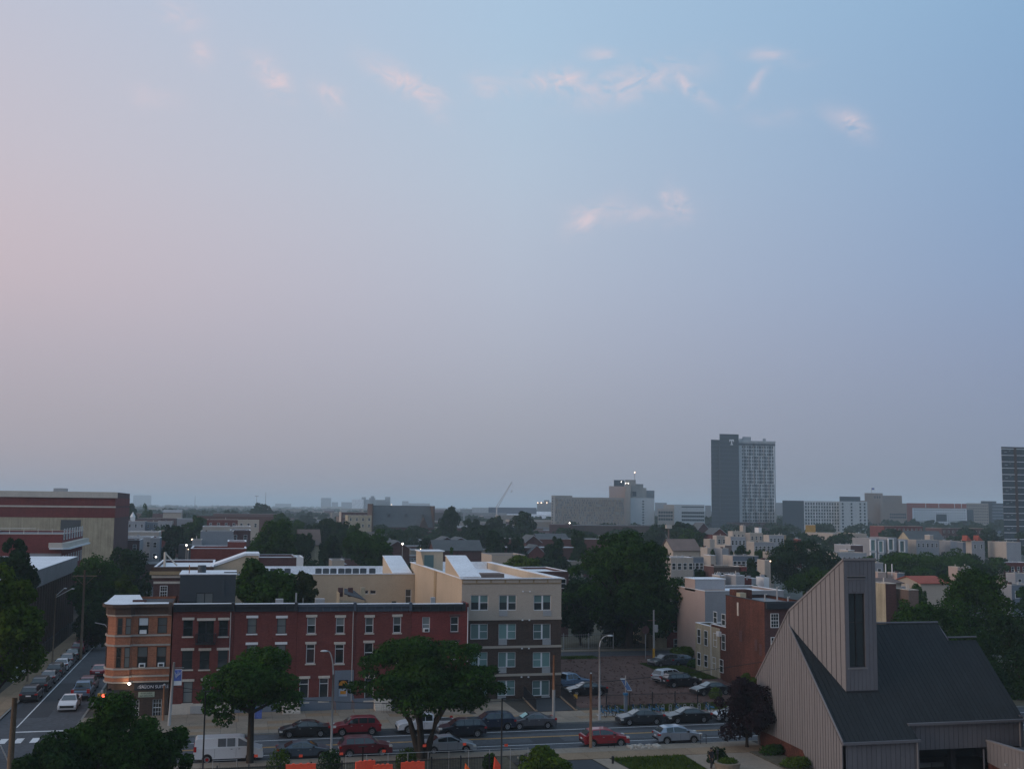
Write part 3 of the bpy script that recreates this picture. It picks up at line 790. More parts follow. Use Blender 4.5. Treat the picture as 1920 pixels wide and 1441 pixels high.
def car(kind, pname, rgb, label, X, Y, heading, group=None, cat=None, z=0.0, metal=.35):
    pm = paint(pname, rgb, metal)
    cat = cat or {'sedan': 'car', 'suv': 'car', 'crossover': 'car', 'van': 'van', 'pickup': 'pickup truck'}[kind]
    if kind not in PROTO:
        t = car_proto(kind, pm, label, cat, (X, Y, z), heading, group); PROTO[kind] = (t, pm.name); return t
    p, nm = PROTO[kind]
    c = copy_tree(p, (X, Y, z), heading, label, None, {nm: pm})
    c['category'] = cat
    if group: c['group'] = group
    elif 'group' in c: del c['group']
    return c

# ------------------------------------------------------------------ slabs, poles, cables
SLAB = {}
def slabs(parent, x0, x1, y0, y1, dx, dy, z, m, name='slab', skip=None, mats=None):
    nx, ny = max(1, round((x1 - x0) / dx)), max(1, round((y1 - y0) / dy)); dx, dy = (x1 - x0) / nx, (y1 - y0) / ny
    for i in range(nx):
        for j in range(ny):
            cx, cy = x0 + dx * (i + .5), y0 + dy * (j + .5)
            if skip and skip(cx, cy): continue
            mm = m if not mats else mats((i * 7 + j * 13) % 11)
            key = (round(dx, 3), round(dy, 3), mm.name)
            if key not in SLAB: SLAB[key] = MB().box(-dx / 2 + .012, dx / 2 - .012, -dy / 2 + .012, dy / 2 - .012, -.04, 0).mesh(name, mm)
            inst(name, SLAB[key], parent, (cx, cy, z + ((i * 5 + j * 3) % 4) * .0025))
def cable(label, p, q, sag, r=.02, group=None):
    p, q = Vector(p), Vector(q); pts = []
    for k in range(15):
        s = k / 14; v = p.lerp(q, s); v.z -= sag * 4 * s * (1 - s); pts.append(v)
    return tag(MB().tube(pts, r, 5).build('overhead_cable', M['cable']), label, 'cable', group)
def text(name, body, size, W, a, z, m, parent, d=.02, ext=.01):
    cu = bpy.data.curves.new(name, 'FONT'); cu.body = body; cu.size = size; cu.extrude = ext; cu.align_x = 'CENTER'
    tmp = bpy.data.objects.new(name, cu); me = bpy.data.meshes.new_from_object(tmp); bpy.data.objects.remove(tmp)
    me.name = name; me.materials.clear(); me.materials.append(m)
    o = bpy.data.objects.new(name, me); link(o, parent)
    o.location = W.p(a, z, d) - WL[parent.name]
    o.rotation_euler = (math.pi / 2, 0, W.rz)
    return o
# ------------------------------------------------------------------ ground, roads, pavements
def structure(o, label=None): o['kind'] = 'structure'; return o
structure(MB().box(-14000, 16000, -300, 26000, -1.2, -.06).build('ground', M['city']))
structure(MB().box(-75, 110, 60, 240, -.05, -.02).build('block_soil', M['soil']))
road = MB().box(-120, 190, 101.3, 113.0, -.3, 0.0).build('main_road', M['asphalt']); structure(road)
structure(MB().box(-21.5, -13.8, 113.0, 420, -.3, 0.0).build('side_street', M['asphalt']))
def strip(nm, x0, x1, y0, y1, z, m, kind='structure'): return structure(MB().box(x0, x1, y0, y1, z - .003, z).build(nm, M[m]))
strip('edge_line', -8, 190, 110.15, 110.27, .006, 'paint_white'); strip('edge_line', -8, 190, 103.85, 103.97, .006, 'paint_white')
strip('centre_line', -8, 190, 107.06, 107.17, .006, 'paint_yellow'); strip('centre_line', -8, 190, 107.32, 107.43, .006, 'paint_yellow')
strip('edge_line', -19.35, -19.22, 121, 330, .006, 'paint_white')
for i_, (mx_, my_) in enumerate(((9.5, 105.6), (27.0, 109.0), (43.5, 105.2), (-17.0, 130.0))):
    mo = structure(MB().tube([(mx_, my_, -.02), (mx_, my_, .008)], .36, 16).build('manhole_cover', M['iron']))
strip('oil_stain', 22, 25.5, 102.0, 102.7, .004, 'asphalt_patch'); strip('oil_stain', 6.4, 8.3, 111.3, 112.2, .004, 'joint'); strip('road_patch', 28, 31, 104.95, 106.9, .0036, 'asphalt_patch'); strip('stop_line', -19.3, -14.3, 118.3, 118.75, .006, 'paint_white')
strip('road_patch', -2, 190, 104.0, 104.9, .0035, 'asphalt_patch'); strip('road_patch', 5, 190, 108.9, 109.9, .0035, 'asphalt_patch'); strip('road_patch', 10, 60, 110.5, 112.9, .0035, 'asphalt_patch')
strip('road_patch', -20.9, -17.2, 126, 149, .0035, 'asphalt_patch')
for k in range(7): strip('crosswalk_bar', -21.0 + k * 1.35, -20.35 + k * 1.35, 113.2, 115.4, .006, 'paint_white')
structure(MB().box(-33, -21.5, 113.6, 360, -.1, .12).build('side_street_sidewalk', M['joint']))
sws = bpy.data.objects['side_street_sidewalk']
slabs(sws, -24.5, -21.75, 119, 205, 1.4, 1.7, .145, M['concrete_tan'])
structure(MB().box(-21.72, -21.5, 113.4, 360, -.1, .15).build('kerb', M['kerb']))
# far sidewalk of the main road
fs = structure(MB().box(-13.8, 61, 113.2, 128.0, -.1, .10).build('far_sidewalk', M['joint']))
structure(MB().box(-13.8, 120, 113.0, 113.2, -.1, .145).build('kerb', M['kerb']))
structure(MB().box(-13.8, -13.6, 113.2, 330, -.1, .145).build('kerb', M['kerb']))
gx = {'cement': M['concrete'], 't': M['concrete_tan']}
slabs(fs, -13.6, 40, 113.25, 119.3, 1.5, 1.5, .14, M['concrete'], mats=lambda k: M['concrete_tan'] if k in (2, 5, 9) else M['concrete'])
slabs(fs, -13.6, 25, 119.3, 124.3, 1.7, 1.7, .14, M['concrete'], mats=lambda k: M['concrete_tan'] if k in (1, 5) else M['concrete'])
slabs(fs, 25.7, 30.2, 119.3, 127.9, 1.5, 1.5, .155, M['concrete'])
slabs(fs, 40, 60.9, 113.25, 117.2, 1.5, 1.9, .14, M['concrete'])
structure(MB().box(40.3, 60.9, 117.25, 121.0, -.1, .16).build('verge_grass', M['grass']))
structure(MB().box(37.5, 62, 121.0, 161.5, -.1, .13).build('brick_rubble_lot', M['lot']))
rngl = np.random.default_rng(3)
structure(MB().box(37.5, 52, 159.2, 161.8, -.1, .16).build('verge_grass', M['grass'])); structure(MB().box(56, 61, 138, 153, .1, .17).build('verge_grass', M['grass']))
bs = structure(MB().box(30, 78, 162, 170, -.1, .05).build('back_street', M['asphalt'])); structure(MB().box(30, 78, 167.5, 169.5, -.1, .16).build('back_sidewalk', M['concrete']))
# near sidewalk, lawn and paths
ns = structure(MB().box(-60, 60, 99.2, 101.1, -.1, .10).build('near_sidewalk', M['joint']))
structure(MB().box(-120, 120, 101.1, 101.3, -.1, .145).build('kerb', M['kerb']))
slabs(ns, 22, 48, 99.2, 101.1, 1.5, 1.9, .14, M['concrete'])
slabs(ns, -12, 22, 99.2, 101.1, 1.5, 1.9, .14, M['concrete'])
np_ = structure(MB().box(24, 47.9, 96.6, 99.18, -.1, .10).build('tan_path', M['joint']))
slabs(np_, 26, 47.9, 96.6, 99.18, 2.4, 2.58, .14, M['concrete_tan'])
structure(MB().box(-60, 24, 60, 99.18, -.1, .06).build('planting_bed', M['soil']))
lawn = structure(MB().poly([(32.6, 96.55, .13), (39.4, 96.55, .13), (38.3, 70, .13), (34.9, 70, .13)]).build('lawn', M['grass']))
structure(MB().box(24, 120, 60, 96.6, -.1, .05).build('plaza_base', M['joint']))
pl = structure(MB().poly([(39.5, 96.55, .125), (47.9, 96.55, .125), (47.9, 70, .125), (38.4, 70, .125)]).build('plaza', M['concrete']))
structure(MB().poly([(31.0, 96.55, .125), (32.5, 96.55, .125), (34.8, 70, .125), (33.0, 70, .125)]).build('path', M['concrete']))
structure(MB().poly([(24.1, 96.5, .1), (30.9, 96.5, .1), (32.8, 70, .1), (24.1, 70, .1)]).build('driveway', M['asphalt_patch']))
structure(MB().box(45.6, 47.95, 84, 96.4, .1, .22).build('planting_bed', M['soil']))
# grass blades on the lawn, verge and lot edges (nobody could count them)
def turf(nm, areas, n, h, seed):
    r = np.random.default_rng(seed); A = np.array([(a[1] - a[0]) * (a[3] - a[2]) for a in areas]); k = r.choice(len(areas), n, p=A / A.sum()); ar = np.array(areas)[k]
    x = ar[:, 0] + (ar[:, 1] - ar[:, 0]) * r.random(n); y = ar[:, 2] + (ar[:, 3] - ar[:, 2]) * r.random(n); z = ar[:, 4]
    f = (96.55 - y) / 26.55; L0 = k == 0; u0 = (x - areas[0][0]) / (areas[0][1] - areas[0][0]); xl_ = 32.7 + 2.3 * f; xr_ = 39.3 - 1.1 * f; x = np.where(L0, xl_ + (xr_ - xl_) * u0, x)
    a = r.random(n) * 6.28; w = .05; hh = h * (.5 + r.random(n)); dx, dy = np.cos(a) * w, np.sin(a) * w
    v = np.stack([np.stack([x - dx, y - dy, z], 1), np.stack([x + dx, y + dy, z], 1), np.stack([x + dy * .8, y - dx * .8, z + hh], 1)], 1).reshape(-1, 3)
    me = bpy.data.meshes.new(nm); me.vertices.add(3 * n); me.loops.add(3 * n); me.polygons.add(n)
    me.vertices.foreach_set('co', v.astype(np.float32).ravel()); me.loops.foreach_set('vertex_index', np.arange(3 * n, dtype=np.int32))
    me.polygons.foreach_set('loop_start', np.arange(0, 3 * n, 3, dtype=np.int32)); me.polygons.foreach_set('loop_total', np.full(n, 3, np.int32)); me.materials.append(LEAF['fresh']); me.update()
    o = bpy.data.objects.new(nm, me); C.objects.link(o); tag(o, 'short green grass on the lawn and along the edges of the lot', 'grass', kind='stuff')
turf('grass', [(34.4, 38.6, 88, 96.5, .13), (40.4, 60.8, 117.3, 121, .16), (37.6, 52, 159.3, 161.7, .16), (56, 61, 138, 153, .17)], 30000, .16, 5)
r = random.Random(8)
b = MB()
for k in range(900):
    x, y = r.uniform(38, 61.5), r.uniform(121.5, 161); s = r.uniform(.03, .11); b.box(x - s, x + s, y - s, y + s, .12, .13 + s)
tag(b.build('brick_rubble', M['lot']), 'crushed brick rubble strewn over the reddish vacant lot', 'rubble', kind='stuff')

# ------------------------------------------------------------------ the row of houses facing the road
YF = 124.5
WF = Wall('F', YF)
def px_hole(W, pl, pr, pt, pb):
    a0, z1 = W.px(pl, pt); a1, z0 = W.px(pr, pb)
    return (min(a0, a1), max(a0, a1), z0, z1)
def row_house(label, px0, px1, wallm, corn, wins, depth=12.0, baseh=0.0, basem='bluegrey', ztop=None, extra_holes=(), sides=True):
    x0, x1 = PY(px0, 1131, YF)[0], PY(px1, 1131, YF)[0]
    z = ztop or PY((px0 + px1) / 2, 1131, YF)[1]
    t = thing('row_house', label, 'row house', ((x0 + x1) / 2, YF + depth / 2, .12), 0, 'three storey brick row houses facing the main road')
    holes = [px_hole(WF, *w[:4]) for w in wins] + [px_hole(WF, *h) for h in extra_holes]
    b = MB(); zb = .12 + baseh
    WF.face(b, x0, x1, zb, z - .2, holes, .16)
    zr = z - 1.25
    b.quad((x0, YF, 0), (x0, YF + depth, 0), (x0, YF + depth, zr), (x0, YF, z)); b.quad((x1, YF, 0), (x1, YF + depth, 0), (x1, YF + depth, zr), (x1, YF, z))
    b.quad((x0, YF + depth, 0), (x1, YF + depth, 0), (x1, YF + depth, zr), (x0, YF + depth, zr))
    b.build('wall', M[wallm], t)
    # dark rooms behind the openings
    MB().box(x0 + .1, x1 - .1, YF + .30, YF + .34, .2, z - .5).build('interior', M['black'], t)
    if baseh: WF.box(MB(), x0, x1, .12, zb, -.1, .06).build('base_course', M[basem], t)
    # roof, cornice with brackets, white edge
    MB().prism([(x0 + .02, YF + .02, z - .2), (x1 - .02, YF + .02, z - .2), (x1 - .02, YF + depth - .02, zr - .1), (x0 + .02, YF + depth - .02, zr - .1)], (0, 0, .08)).build('roof', M['roofdark'], t)
    c = MB(); WF.box(c, x0 + .02, x1 - .02, z - .28, z - .02, .0, .42); WF.box(c, x0 + .02, x1 - .02, z - .80, z - .28, .0, .18); c.build('cornice', M[corn], t)
    n = max(3, int((x1 - x0) / .75))
    bm_ = MB().box(-.06, .06, -.16, 0, -.5, 0).mesh('cornice_bracket', M[corn])
    for k in range(n): inst('cornice_bracket', bm_, t, WF.p(x0 + .25 + (x1 - x0 - .5) * k / (n - 1), z - .28, .18))
    WF.box(MB(), x0 + .02, x1 - .02, z - .018, z + .05, -.15, .44).build('roof_edge', M['roofwhite'], t)
    MB().box(x1 - .32, x1 - .02, YF - .46, YF + .2, z - .75, z + .12).build('party_wall_cap', M[corn], t)
    for w in wins:
        a0, a1, z0, z1 = px_hole(WF, *w[:4]); kw = dict(w[4]) if len(w) > 4 else {}
        window(WF, t, (a0 + a1) / 2, z0, a1 - a0, z1 - z0, **kw)
    return t, x0, x1, z
bk = dict(style='h', fm='cornice_black', pm='glass', sill='offwhite', lintel='offwhite')
wk = dict(style='h', fm='cornice_black', pm='blind', sill='white', lintel='white')
wh = dict(style='h', fm='white', pm='glass', sill='offwhite', lintel='offwhite')
wt_ = dict(style='h', fm='white', pm='glass', sill='offwhite', lintel='offwhite', top='blind')
ws = dict(style='t', fm='white', pm='glass', sill='offwhite', lintel='offwhite')
t2, xa, xb, zz2 = row_house('red brick row house with a dark iron balcony and a grey rooftop addition', 325.5, 440, 'brick_red', 'cornice_black', [
    (344, 361, 1162, 1192, bk), (372, 400, 1163, 1204, dict(style='v', fm='cornice_black', pm='glass', lintel='offwhite')), (411, 427, 1162, 1192, bk),
    (342, 360, 1219, 1254, bk), (375, 392, 1219, 1254, bk), (409, 426, 1218, 1253, bk),
    (344, 360, 1277, 1317, dict(bk, pm='blind')), (379, 396, 1276, 1316, dict(bk, pm='blind')), (410, 427, 1276, 1316, bk)], baseh=1.05, basem='offwhite')
a0, a1, z0, z1 = px_hole(WF, 370, 402, 1163, 1204)
b = MB(); WF.box(b, a0 - .1, a1 + .1, z0 - .12, z0, .005, .75); b.build('balcony_floor', M['iron'], t2)
b = MB()
for k in range(13): a = a0 - .05 + (a1 - a0 + .1) * k / 12; WF.box(b, a - .012, a + .012, z0, z0 + .95, .70, .724)
WF.box(b, a0 - .1, a1 + .1, z0 + .95, z0 + 1.0, .69, .74); WF.box(b, a0 - .1, a0 - .06, z0, z0 + 1.0, .02, .68); WF.box(b, a1 + .06, a1 + .1, z0, z0 + 1.0, .02, .68)
b.build('balcony_rail', M['iron'], t2)
a, z = WF.px(370, 1345); o = inst('basement_window', MB().box(-.75, .75, -.18, 0, 0, .75).mesh('basement_window', M['steel']), t2, WF.p(a, .2, .07))
t3 = row_house('red brick row house with black sashes under bright white lintels', 440.4, 558, 'brick_red', 'cornice_black', [
    (464.5, 480.5, 1158, 1187, wk), (520, 536, 1158, 1187, wk), (463, 480, 1208, 1240, wk), (518, 535, 1208, 1240, wk), (463, 480, 1272, 1313, wk), (518, 535, 1272, 1313, wk)], baseh=.9)[0]
t4, xa4, xb4, zz4 = row_house('red brick row house with a blue grey door surround and a front stoop', 558.4, 668, 'brick_red', 'cornice_blue', [
    (576.5, 591.5, 1157, 1187, wt_), (630.5, 645.5, 1157, 1186.5, wt_), (574.5, 590, 1207, 1243, ws), (628.5, 644.5, 1207, 1243, ws), (562, 578, 1272, 1315, ws), (599, 615, 1271, 1313, ws)],
    baseh=1.35, extra_holes=[(635, 651.5, 1274, 1329)])
a0, a1, z0, z1 = px_hole(WF, 635, 651.5, 1274, 1329)
A0, A1, Z0, Z1 = px_hole(WF, 627.5, 661.5, 1256, 1329)
b = MB(); WF.box(b, A0, a0, Z0, Z1, .003, .09); WF.box(b, a1, A1, Z0, Z1, .003, .09); WF.box(b, a0, a1, z1, Z1, .003, .09); b.build('door_surround', M['bluegrey'], t4)
dz = z0 + 2.15
d = WF.box(MB(), a0 + .04, a1 - .04, z0, dz, -.14, -.09).build('door', M['door'], t4)
inst('door_window', WF.box(MB(), 0, .55, 0, .32, 0, 0).mesh('x', None) if False else MB().box(-.3, .3, -.012, 0, -.17, .17).mesh('door_window', M['amber']), d, WF.p((a0 + a1) / 2, dz - .4, -.088))
WF.box(MB(), a0 + .04, a1 - .04, dz + .05, z1 - .62, -.14, -.09).build('transom', M['glass'], t4)
b = MB(); n = 12; pts = [WF.p((a0 + a1) / 2 + (a1 - a0) * .48 * math.cos(math.pi * k / n), z1 - .58 + .5 * math.sin(math.pi * k / n), -.10) for k in range(n + 1)]
b.prism(pts, (0, -.04, 0)).build('fanlight', M['amber'], t4)
for k in range(6): MB().box(a0 - .6, a1 + .6, YF - .12 - .32 * (6 - k), YF - .09, .12 + k * (z0 - .12) / 6 + .001, .12 + (k + 1) * (z0 - .12) / 6 - .001).build('step', M['offwhite'], t4) if False else None
for k in range(6):
    zt_ = .12 + (k + 1) * (z0 - .12) / 6
    MB().box(a0 - .5, a1 + .5, YF - .12 - .32 * (6 - k), YF - .12 - .32 * (5 - k) - .002, .12, zt_).build('step', M['offwhite'], t4)
for x in (a0 - .45, a1 + .45):
    b = MB(); b.tube([(x, YF - 2.0, .12), (x, YF - 2.0, 1.1), (x, YF - .2, z0 + .95), (x, YF - .2, z0 + .05)], .028, 6).build('handrail', M['rust'], t4)
t5 = row_house('red brick row house with all white sash windows beside the stoop house', 668.4, 772, 'brick_red', 'cornice_blue', [
    (685.5, 700, 1156.5, 1186, wt_), (737.5, 752, 1156, 1185.5, wt_), (683.5, 699, 1205, 1241, wh), (736.5, 752, 1204.5, 1240, wh), (684, 700, 1270, 1312, wh), (736, 752, 1270, 1311, wh)], baseh=1.1)[0]
t6, xa6, xb6, zz6 = row_house('brighter red brick row house at the right end of the row with a white downspout', 772.4, 872, 'brick_red2', 'cornice_black', [
    (792, 806, 1156, 1184, dict(style='h', fm='white', pm='blind', ac=True)), (845, 859.5, 1155, 1184, dict(style='h', fm='white', pm='glass', sill='brick_dark', lintel='brick_dark')),
    (791, 806, 1204, 1236, wh), (845, 860, 1203, 1236, dict(style='h', fm='white', pm='glass', sill='brick_dark', lintel='brick_dark')), (791, 806, 1268, 1310, wh), (845, 860, 1268, 1310, wh)], depth=12, baseh=.8)
xe = PY(879, 1131, YF)[0]
b = MB(); WF.face(b, xb6, xe, .12, zz6 - .2); b.quad((xe, YF, .1), (xe, YF + 3.2, .1), (xe, YF + 3.2, zz6), (xe, YF, zz6)); b.quad((xb6, YF, zz6 - .05), (xe, YF, zz6 - .05), (xe, YF + 3.2, zz6 - .05), (xb6, YF + 3.2, zz6 - .05)); b.build('end_strip', M['brick_red2'], t6)
b = MB(); b.tube([(xe - .1, YF - .07, zz6 - .4), (xe - .1, YF - .07, .3)], .05, 6).build('downspout', M['white'], t6)
for xd_, th_ in ((xb - .35, t2), (xb4 - .3, t4)): MB().tube([(xd_, YF - .08, zz2 - .9), (xd_, YF - .08, 1.0)], .045, 6).build('downspout', M['steel'], th_)
# stoops, rails and meters in front of the row
for k, (pl, lab) in enumerate(((545, 'grey stone stoop in front of the house with white lintels'), (716, 'pale stone stoop behind the spreading tree'))):
    x = PY(pl, 1330, YF)[0]; t = thing('front_stoop', lab, 'steps', (x, YF - 1.2, .14))
    for i in range(5): MB().box(x - .9, x + .9, YF - .12 - .34 * (5 - i), YF - .12 - .34 * (4 - i) - .002, .14, .14 + .2 * (i + 1)).build('step', M['offwhite'], t)
t = thing('yard_fence', 'thin iron railing on the sidewalk behind the spreading tree', 'railing', (17.3, 121.4, .14))
x0_, x1_ = PY(716, 1335, 121.4)[0], PY(786, 1335, 121.4)[0]
pk = MB().box(-.012, .012, -.012, .012, 0, 1.05).mesh('picket', M['iron'])
for k in range(26): inst('picket', pk, t, (x0_ + (x1_ - x0_) * k / 25, 121.4, .14))
MB().box(x0_, x1_, 121.38, 121.42, 1.1, 1.14).build('rail', M['iron'], t)

# corner building with the salon
x0c, x1c = PY(203, 1131, YF)[0], PY(323, 1131, YF)[0]; xm = PY(247, 1131, YF)[0]; zc = PY(262, 1131, YF)[1]
tC = thing('corner_building', 'orange brick corner building with a rounded bay and a salon on the ground floor', 'building', ((x0c + x1c) / 2, YF + 6, .12))
class WallA(Wall):
    def __init__(s, p, q):
        s.kind = 'A'; s.P = Vector((p[0], p[1])); s.u = (Vector((q[0], q[1])) - s.P).normalized(); s.len = (Vector((q[0], q[1])) - s.P).length; s.n = Vector((s.u.y, -s.u.x)); s.rz = math.atan2(s.u.y, s.u.x)
    def p(s, a, z, d=0.0): q = s.P + s.u * a + s.n * d; return Vector((q.x, q.y, z))
bay = [(x0c - .05, YF + 2.9), (x0c - .18, YF + 1.5), (x0c + .10, YF + .35), (x0c + .85, YF - .35), (x0c + 1.7, YF - .42), (xm + .05, YF - .42), (xm + .22, YF)]
zg = WF.px(262, 1276)[1]; D1 = (260, 278, 1157, 1188); D2 = (296, 313, 1157, 1187); D3 = (258, 276, 1212, 1250); D4 = (294, 311, 1212, 1249)
hs = [px_hole(WF, *d) for d in (D1, D2, D3, D4)]
b = MB(); WF.face(b, xm + .22, x1c, zg, zc - .9, hs, .2)
rows_ = [(px_hole(WF, 230, 243, 1157, 1188)[2:]), (px_hole(WF, 228, 241, 1212, 1250)[2:])]
for i in range(6):
    wa = WallA(bay[i], bay[i + 1]); L_ = wa.len
    if i in (1, 3): h_ = []
    wd = {0: .8, 2: .0, 4: .0}.get(i, 0)
    wa.face(b, 0, L_, zg, zc - .9)
b.quad((x0c - .05, YF + 2.9, 0), (x0c - .05, YF + 12, 0), (x0c - .05, YF + 12, zc - .2), (x0c - .05, YF + 2.9, zc - .2)); b.quad((x0c, YF + 12, 0), (x1c, YF + 12, 0), (x1c, YF + 12, zc - .2), (x0c, YF + 12, zc - .2)); b.quad((x1c, YF + .3, 0), (x1c, YF + 12, 0), (x1c, YF + 12, zc), (x1c, YF + .3, zc))
b.build('upper_wall', M['brick_orange'], tC)
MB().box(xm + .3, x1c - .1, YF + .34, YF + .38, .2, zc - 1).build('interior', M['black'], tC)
for h_, kw in zip(hs, (dict(ac=False, top='white'), dict(pm='blind'), dict(ac=True, top='blind'), dict(ac=True, top='blind'))):
    window(WF, tC, (h_[0] + h_[1]) / 2, h_[2], h_[1] - h_[0], h_[3] - h_[2], 'h', 'brownstone', **{'pm': 'glass', **kw})
inst('air_conditioner', MB().box(-.33, .33, -.3, 0, 0, .38).mesh('air_conditioner', M['white']), tC, WF.p((hs[0][0] + hs[0][1]) / 2, hs[0][2] + .05, -.05))
for zz in rows_:
    for i, (f0, w_) in {1: (.5, .62), 3: (.5, .5), 4: (.62, .72), 0: (.5, .6)}.items():
        wa = WallA(bay[i], bay[i + 1]); window(wa, tC, wa.len * f0, zz[0], min(w_, wa.len - .1), zz[1] - zz[0], 'h', 'brownstone', 'glass' if i != 4 else 'blind', depth=-.04)
def band(nm, pyy, hgt, proud, m):
    z = WF.px(285, pyy)[1]; b = MB(); WF.box(b, xm + .30, x1c - .02, z - hgt / 2, z + hgt / 2, .002, proud)
    cx, cy = x0c + 3, YF + 3
    for i in range(6):
        p, q = Vector(bay[i]), Vector(bay[i + 1]); np1 = (p - Vector((cx, cy))).normalized() * proud; nq = (q - Vector((cx, cy))).normalized() * proud
        if i == 5: nq = Vector((proud, -proud))
        P0, Q0, P1, Q1 = p, q, p + np1, q + nq
        for (zA, zB) in ((z - hgt / 2, z + hgt / 2),):
            b.quad((P1.x, P1.y, zA), (Q1.x, Q1.y, zA), (Q1.x, Q1.y, zB), (P1.x, P1.y, zB)); b.quad((P0.x, P0.y, zB), (P1.x, P1.y, zB), (Q1.x, Q1.y, zB), (Q0.x, Q0.y, zB)); b.quad((P0.x, P0.y, zA), (P1.x, P1.y, zA), (Q1.x, Q1.y, zA), (Q0.x, Q0.y, zA))
    b.build(nm, M[m], tC)
for pyy in (1152, 1190, 1208, 1251.5, 1266, 1276.5): band('stone_band', pyy, .17 if pyy < 1270 else .12, .13, 'cream')
band('frieze', 1143, .85, .16, 'brownstone'); band('cornice', 1134.5, .28, .55, 'brownstone')
rf = MB(); ol = [(p[0] + (p[0] - x0c - 3) * .12, p[1] + (p[1] - YF - 3) * .16) for p in bay[:5]] 
rf.poly([(x0c - .5, YF + 12, zc)] + [(p[0], p[1], zc) for p in ol] + [(xm + .3, YF - .62, zc), (x1c - .05, YF - .2, zc), (x1c - .05, YF + 1.4, zc), (x0c + 3.4, YF + 1.6, zc), (x0c + 2.2, YF + 12, zc)]).build('roof_edge', M['roofwhite'], tC)
MB().box(x0c + 2.2, x1c - .04, YF + 1.4, YF + 12, zc - .6, zc - .45).build('roof', M['roofdark'], tC); MB().box(x0c + 2.2, x0c + 3.6, YF + 2.0, YF + 2.3, zc - .4, zc + .22).build('roof_parapet', M['brick_dark'], tC)
MB().box(x1c - .32, x1c - .02, YF - .5, YF + .3, zc - 1.1, zc + .12).build('party_wall_cap', M['brownstone'], tC)
# ground floor
G1, G2 = px_hole(WF, 244.5, 260, 1311, 1343), px_hole(WF, 286.5, 302, 1310, 1342)
b = MB(); xd0, xd1 = PY(212, 1330, YF)[0], PY(222, 1330, YF)[0]
WF.face(b, xd1, x1c, .12, zg, [G1, G2], .18); b.quad((x0c + .9, YF, .12), (x0c + .1, YF + 2.5, .12), (x0c + .1, YF + 2.5, zg), (x0c + .9, YF, zg)); b.quad((xd1, YF, .12), (xd1 - .3, YF + 1.2, .12), (xd1 - .3, YF + 1.2, 2.5), (xd1, YF, 2.5)); b.quad((x0c + .1, YF + 2.5, .12), (x0c + .1, YF + 12, .12), (x0c + .1, YF + 12, zg), (x0c + .1, YF + 2.5, zg)); b.quad((x0c + .9, YF, 2.6), (xd1, YF, 2.6), (xd1, YF, zg), (x0c + .9, YF, zg))
b.build('ground_floor_wall', M['brick_brown'], tC)
for g_ in (G1, G2): window(WF, tC, (g_[0] + g_[1]) / 2, g_[2], g_[1] - g_[0], g_[3] - g_[2], 'h6', 'white', 'glass')
wd_ = WallA((x0c + .95, YF + .45), (xd1 - .1, YF + 1.0)); window(wd_, tC, wd_.len / 2, .2, .9, 2.3, '6', 'white', 'glass', depth=0)
b = MB(); za, zb_ = WF.px(225, 1292)[1], WF.px(225, 1306)[1]; xa_, xb_ = PY(200, 1300, YF)[0], PY(243, 1300, YF)[0]
b.poly([(xa_, YF - .3, za), (xb_, YF - .05, za), (xb_, YF - .9, zb_), (xa_, YF - .9, zb_)]); b.quad((xa_, YF - .9, zb_), (xb_, YF - .9, zb_), (xb_, YF - .9, zb_ - .3), (xa_, YF - .9, zb_ - .3)); b.poly([(xa_, YF - .9, zb_), (xa_, YF - .3, za), (xa_ + .3, YF + 2.2, za), (xa_ - .6, YF + 2.2, zb_)])
b.quad((xa_ - .6, YF + 2.2, zb_ - .3), (xa_, YF - .9, zb_ - .3), (xa_, YF - .9, zb_), (xa_ - .6, YF + 2.2, zb_)); b.poly([(xb_, YF - .05, za), (xb_, YF - .05, zb_ - .3), (xb_, YF - .9, zb_ - .3), (xb_, YF - .9, zb_)])
b.build('awning', M['trim'], tC)
s0, s1, sz0, sz1 = px_hole(WF, 252, 311, 1279.5, 1291.5)
sb = WF.box(MB(), s0, s1, sz0, sz1, .01, .12); so_ = sb.build('sign_board', M['signblack'], tC)
text('lettering', "SALON SUITES", .44, WF, s0 + (s1 - s0) * .62, sz0 + .17, M['signtext'], so_, .135)
cu = MB(); cs = [WF.p(s0 + .50 + .34 * math.cos(k * .5) + k * .03, sz0 + .36 + .17 * math.sin(k * .7), .135) for k in range(18)]; cu.tube(cs, .012, 4).build('script_flourish', M['signtext'], so_)
g0, g1, gz0, gz1 = px_hole(WF, 259.5, 289.5, 1296.5, 1305.5)
so2 = WF.box(MB(), g0, g1, gz0, gz1, .01, .05).build('notice_board', M['signgreen'], tC)
text('lettering', "AVAILABLE", .24, WF, (g0 + g1) / 2, gz0 + .31, M['textdark'], so2, .058); text('lettering', "267-444-4143", .235, WF, (g0 + g1) / 2, gz0 + .06, M['textdark'], so2, .058)
ax_, az_ = WF.px(243.5, 1279); fl = thing('flood_light', 'lit white flood light on the corner building above the awning', 'light', (ax_, YF - .5, az_))
MB().box(ax_ - .06, ax_ + .06, YF - .62, YF - .43, az_ - .05, az_ + .14).build('bracket', M['trim'], fl)
MB().sphere((ax_, YF - .72, az_), .16, .7).build('lamp', M['lamp'], fl)
pl_ = bpy.data.lights.new('flood_glow', 'POINT'); pl_.energy = 35; pl_.color = (1, .78, .55); pl_.shadow_soft_size = .2; po = bpy.data.objects.new('flood_glow', pl_); C.objects.link(po); po.location = (ax_ - .1, YF - 1.05, az_ - .05)

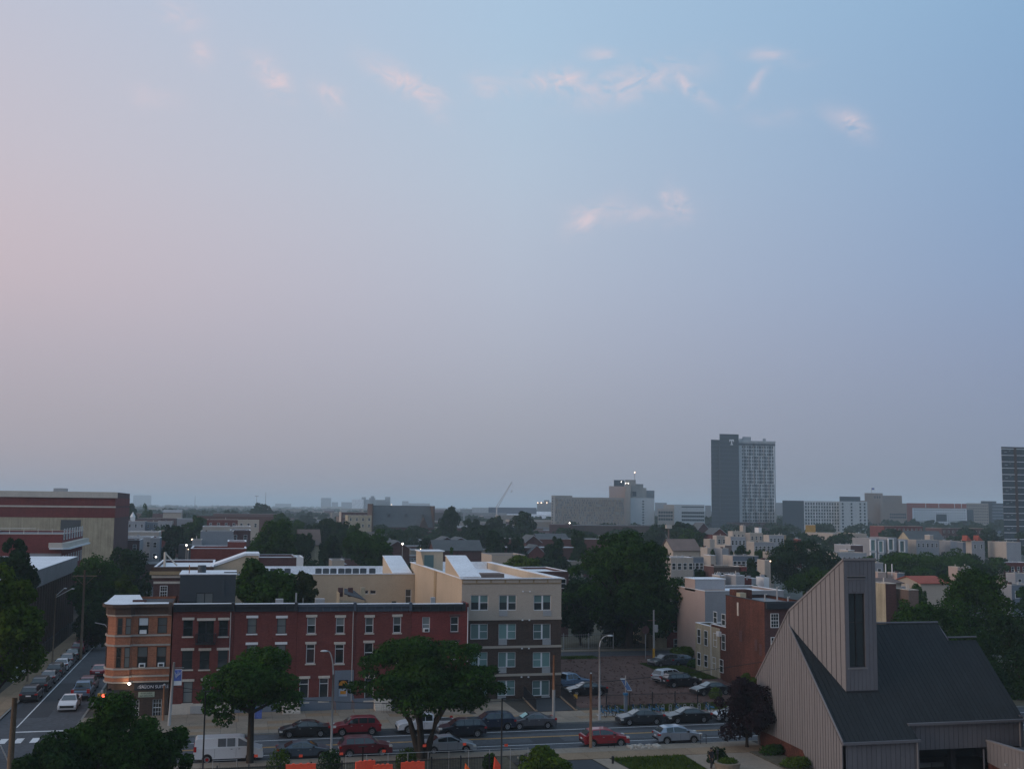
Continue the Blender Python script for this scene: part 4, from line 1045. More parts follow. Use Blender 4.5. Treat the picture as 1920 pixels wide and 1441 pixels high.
# grey rooftop addition, roof clutter
W1 = Wall('F', 130.5)
x0, zt_ = W1.px(338, 1077); x1 = W1.px(442.5, 1077)[0]
b = MB(); h1 = px_hole(W1, 368, 399, 1111, 1131); W1.face(b, x0, x1, zz2 - .3, zt_, [h1], .15); b.quad((x0, 130.5, 10), (x0, 137.5, 10), (x0, 137.5, zt_), (x0, 130.5, zt_)); b.quad((x1, 130.5, 10), (x1, 137.5, 10), (x1, 137.5, zt_), (x1, 130.5, zt_)); b.quad((x0, 137.5, 10), (x1, 137.5, 10), (x1, 137.5, zt_), (x0, 137.5, zt_))
b.build('rooftop_addition', M['siding'], t2)
for k in range(14):
    zz = zz2 + .1 + k * (zt_ - zz2 - .2) / 14
    if zz + .1 < zt_: (W1.box(MB(), x0 + .02, h1[0] - .06, zz, zz + .06, .002, .02).build('clapboard', M['siding'], t2), W1.box(MB(), h1[1] + .06, x1 - .02, zz, zz + .06, .002, .02).build('clapboard', M['siding'], t2)) if zz < h1[3] else W1.box(MB(), x0 + .02, x1 - .02, zz, zz + .06, .002, .02).build('clapboard', M['siding'], t2)
window(W1, t2, (h1[0] + h1[1]) / 2, h1[2], h1[1] - h1[0], h1[3] - h1[2], 'v', 'black', 'blind')
MB().box(x0 - .1, x1 + .1, 130.4, 137.6, zt_, zt_ + .1).build('addition_roof', M['roofwhite'], t2)
b = MB(); b.tube([(x0 + 2.2, 133, zt_ + .1), (x0 + 2.2, 133, zt_ + .9)], .45, 12).build('condenser', M['siding'], t2); MB().tube([(x0 + .9, 131.5, zt_), (x0 + .9, 131.5, zt_ + 1.0)], .06, 6).build('vent_pipe', M['rust'], t2); MB().box(x0 + 4.6, x0 + 6, 132, 132.4, zt_ + .1, zt_ + .2).build('roof_vent', M['roofdark'], t2)
MB().box(x1 - 1.5, x1 - 1.2, 130.36, 130.49, zz2 + .4, zz2 + 1.9).build('wall_pipe', M['siding'], t2)
for (p, q, nm, tt, hh, ww) in ((555, 1131, 'chimney_pipe', t3, 1.0, .16), (568, 1131, 'vent_pipe', t4, .45, .06), (524, 1131, 'roof_hatch', t3, .35, .8), (600, 1131, 'roof_vent', t4, .35, 1.0), (812, 1131, 'roof_vent', t6, .4, .5)):
    xx = PY(p, q, YF + 2)[0]; MB().box(xx - ww / 2, xx + ww / 2, YF + 2, YF + 2 + min(ww, .8), zz4 - .3, zz4 + hh).build(nm, M['steel'], tt)
# brown pitched rear ell behind the stoop house
te = thing('rear_ell', 'small dark pitched roof with two chimneys rising behind the brick row', 'building', (14, 141, 0)); We = Wall('F', 139.0)
xl, zl = We.px(637, 1111); xr, zr = We.px(690, 1130)
b = MB(); b.quad((xl, 139, 8), (xl, 143, 8), (xl, 143, zl), (xl, 139, zl)); b.quad((xl, 139, 8), (xr, 139, 8), (xr, 139, zr), (xl, 139, zl - .8)); b.quad((xr, 139, 8), (xr, 143, 8), (xr, 143, zr), (xr, 139, zr)); b.build('wall', M['stucco_yellow'], te)
MB().prism([(xl + .5, 138.8, zl - .15), (xr - .3, 138.8, zr + .3), (xr - 1.3, 143, zl - .1), (xl + .9, 143, zl + .15)], (0, 0, .12)).build('roof', M['roofdark'], te)
for xx in (xl + .3, xl + 1.5, xr - .4): MB().box(xx - .28, xx + .28, 141, 141.6, zl - .6, zl + .45).build('chimney', M['brick_dark'] if xx < xr - 1 else M['stucco_yellow'], te)

# ------------------------------------------------------------------ four storey apartment building
YA = 128.0; WA = Wall('F', YA); XA0, XA1 = 25.64, WA.px(1052, 1200)[0]; ZA = 13.45; YB = 166.0
tA = thing('apartment_building', 'four storey apartment building with pale top floor and brown brick below', 'apartment building', ((XA0 + XA1) / 2, 147, .12))
cols = [(883, 915.5, 'p', None), (936, 968.5, 'p', 'L'), (1001, 1033.5, 'q', 'R')]
rowsA = [(1115, 1143.5, 'glass', 0), (1169, 1197.5, 'teal', 0), (1222, 1250, 'teal', 0), (1275, 1303, 'teal', 0)]
hl = []
for ri, (pt, pb, pm, _) in enumerate(rowsA):
    for ci, (pl, pr, st, pc) in enumerate(cols):
        s = -.55 * ri if ci else 0; sl = {0: -.6, 1: -.9, 2: -.9}[ci] * ri
        hl.append((px_hole(WA, pl + sl, pr + sl, pt, pb), st, pm, pc, ri))
zbr = WA.px(960, 1159)[1]
b = MB(); WA.face(b, XA0, XA1, zbr, ZA, [h[0] for h in hl if h[4] == 0], .18); b.build('top_floor_wall', M['stucco_grey'], tA)
b = MB(); WA.face(b, XA0, XA1, .12, zbr, [h[0] for h in hl if h[4] > 0], .18); b.quad((XA1, YA, .1), (XA1, YB, .1), (XA1, YB, zbr), (XA1, YA, zbr)); b.build('brick_wall', M['brick_brown'], tA)
b = MB(); b.quad((XA1, YA, zbr), (XA1, YB, zbr), (XA1, YB, ZA), (XA1, YA, ZA)); b.quad((XA0, YB, 0), (XA1, YB, 0), (XA1, YB, ZA), (XA0, YB, ZA)); b.quad((XA1 - .35, YA + .3, ZA - .9), (XA1 - .35, YB - .3, ZA - .9), (XA1 - .35, YB - .3, ZA), (XA1 - .35, YA + .3, ZA)); b.quad((XA0, YA, .1), (XA0, YB, .1), (XA0, YB, ZA), (XA0, YA, ZA))
b.build('side_wall', M['stucco_beige'], tA)
MB().box(XA0 - .08, XA0 - .003, 144.5, 146, 8, ZA).build('pilaster', M['cornice_gold'], tA)
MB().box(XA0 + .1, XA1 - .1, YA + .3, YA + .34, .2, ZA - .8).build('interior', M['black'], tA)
MB().box(XA0 + .02, XA1 - .36, YA + .02, YB - .02, ZA - 1.1, ZA - .9).build('roof', M['roofwhite'], tA)
b = MB(); b.box(XA0 - .25, XA1 + .3, YA - .30, YA + .3, ZA, ZA + .12).box(XA0 - .12, XA0 + .3, YA + .302, YB + .05, ZA, ZA + .1).box(XA1 - .4, XA1 + .3, YA + .302, YB + .05, ZA, ZA + .1).box(XA0 + .3, XA1 - .4, YB - .35, YB + .05, ZA, ZA + .11); b.build('coping', M['roofwhite'], tA)
MB().box(XA0 + .3, XA1 - .4, YB - .4, YB - .36, ZA - .9, ZA).build('parapet_lining', M['roofwhite'], tA)
z1_, z2_ = WA.px(960, 1086)[1], WA.px(960, 1093.5)[1]
WA.box(MB(), XA0 + .02, XA1 - .02, z2_, ZA - .003, .003, .08).build('frieze', M['cornice_gold'], tA)
fp = MB().box(-.74, .74, -.03, 0, 0, (ZA - z2_) * .58).mesh('frieze_panel', M['stucco_grey'])
for k in range(7): inst('frieze_panel', fp, tA, WA.p(XA0 + (XA1 - XA0) * (k + .5) / 7, z2_ + (ZA - z2_) * .2, .082))
for pyy in (1159.5, 1212, 1264.5): z = WA.px(960, pyy)[1]; WA.box(MB(), XA0 + .0, XA1 + .03, z - .13, z + .13, .003, .09).build('stone_band', M['stucco_grey'], tA)
for h_, st, pm, pc, ri in hl:
    window(WA, tA, (h_[0] + h_[1]) / 2, h_[2], h_[1] - h_[0], h_[3] - h_[2], st, 'white', pm, ptac=pc, top=('teal' if ri == 0 else None))
vm = MB().box(-.09, .09, -.07, 0, -.07, .07).mesh('wall_vent', M['white'])
for pyy in (1108, 1161.5 + 0, 1214.5, 1268):
    for pxx in (980, 993): a, z = WA.px(pxx - (pyy - 1108) * .017, pyy); inst('wall_vent', vm, tA, WA.p(a, z, .1))
def wedge(nm, x0, x1, ya, za, yb, zb, zbase, mt, ms, t):
    b = MB(); b.prism([(x0 - .08, ya, za), (x1 + .08, ya, za), (x1 + .08, yb - .8, zb), (x1 + .08, yb, zb + .02), (x0 - .08, yb, zb + .02), (x0 - .08, yb - .8, zb)], (0, 0, .1)); b.build(nm + '_roof', M[mt], t)
    b = MB(); b.poly([(x0, ya, zbase), (x0, yb, zbase), (x0, yb, zb), (x0, yb - .8, zb), (x0, ya, za)]); b.poly([(x1, ya, zbase), (x1, yb, zbase), (x1, yb, zb), (x1, yb - .8, zb), (x1, ya, za)]); b.quad((x0, yb, zbase), (x1, yb, zbase), (x1, yb, zb), (x0, yb, zb)); b.quad((x0, ya, zbase), (x1, ya, zbase), (x1, ya, za), (x0, ya, za)); b.build(nm, M[ms], t)
wedge('stair_bulkhead', 25.66, 28.0, 129.0, ZA + .12, 138.6, 15.55, ZA - 1, 'roofwhite', 'stucco_beige', tA)
b = MB(); b.box(25.68, 28.8, 157.5, 161.5, ZA - 1, 15.35); b.poly([(25.67, 157.5, 15.35), (25.67, 157.5, ZA), (25.67, 154.5, ZA)]); b.build('stair_tower', M['stucco_beige'], tA); MB().box(25.5, 29.0, 157.3, 161.7, 15.35, 15.5).build('tower_coping', M['roofwhite'], tA); MB().box(26.2, 27.5, 157.46, 157.49, ZA - .6, 14.9).build('tower_panel', M['teal'], tA)
MB().box(29.5, 33.4, 140, 143.0, ZA - .9, ZA - .15).build('roof_unit', M['shingle'], tA)
# lower beige rear wing
YW = 162.0; WW = Wall('F', YW); xw0, zw = WW.px(488, 1077); xw0 = WW.px(398, 1077)[0]; xw1 = 25.6; zw = WW.px(640, 1076.5)[1]
tW = thing('rear_wing', 'long low beige wing with a white roof parapet behind the brick row', 'building', ((xw0 + xw1) / 2, 171, 0))
wins_w = [(681, 691, 1106, 1113), (694, 705, 1106, 1113), (760, 771, 1104, 1131), (734, 744, 1126, 1140)]
b = MB(); WW.face(b, xw0, xw1, 0, zw, [px_hole(WW, *w) for w in wins_w], .2); b.quad((xw0, YW, 0), (xw0, 182, 0), (xw0, 182, zw), (xw0, YW, zw)); b.quad((xw0, 182, 0), (xw1, 182, 0), (xw1, 182, zw), (xw0, 182, zw)); b.build('wall', M['stucco_beige'], tW)
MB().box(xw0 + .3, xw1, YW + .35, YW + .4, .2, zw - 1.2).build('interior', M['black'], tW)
MB().box(xw0 + .02, xw1, YW + .02, 181.98, zw - 1.1, zw - .9).build('roof', M['roofwhite'], tW)
b = MB(); b.box(xw0, xw1, YW - .08, YW + .3, zw, zw + .12).box(xw0, xw1, 181.7, 182.1, zw, zw + .12); b.build('coping', M['roofwhite'], tW); MB().box(xw0, xw1, 181.6, 181.69, zw - .9, zw).build('parapet_lining', M['roofwhite'], tW)
for w in wins_w: h_ = px_hole(WW, *w); window(WW, tW, (h_[0] + h_[1]) / 2, h_[2], h_[1] - h_[0], h_[3] - h_[2], 'h' if w[3] - w[2] > 10 else '', 'white', 'glass')
cm_ = MB().box(-.45, .45, -.4, .4, 0, .85).mesh('condenser', M['siding'])
cmt = MB().tube([(0, 0, .85), (0, 0, .89)], .32, 10).mesh('fan', M['black'])
CN = [512, 539, 597, 611, 625, 640, 653, 667, 681, 698]; ORD = ['first', 'second', 'third', 'fourth', 'fifth', 'sixth', 'seventh', 'eighth', 'ninth', 'tenth']
for p in (512, 539, 597, 611, 625, 640, 653, 667, 681, 698):
    tcn = thing('roof_condenser', f'{ORD[CN.index(p)]} dark condenser unit from the left on the white roof of the beige wing', 'air conditioner', (PY(p, 1073, 178)[0], 178, zw - .9), 0, 'condenser units in a line on the white wing roof')
    inst('casing', cm_, tcn, (PY(p, 1073, 178)[0], 178, zw - .9)); inst('fan', cmt, tcn, (PY(p, 1073, 178)[0], 178, zw - .9))
p0, p1, p2, p3 = [WW.px(*q) for q in ((398, 1065), (461, 1041.5), (485.5, 1041.5), (485.5, 1079))]
b = MB(); b.prism([(p0[0], YW + 1, p0[1]), (p1[0], YW + 1, p1[1]), (p2[0], YW + 1, p2[1]), (p2[0], YW + 1, 9), (p0[0], YW + 1, 9)], (0, 6, 0)); b.build('sloped_bulkhead', M['stucco_beige'], tW)
b = MB(); b.prism([(p0[0] - .3, YW + .9, p0[1]), (p1[0], YW + .9, p1[1]), (p2[0] + .1, YW + .9, p2[1]), (p2[0] + .1, YW + .9, p2[1] + .3), (p1[0] - .05, YW + .9, p1[1] + .3), (p0[0] - .3, YW + .9, p0[1] + .3)], (0, 6.2, 0)); b.build('bulkhead_coping', M['roofwhite'], tW)
wedge('stair_bulkhead', 22.6, 25.2, YW + .4, zw + .1, 174, 14.0, zw - 1, 'roofwhite', 'stucco_beige', tW)
# ramp, low walls and iron fences before the apartment building
t = thing('parking_ramp', 'sunken garage entrance with tan side walls and black railings', 'ramp', (35, 122, 0))
xr0, xr1 = PY(1006, 1330, 127.5)[0], PY(1046, 1330, 127.5)[0]; zg_ = PY(1025, 1309, 127.5)[1]
LA, LB, RA, RB = PY(979, 1314, 127.9), PY(1004, 1338, 119.5), PY(1049, 1313, 127.9), PY(1079, 1338, 119.2)
for A_, B_, ya, yb in ((LA, LB, 127.9, 119.5), (RA, RB, 127.9, 119.2)): MB().prism([(A_[0], ya, .15), (A_[0], ya, max(A_[1], .3)), (B_[0], yb, max(B_[1], .25)), (B_[0], yb, .15)], (.25, 0, 0)).build('side_wall', M['tan_wall'], t)
MB().box(xr0, xr1, 127.5, 127.95, .15, zg_).build('garage_door', M['iron'], t)
MB().prism([(LB[0] + .3, 119.5, .146), (RB[0] - .1, 119.5, .146), (RA[0], 127.5, .146), (LA[0] + .3, 127.5, .146)], (0, 0, .006)).build('ramp_floor', M['asphalt_patch'], t)
pkm = MB().box(-.014, .014, -.014, .014, 0, 1.2).mesh('picket', M['iron'])
for (A, B) in (((LA[0] + .1, 127.6, max(LA[1], .3)), (LB[0] + .1, 119.6, max(LB[1], .25))), ((RA[0] + .1, 127.6, max(RA[1], .3)), (RB[0] + .1, 119.3, max(RB[1], .25)))):
    A, B = Vector(A), Vector(B)
    for k in range(40): inst('picket', pkm, t, A.lerp(B, k / 39))
    MB().tube([A + Vector((0, 0, 1.2)), B + Vector((0, 0, 1.2))], .03, 5).build('rail', M['iron'], t)
MB().box(xr1 + .1, xr1 + .5, 121.6, 121.65, 1.0, 1.45).build('warning_plate', M['sigyel'], t)
# ------------------------------------------------------------------ metal clad church
def clip(poly, a, keep_gt):
    out = []
    for i in range(len(poly)):
        p, q = poly[i], poly[(i + 1) % len(poly)]
        ip, iq = (p[0] >= a) == keep_gt, (q[0] >= a) == keep_gt
        if ip: out.append(p)
        if ip != iq and abs(q[0] - p[0]) > 1e-9:
            s = (a - p[0]) / (q[0] - p[0]); out.append((a, p[1] + (q[1] - p[1]) * s))
    return out
def panels(t, poly, fn, nrm, a0, a1, wdt, m, name='wall_panel', gap=.035, th=.03):
    """cut POLY (pairs a, b) into upright strips; FN turns (a, b) into a point in the scene"""
    n = max(1, round((a1 - a0) / wdt)); w = (a1 - a0) / n
    for k in range(n):
        p = clip(clip(poly, a0 + k * w + gap / 2, True), a0 + (k + 1) * w - gap / 2, False)
        if len(p) < 3: continue
        ar = 0.5 * sum(p[i][0] * p[(i + 1) % len(p)][1] - p[(i + 1) % len(p)][0] * p[i][1] for i in range(len(p)))
        if abs(ar) < .004: continue
        MB().prism([fn(*q) for q in p], Vector(nrm) * th).build(name, M[m], t)
CX, CYF, CZE = 48.0, 84.5, 3.3
SL = (11.5 - CZE) / (93.1 - CYF)
tK = thing('church', 'modern church clad in grey standing seam metal with a tall slanted tower', 'church', (56, 92, .1))
def LX(a, b): return (CX, a, b)
low = [(99.7, 1.5), (96.3, 1.45), (91.1, 1.32), (89.6, .05), (CYF, .05)]
gab = [(99.7, 1.5), (99.7, 6.1), (93.1, 12.8), (93.1, 11.5), (CYF, CZE), (CYF, .05), (89.65, .05), (91.1, 1.32), (96.3, 1.45)]
MB().prism([(CX + .04, a, b) for a, b in gab], (.25, 0, 0)).build('gable_core', M['trim'], tK)
panels(tK, gab, lambda a, b: (CX + .03, a, b), (-1, 0, 0), CYF, 99.7, .44, 'panel_lit', gap=.10, th=.06)
MB().prism([(CX + .12, 99.6, 0), (CX + .12, 99.6, 1.6), (CX + .12, 91.0, 1.4), (CX + .12, 89.5, .15), (CX + .12, 89.5, 0)], (.2, 0, 0)).build('brick_base', M['brick_old'], tK)
# roof in seam-to-seam panels
def RZ(y): return CZE + (y - CYF) * SL
roofp = [(CX - .1, CYF - .12), (54.75, CYF - .12), (54.75, 85.6), (65.6, 85.6), (65.6, 91.7), (62.7, 91.7), (62.7, 93.1), (CX - .1, 93.1)]
MB().prism([(x, y, RZ(y) - .12) for x, y in roofp], (0, 0, .06)).build('roof_deck', M['trim'], tK)
panels(tK, roofp, lambda a, b: (a, b, RZ(b) - .05), (0, -SL * .7, .7), CX - .1, 65.6, .42, 'panel_roof', 'roof_panel', .03, .05)
MB().prism([(CX, 93.1, 11.45), (62.7, 93.1, 11.45), (62.7, 99.7, 6.0), (CX, 99.7, 6.0)], (0, 0, .08)).build('back_roof', M['panel_roof'], tK)
MB().box(CX, 65.6, 99.4, 99.7, 0, 6.0).build('back_wall', M['panel_shade'], tK); MB().box(65.3, 65.6, 85.7, 99.4, 0, 4.6).build('side_wall', M['panel_shade'], tK)
MB().prism([(62.7, 91.7, 10.3), (62.7, 93.1, 11.4), (62.7, 99.7, 6), (62.7, 99.7, 4), (62.7, 91.7, 4)], (.1, 0, 0)).build('side_gable', M['panel_shade'], tK)
b = MB(); b.tube([(52.9, 93.15, 11.62), (62.75, 93.15, 11.62)], .09, 6).build('ridge_cap', M['panel_shade'], tK); MB().tube([(62.7, 91.7, 10.42), (65.65, 91.7, 10.42)], .08, 6).build('ridge_cap', M['panel_shade'], tK)
MB().prism([(CX - .12, CYF - .15, CZE - .12), (CX - .12, 93.1, 11.42), (CX - .12, 93.1, 11.6), (CX - .12, CYF - .15, CZE + .06)], (.12, 0, 0)).build('verge_trim', M['panel_lit'], tK)
MB().prism([(CX - .1, 93.1, 12.74), (CX - .1, 99.8, 6.0), (CX - .1, 99.8, 6.18), (CX - .1, 93.1, 12.92)], (.4, 0, 0)).build('verge_trim', M['panel_lit'], tK)
# eave gutters and front walls
MB().box(CX - .1, 54.9, CYF - .34, CYF - .125, CZE - .24, CZE - .04).build('gutter', M['panel_shade'], tK)
ze2 = RZ(85.6)
MB().box(54.5, 65.7, 85.3, 85.59, ze2 - .22, ze2 - .02).build('gutter', M['panel_shade'], tK)
MB().box(CX + .3, 54.9, CYF + .04, CYF + .2, -.5, CZE - .1).build('front_core', M['trim'], tK)
panels(tK, [(CX, -.5), (54.9, -.5), (54.9, CZE - .12), (CX, CZE - .12)], lambda a, b: (a, CYF + .03, b), (0, -1, 0), CX, 54.9, .44, 'panel_shade')
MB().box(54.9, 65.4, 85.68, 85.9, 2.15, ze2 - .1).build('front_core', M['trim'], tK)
panels(tK, [(54.9, 2.12), (65.5, 2.12), (65.5, ze2 - .12), (54.9, ze2 - .12)], lambda a, b: (a, 85.66, b), (0, -1, 0), 54.9, 65.5, .44, 'panel_shade')
MB().tube([(54.6, CYF - .2, CZE - .2), (54.6, CYF - .2, -.4)], .06, 6).build('downspout', M['panel_lit'], tK); MB().tube([(65.1, 85.45, ze2 - .2), (65.1, 85.45, 1.4)], .07, 6).build('downspout', M['panel_lit'], tK); MB().tube([(61.5, 85.4, 2.0), (61.5, 85.4, -.4)], .07, 6).build('downspout', M['panel_shade'], tK)
MB().box(54.9, 54.96, CYF + .1, 92, -.5, 2.1).build('porch_wall', M['trim'], tK)
MB().box(55, 65.3, 85.92, 92, 2.14, 2.3).build('porch_ceiling', M['trim'], tK); MB().box(55, 65.3, 91.8, 92, -.5, 2.1).build('porch_back', M['black'], tK)
MB().box(59.5, 60.0, 87, 87.5, -.5, 2.12).build('porch_column', M['trim'], tK)
for k in range(4):
    x = 54.8 + k * 1.28; o = MB().box(x, x + 1.14, 88.4, 88.46, -1.1, .35).build('entrance_glass', M['blind'], tK)
    b = MB(); b.box(x - .06, x, 88.36, 88.5, -1.1, .42); b.box(x, x + 1.14, 88.36, 88.5, .35, .42); b.build('entrance_frame', M['panel_shade'] if k else M['black'], tK)
# wing wall and the second gable at the right edge
tw = [(85.5, 2.62), (79.6, 2.62), (79.6, .25), (85.5, .95)]
MB().prism([(61.9, a, b) for a, b in tw], (.2, 0, 0)).build('wing_core', M['trim'], tK)
panels(tK, tw, lambda a, b: (61.895, a, b), (-1, 0, 0), 79.6, 85.5, .44, 'panel_lit')
MB().box(61.78, 62.15, 79.6, 85.5, 2.63, 2.76).build('wing_coping', M['panel_lit'], tK)
MB().box(61.95, 62.1, 79.6, 85.5, -.6, 1.0).build('brick_base', M['brick_old'], tK)
MB().box(62.1, 66.8, 79.6, 85.2, 2.0, 2.1).build('wing_roof', M['roofdark'], tK)
for y in (83.0, 81.4): MB().box(61.72, 61.86, y - .13, y + .13, 1.18, 1.34).build('wall_light', M['steel'], tK)
g2 = [(80.1, .1), (80.1, 11.75), (71.0, 3.1), (71.0, .1)]
MB().prism([(61.84, a, b) for a, b in g2], (.25, 0, 0)).build('gable_core', M['trim'], tK)
panels(tK, g2, lambda a, b: (61.83, a, b), (-1, 0, 0), 71.0, 80.1, .44, 'panel_lit')
MB().prism([(61.7, 80.2, 11.86), (75, 80.2, 11.86), (75, 71, 3.15), (61.7, 71, 3.15)], (0, 0, .1)).build('wing_roof', M['panel_roof'], tK)
MB().box(61.9, 75, 80.15, 80.3, 0, 11.8).build('back_wall', M['panel_shade'], tK)
# tower
TX0, TX1, TY = 50.4, 53.35, 87.9
Pp, Kk, Tt, Bb = (48.0, 93.1, 11.5), (48.0, 93.1, 12.8), (TX0, TY, 17.45), (TX0, TY, RZ(TY))
dv = Vector((TX0 - 48.0, TY - 93.1, 0)); L_ = dv.length; du = dv.normalized(); nn = Vector((du.y, -du.x, 0)); nn = nn if nn.x < 0 else -nn
tow = [(0, 11.4), (0, 12.8), (L_, 17.45), (L_, RZ(TY) - .1)]
MB().prism([Vector((48.0, 93.1, b)) + du * a - nn * .06 for a, b in tow], -nn * .2).build('tower_core', M['trim'], tK)
panels(tK, tow, lambda a, b: Vector((48.0, 93.1, b)) + du * a - nn * .05, nn, 0, L_, .48, 'panel_lit', gap=.06, th=.04)
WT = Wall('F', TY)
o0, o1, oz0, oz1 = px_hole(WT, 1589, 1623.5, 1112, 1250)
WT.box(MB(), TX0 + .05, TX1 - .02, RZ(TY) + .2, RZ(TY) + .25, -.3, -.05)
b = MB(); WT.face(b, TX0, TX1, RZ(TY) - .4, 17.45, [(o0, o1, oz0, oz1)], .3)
ob = b.build('tower_front', M['panel_shade'], tK)
for k in range(8):
    x = TX0 + (k + .5) * (TX1 - TX0) / 8
    for (za, zb_) in ((oz1 + .12, 17.3), (RZ(TY) - .2, oz0 - .12)):
        if o0 - .1 < x < o1 + .1 or True: WT.box(MB(), x - .17, x + .17, za, zb_, .003, .03).build('wall_panel', M['panel_shade'], tK) if (o0 - .1 < x < o1 + .1) else None
    if not (o0 - .1 < x < o1 + .1): WT.box(MB(), max(x - .17, TX0 + .01), min(x + .17, TX1 - .01), RZ(TY) - .2, 17.3, .003, .03).build('wall_panel', M['panel_shade'], tK)
wf = WT.box(MB(), o0 + .06, o1 - .06, oz0 + .06, oz1 - .06, -.24, -.2).build('tower_window', M['glass'], tK)
zmid = WT.px(1605, 1166.5)[1]; xmid = (o0 + o1) / 2
for (s0, s1, q0, q1) in ((o0, o0 + .06, oz0, oz1), (o1 - .06, o1, oz0, oz1), (o0 + .06, o1 - .06, oz0, oz0 + .06), (o0 + .06, o1 - .06, oz1 - .06, oz1), (xmid - .035, xmid + .035, oz0 + .06, oz1 - .06)):
    WT.box(MB(), s0, s1, q0, q1, -.25, -.10).build('frame', M['trim'], wf)
WT.box(MB(), o0 + .06, xmid - .036, zmid - .03, zmid + .03, -.19, -.14).build('frame', M['trim'], wf); WT.box(MB(), xmid + .036, o1 - .06, zmid - .03, zmid + .03, -.19, -.14).build('frame', M['trim'], wf)
WT.box(MB(), o0 - .12, o1 + .12, oz0 - .14, oz0 - .02, .03, .1).build('window_sill', M['panel_lit'], tK)
l0, l1, lz0, lz1 = px_hole(WT, 1588, 1622, 1078, 1085)
for k in range(3): WT.box(MB(), l0, l1, lz0 + k * .11, lz0 + k * .11 + .06, .032, .09).build('louvre', M['trim'] if k % 2 else M['panel_lit'], tK)
b = MB(); b.poly([(TX1, TY, RZ(TY) - .3), (TX1, TY, 17.45), (TX1, 93.1, 12.8), (TX1, 93.1, 11.3)]); b.poly([(48, 93.1, 12.8), (TX0, TY, 17.45), (TX1, TY, 17.45), (TX1, 93.1, 12.8)]); b.poly([(48, 93.1, 11), (48, 93.1, 12.8), (TX1, 93.1, 12.8), (TX1, 93.1, 11)]); b.build('tower_side', M['panel_shade'], tK)
MB().box(TX0 - .12, TX1 + .05, TY - .1, TY + .06, 17.42, 17.6).build('tower_cap', M['panel_lit'], tK)
MB().prism([Vector((48, 93.1, 12.78)) + nn * .06, Vector((TX0, TY, 17.43)) + nn * .06, Vector((TX0, TY, 17.6)) + nn * .06, Vector((48, 93.1, 12.95)) + nn * .06], -nn * .25).build('tower_cap', M['panel_lit'], tK)
MB().box(TX0 - .02, TX1 + .02, TY - .08, TY - .01, RZ(TY) - .12, RZ(TY) + .12).build('flashing', M['trim'], tK)

# ------------------------------------------------------------------ vehicles
def xat(p, Y): return PY(p, 1385, Y)[0]
YN, YM, YPK = 102.35, 108.9, 111.75
car('van', 'white', (.55, .56, .58), 'white cargo van with a red hubbed rear wheel behind the tree trunk', xat(425, YN) + .2, YN, 0, metal=0)
vw = sorted((o for o in bpy.data.objects if o.name.startswith('wheel') and o.parent and o.parent.name == 'van'), key=lambda o: (o.location.x, o.location.y))[0]
o = MB().tube([(0, -.16, 0), (0, -.13, 0)], .13, 12).build('hub', M['tail'], vw, local=True)
car('sedan', 'slate_blue', (.06, .085, .115), 'slate blue fastback sedan parked ahead of the white van', xat(571, YN), YN, 0, 'cars parked along the near kerb')
car('suv', 'maroon', (.13, .012, .022), 'dark maroon crossover parked on the near kerb behind the iron fence', xat(685, YN), YN, 0, 'cars parked along the near kerb')
car('sedan', 'silver', (.36, .38, .41), 'silver sedan parked right of the spreading tree trunk', xat(841, YN), YN, 0, 'cars parked along the near kerb', metal=.6)
car('crossover', 'red', (.30, .012, .022), 'bright red crossover beside the rusty pole on the near kerb', xat(1133, YN), YN, 0, 'cars parked along the near kerb')
car('crossover', 'silver_blue', (.30, .34, .40), 'silver blue crossover parked near the bike rack', xat(1270, YN), YN, 0, 'cars parked along the near kerb', metal=.6)
car('sedan', 'black', (.012, .013, .016), 'black sedan parked below the round tree on the far kerb', xat(570, YPK), YPK, math.pi, 'cars parked along the far kerb')
car('suv', 'cherry', (.22, .012, .022), 'cherry red sport utility parked on the far kerb left of the stoop', xat(667, YPK), YPK, math.pi, 'cars parked along the far kerb')
car('pickup', 'white', (.55, .56, .58), 'white pickup truck partly hidden behind the spreading tree', xat(797, YPK), YPK, math.pi, metal=0)
car('suv', 'navy', (.012, .020, .045), 'navy sport utility parked behind the moving dark one', xat(921, YPK), YPK, math.pi, 'cars parked along the far kerb')
car('suv', 'midnight', (.008, .011, .020), 'dark blue sport utility driving left in the far lane with lights on', xat(864, YM), YM, math.pi)
car('sedan', 'grey', (.085, .085, .095), 'grey sedan with a pale sunshade in front of the apartment building', xat(996, YPK), YPK, math.pi, 'cars parked along the far kerb')
car('sedan', 'charcoal', (.025, .030, .036), 'charcoal sedan parked before the rental bicycles', xat(1200, YPK), YPK, math.pi, 'cars parked along the far kerb')
car('sedan', 'jet', (.010, .011, .014), 'glossy black sedan parked right of the charcoal sedan', xat(1289, YPK), YPK, math.pi, 'cars parked along the far kerb')
car('sedan', 'silver', (.36, .38, .41), 'grey silver sedan half hidden by the purple tree', xat(1380, YPK), YPK, math.pi, 'cars parked along the far kerb')
sh = thing('sunshade', 'pale teal reflecting sunshade behind the windshield of the grey sedan', 'sunshade', (xat(996, YPK) - 1.0, YPK, 1.0))
MB().prism([(xat(996, YPK) - 1.08, YPK - .60, 1.06), (xat(996, YPK) - 1.08, YPK + .60, 1.06), (xat(996, YPK) - .50, YPK + .5, 1.40), (xat(996, YPK) - .50, YPK - .5, 1.40)], (-.005, 0, .035)).build('sheet', mat('sunshade_foil', (.38, .58, .56), .4, .5), sh)
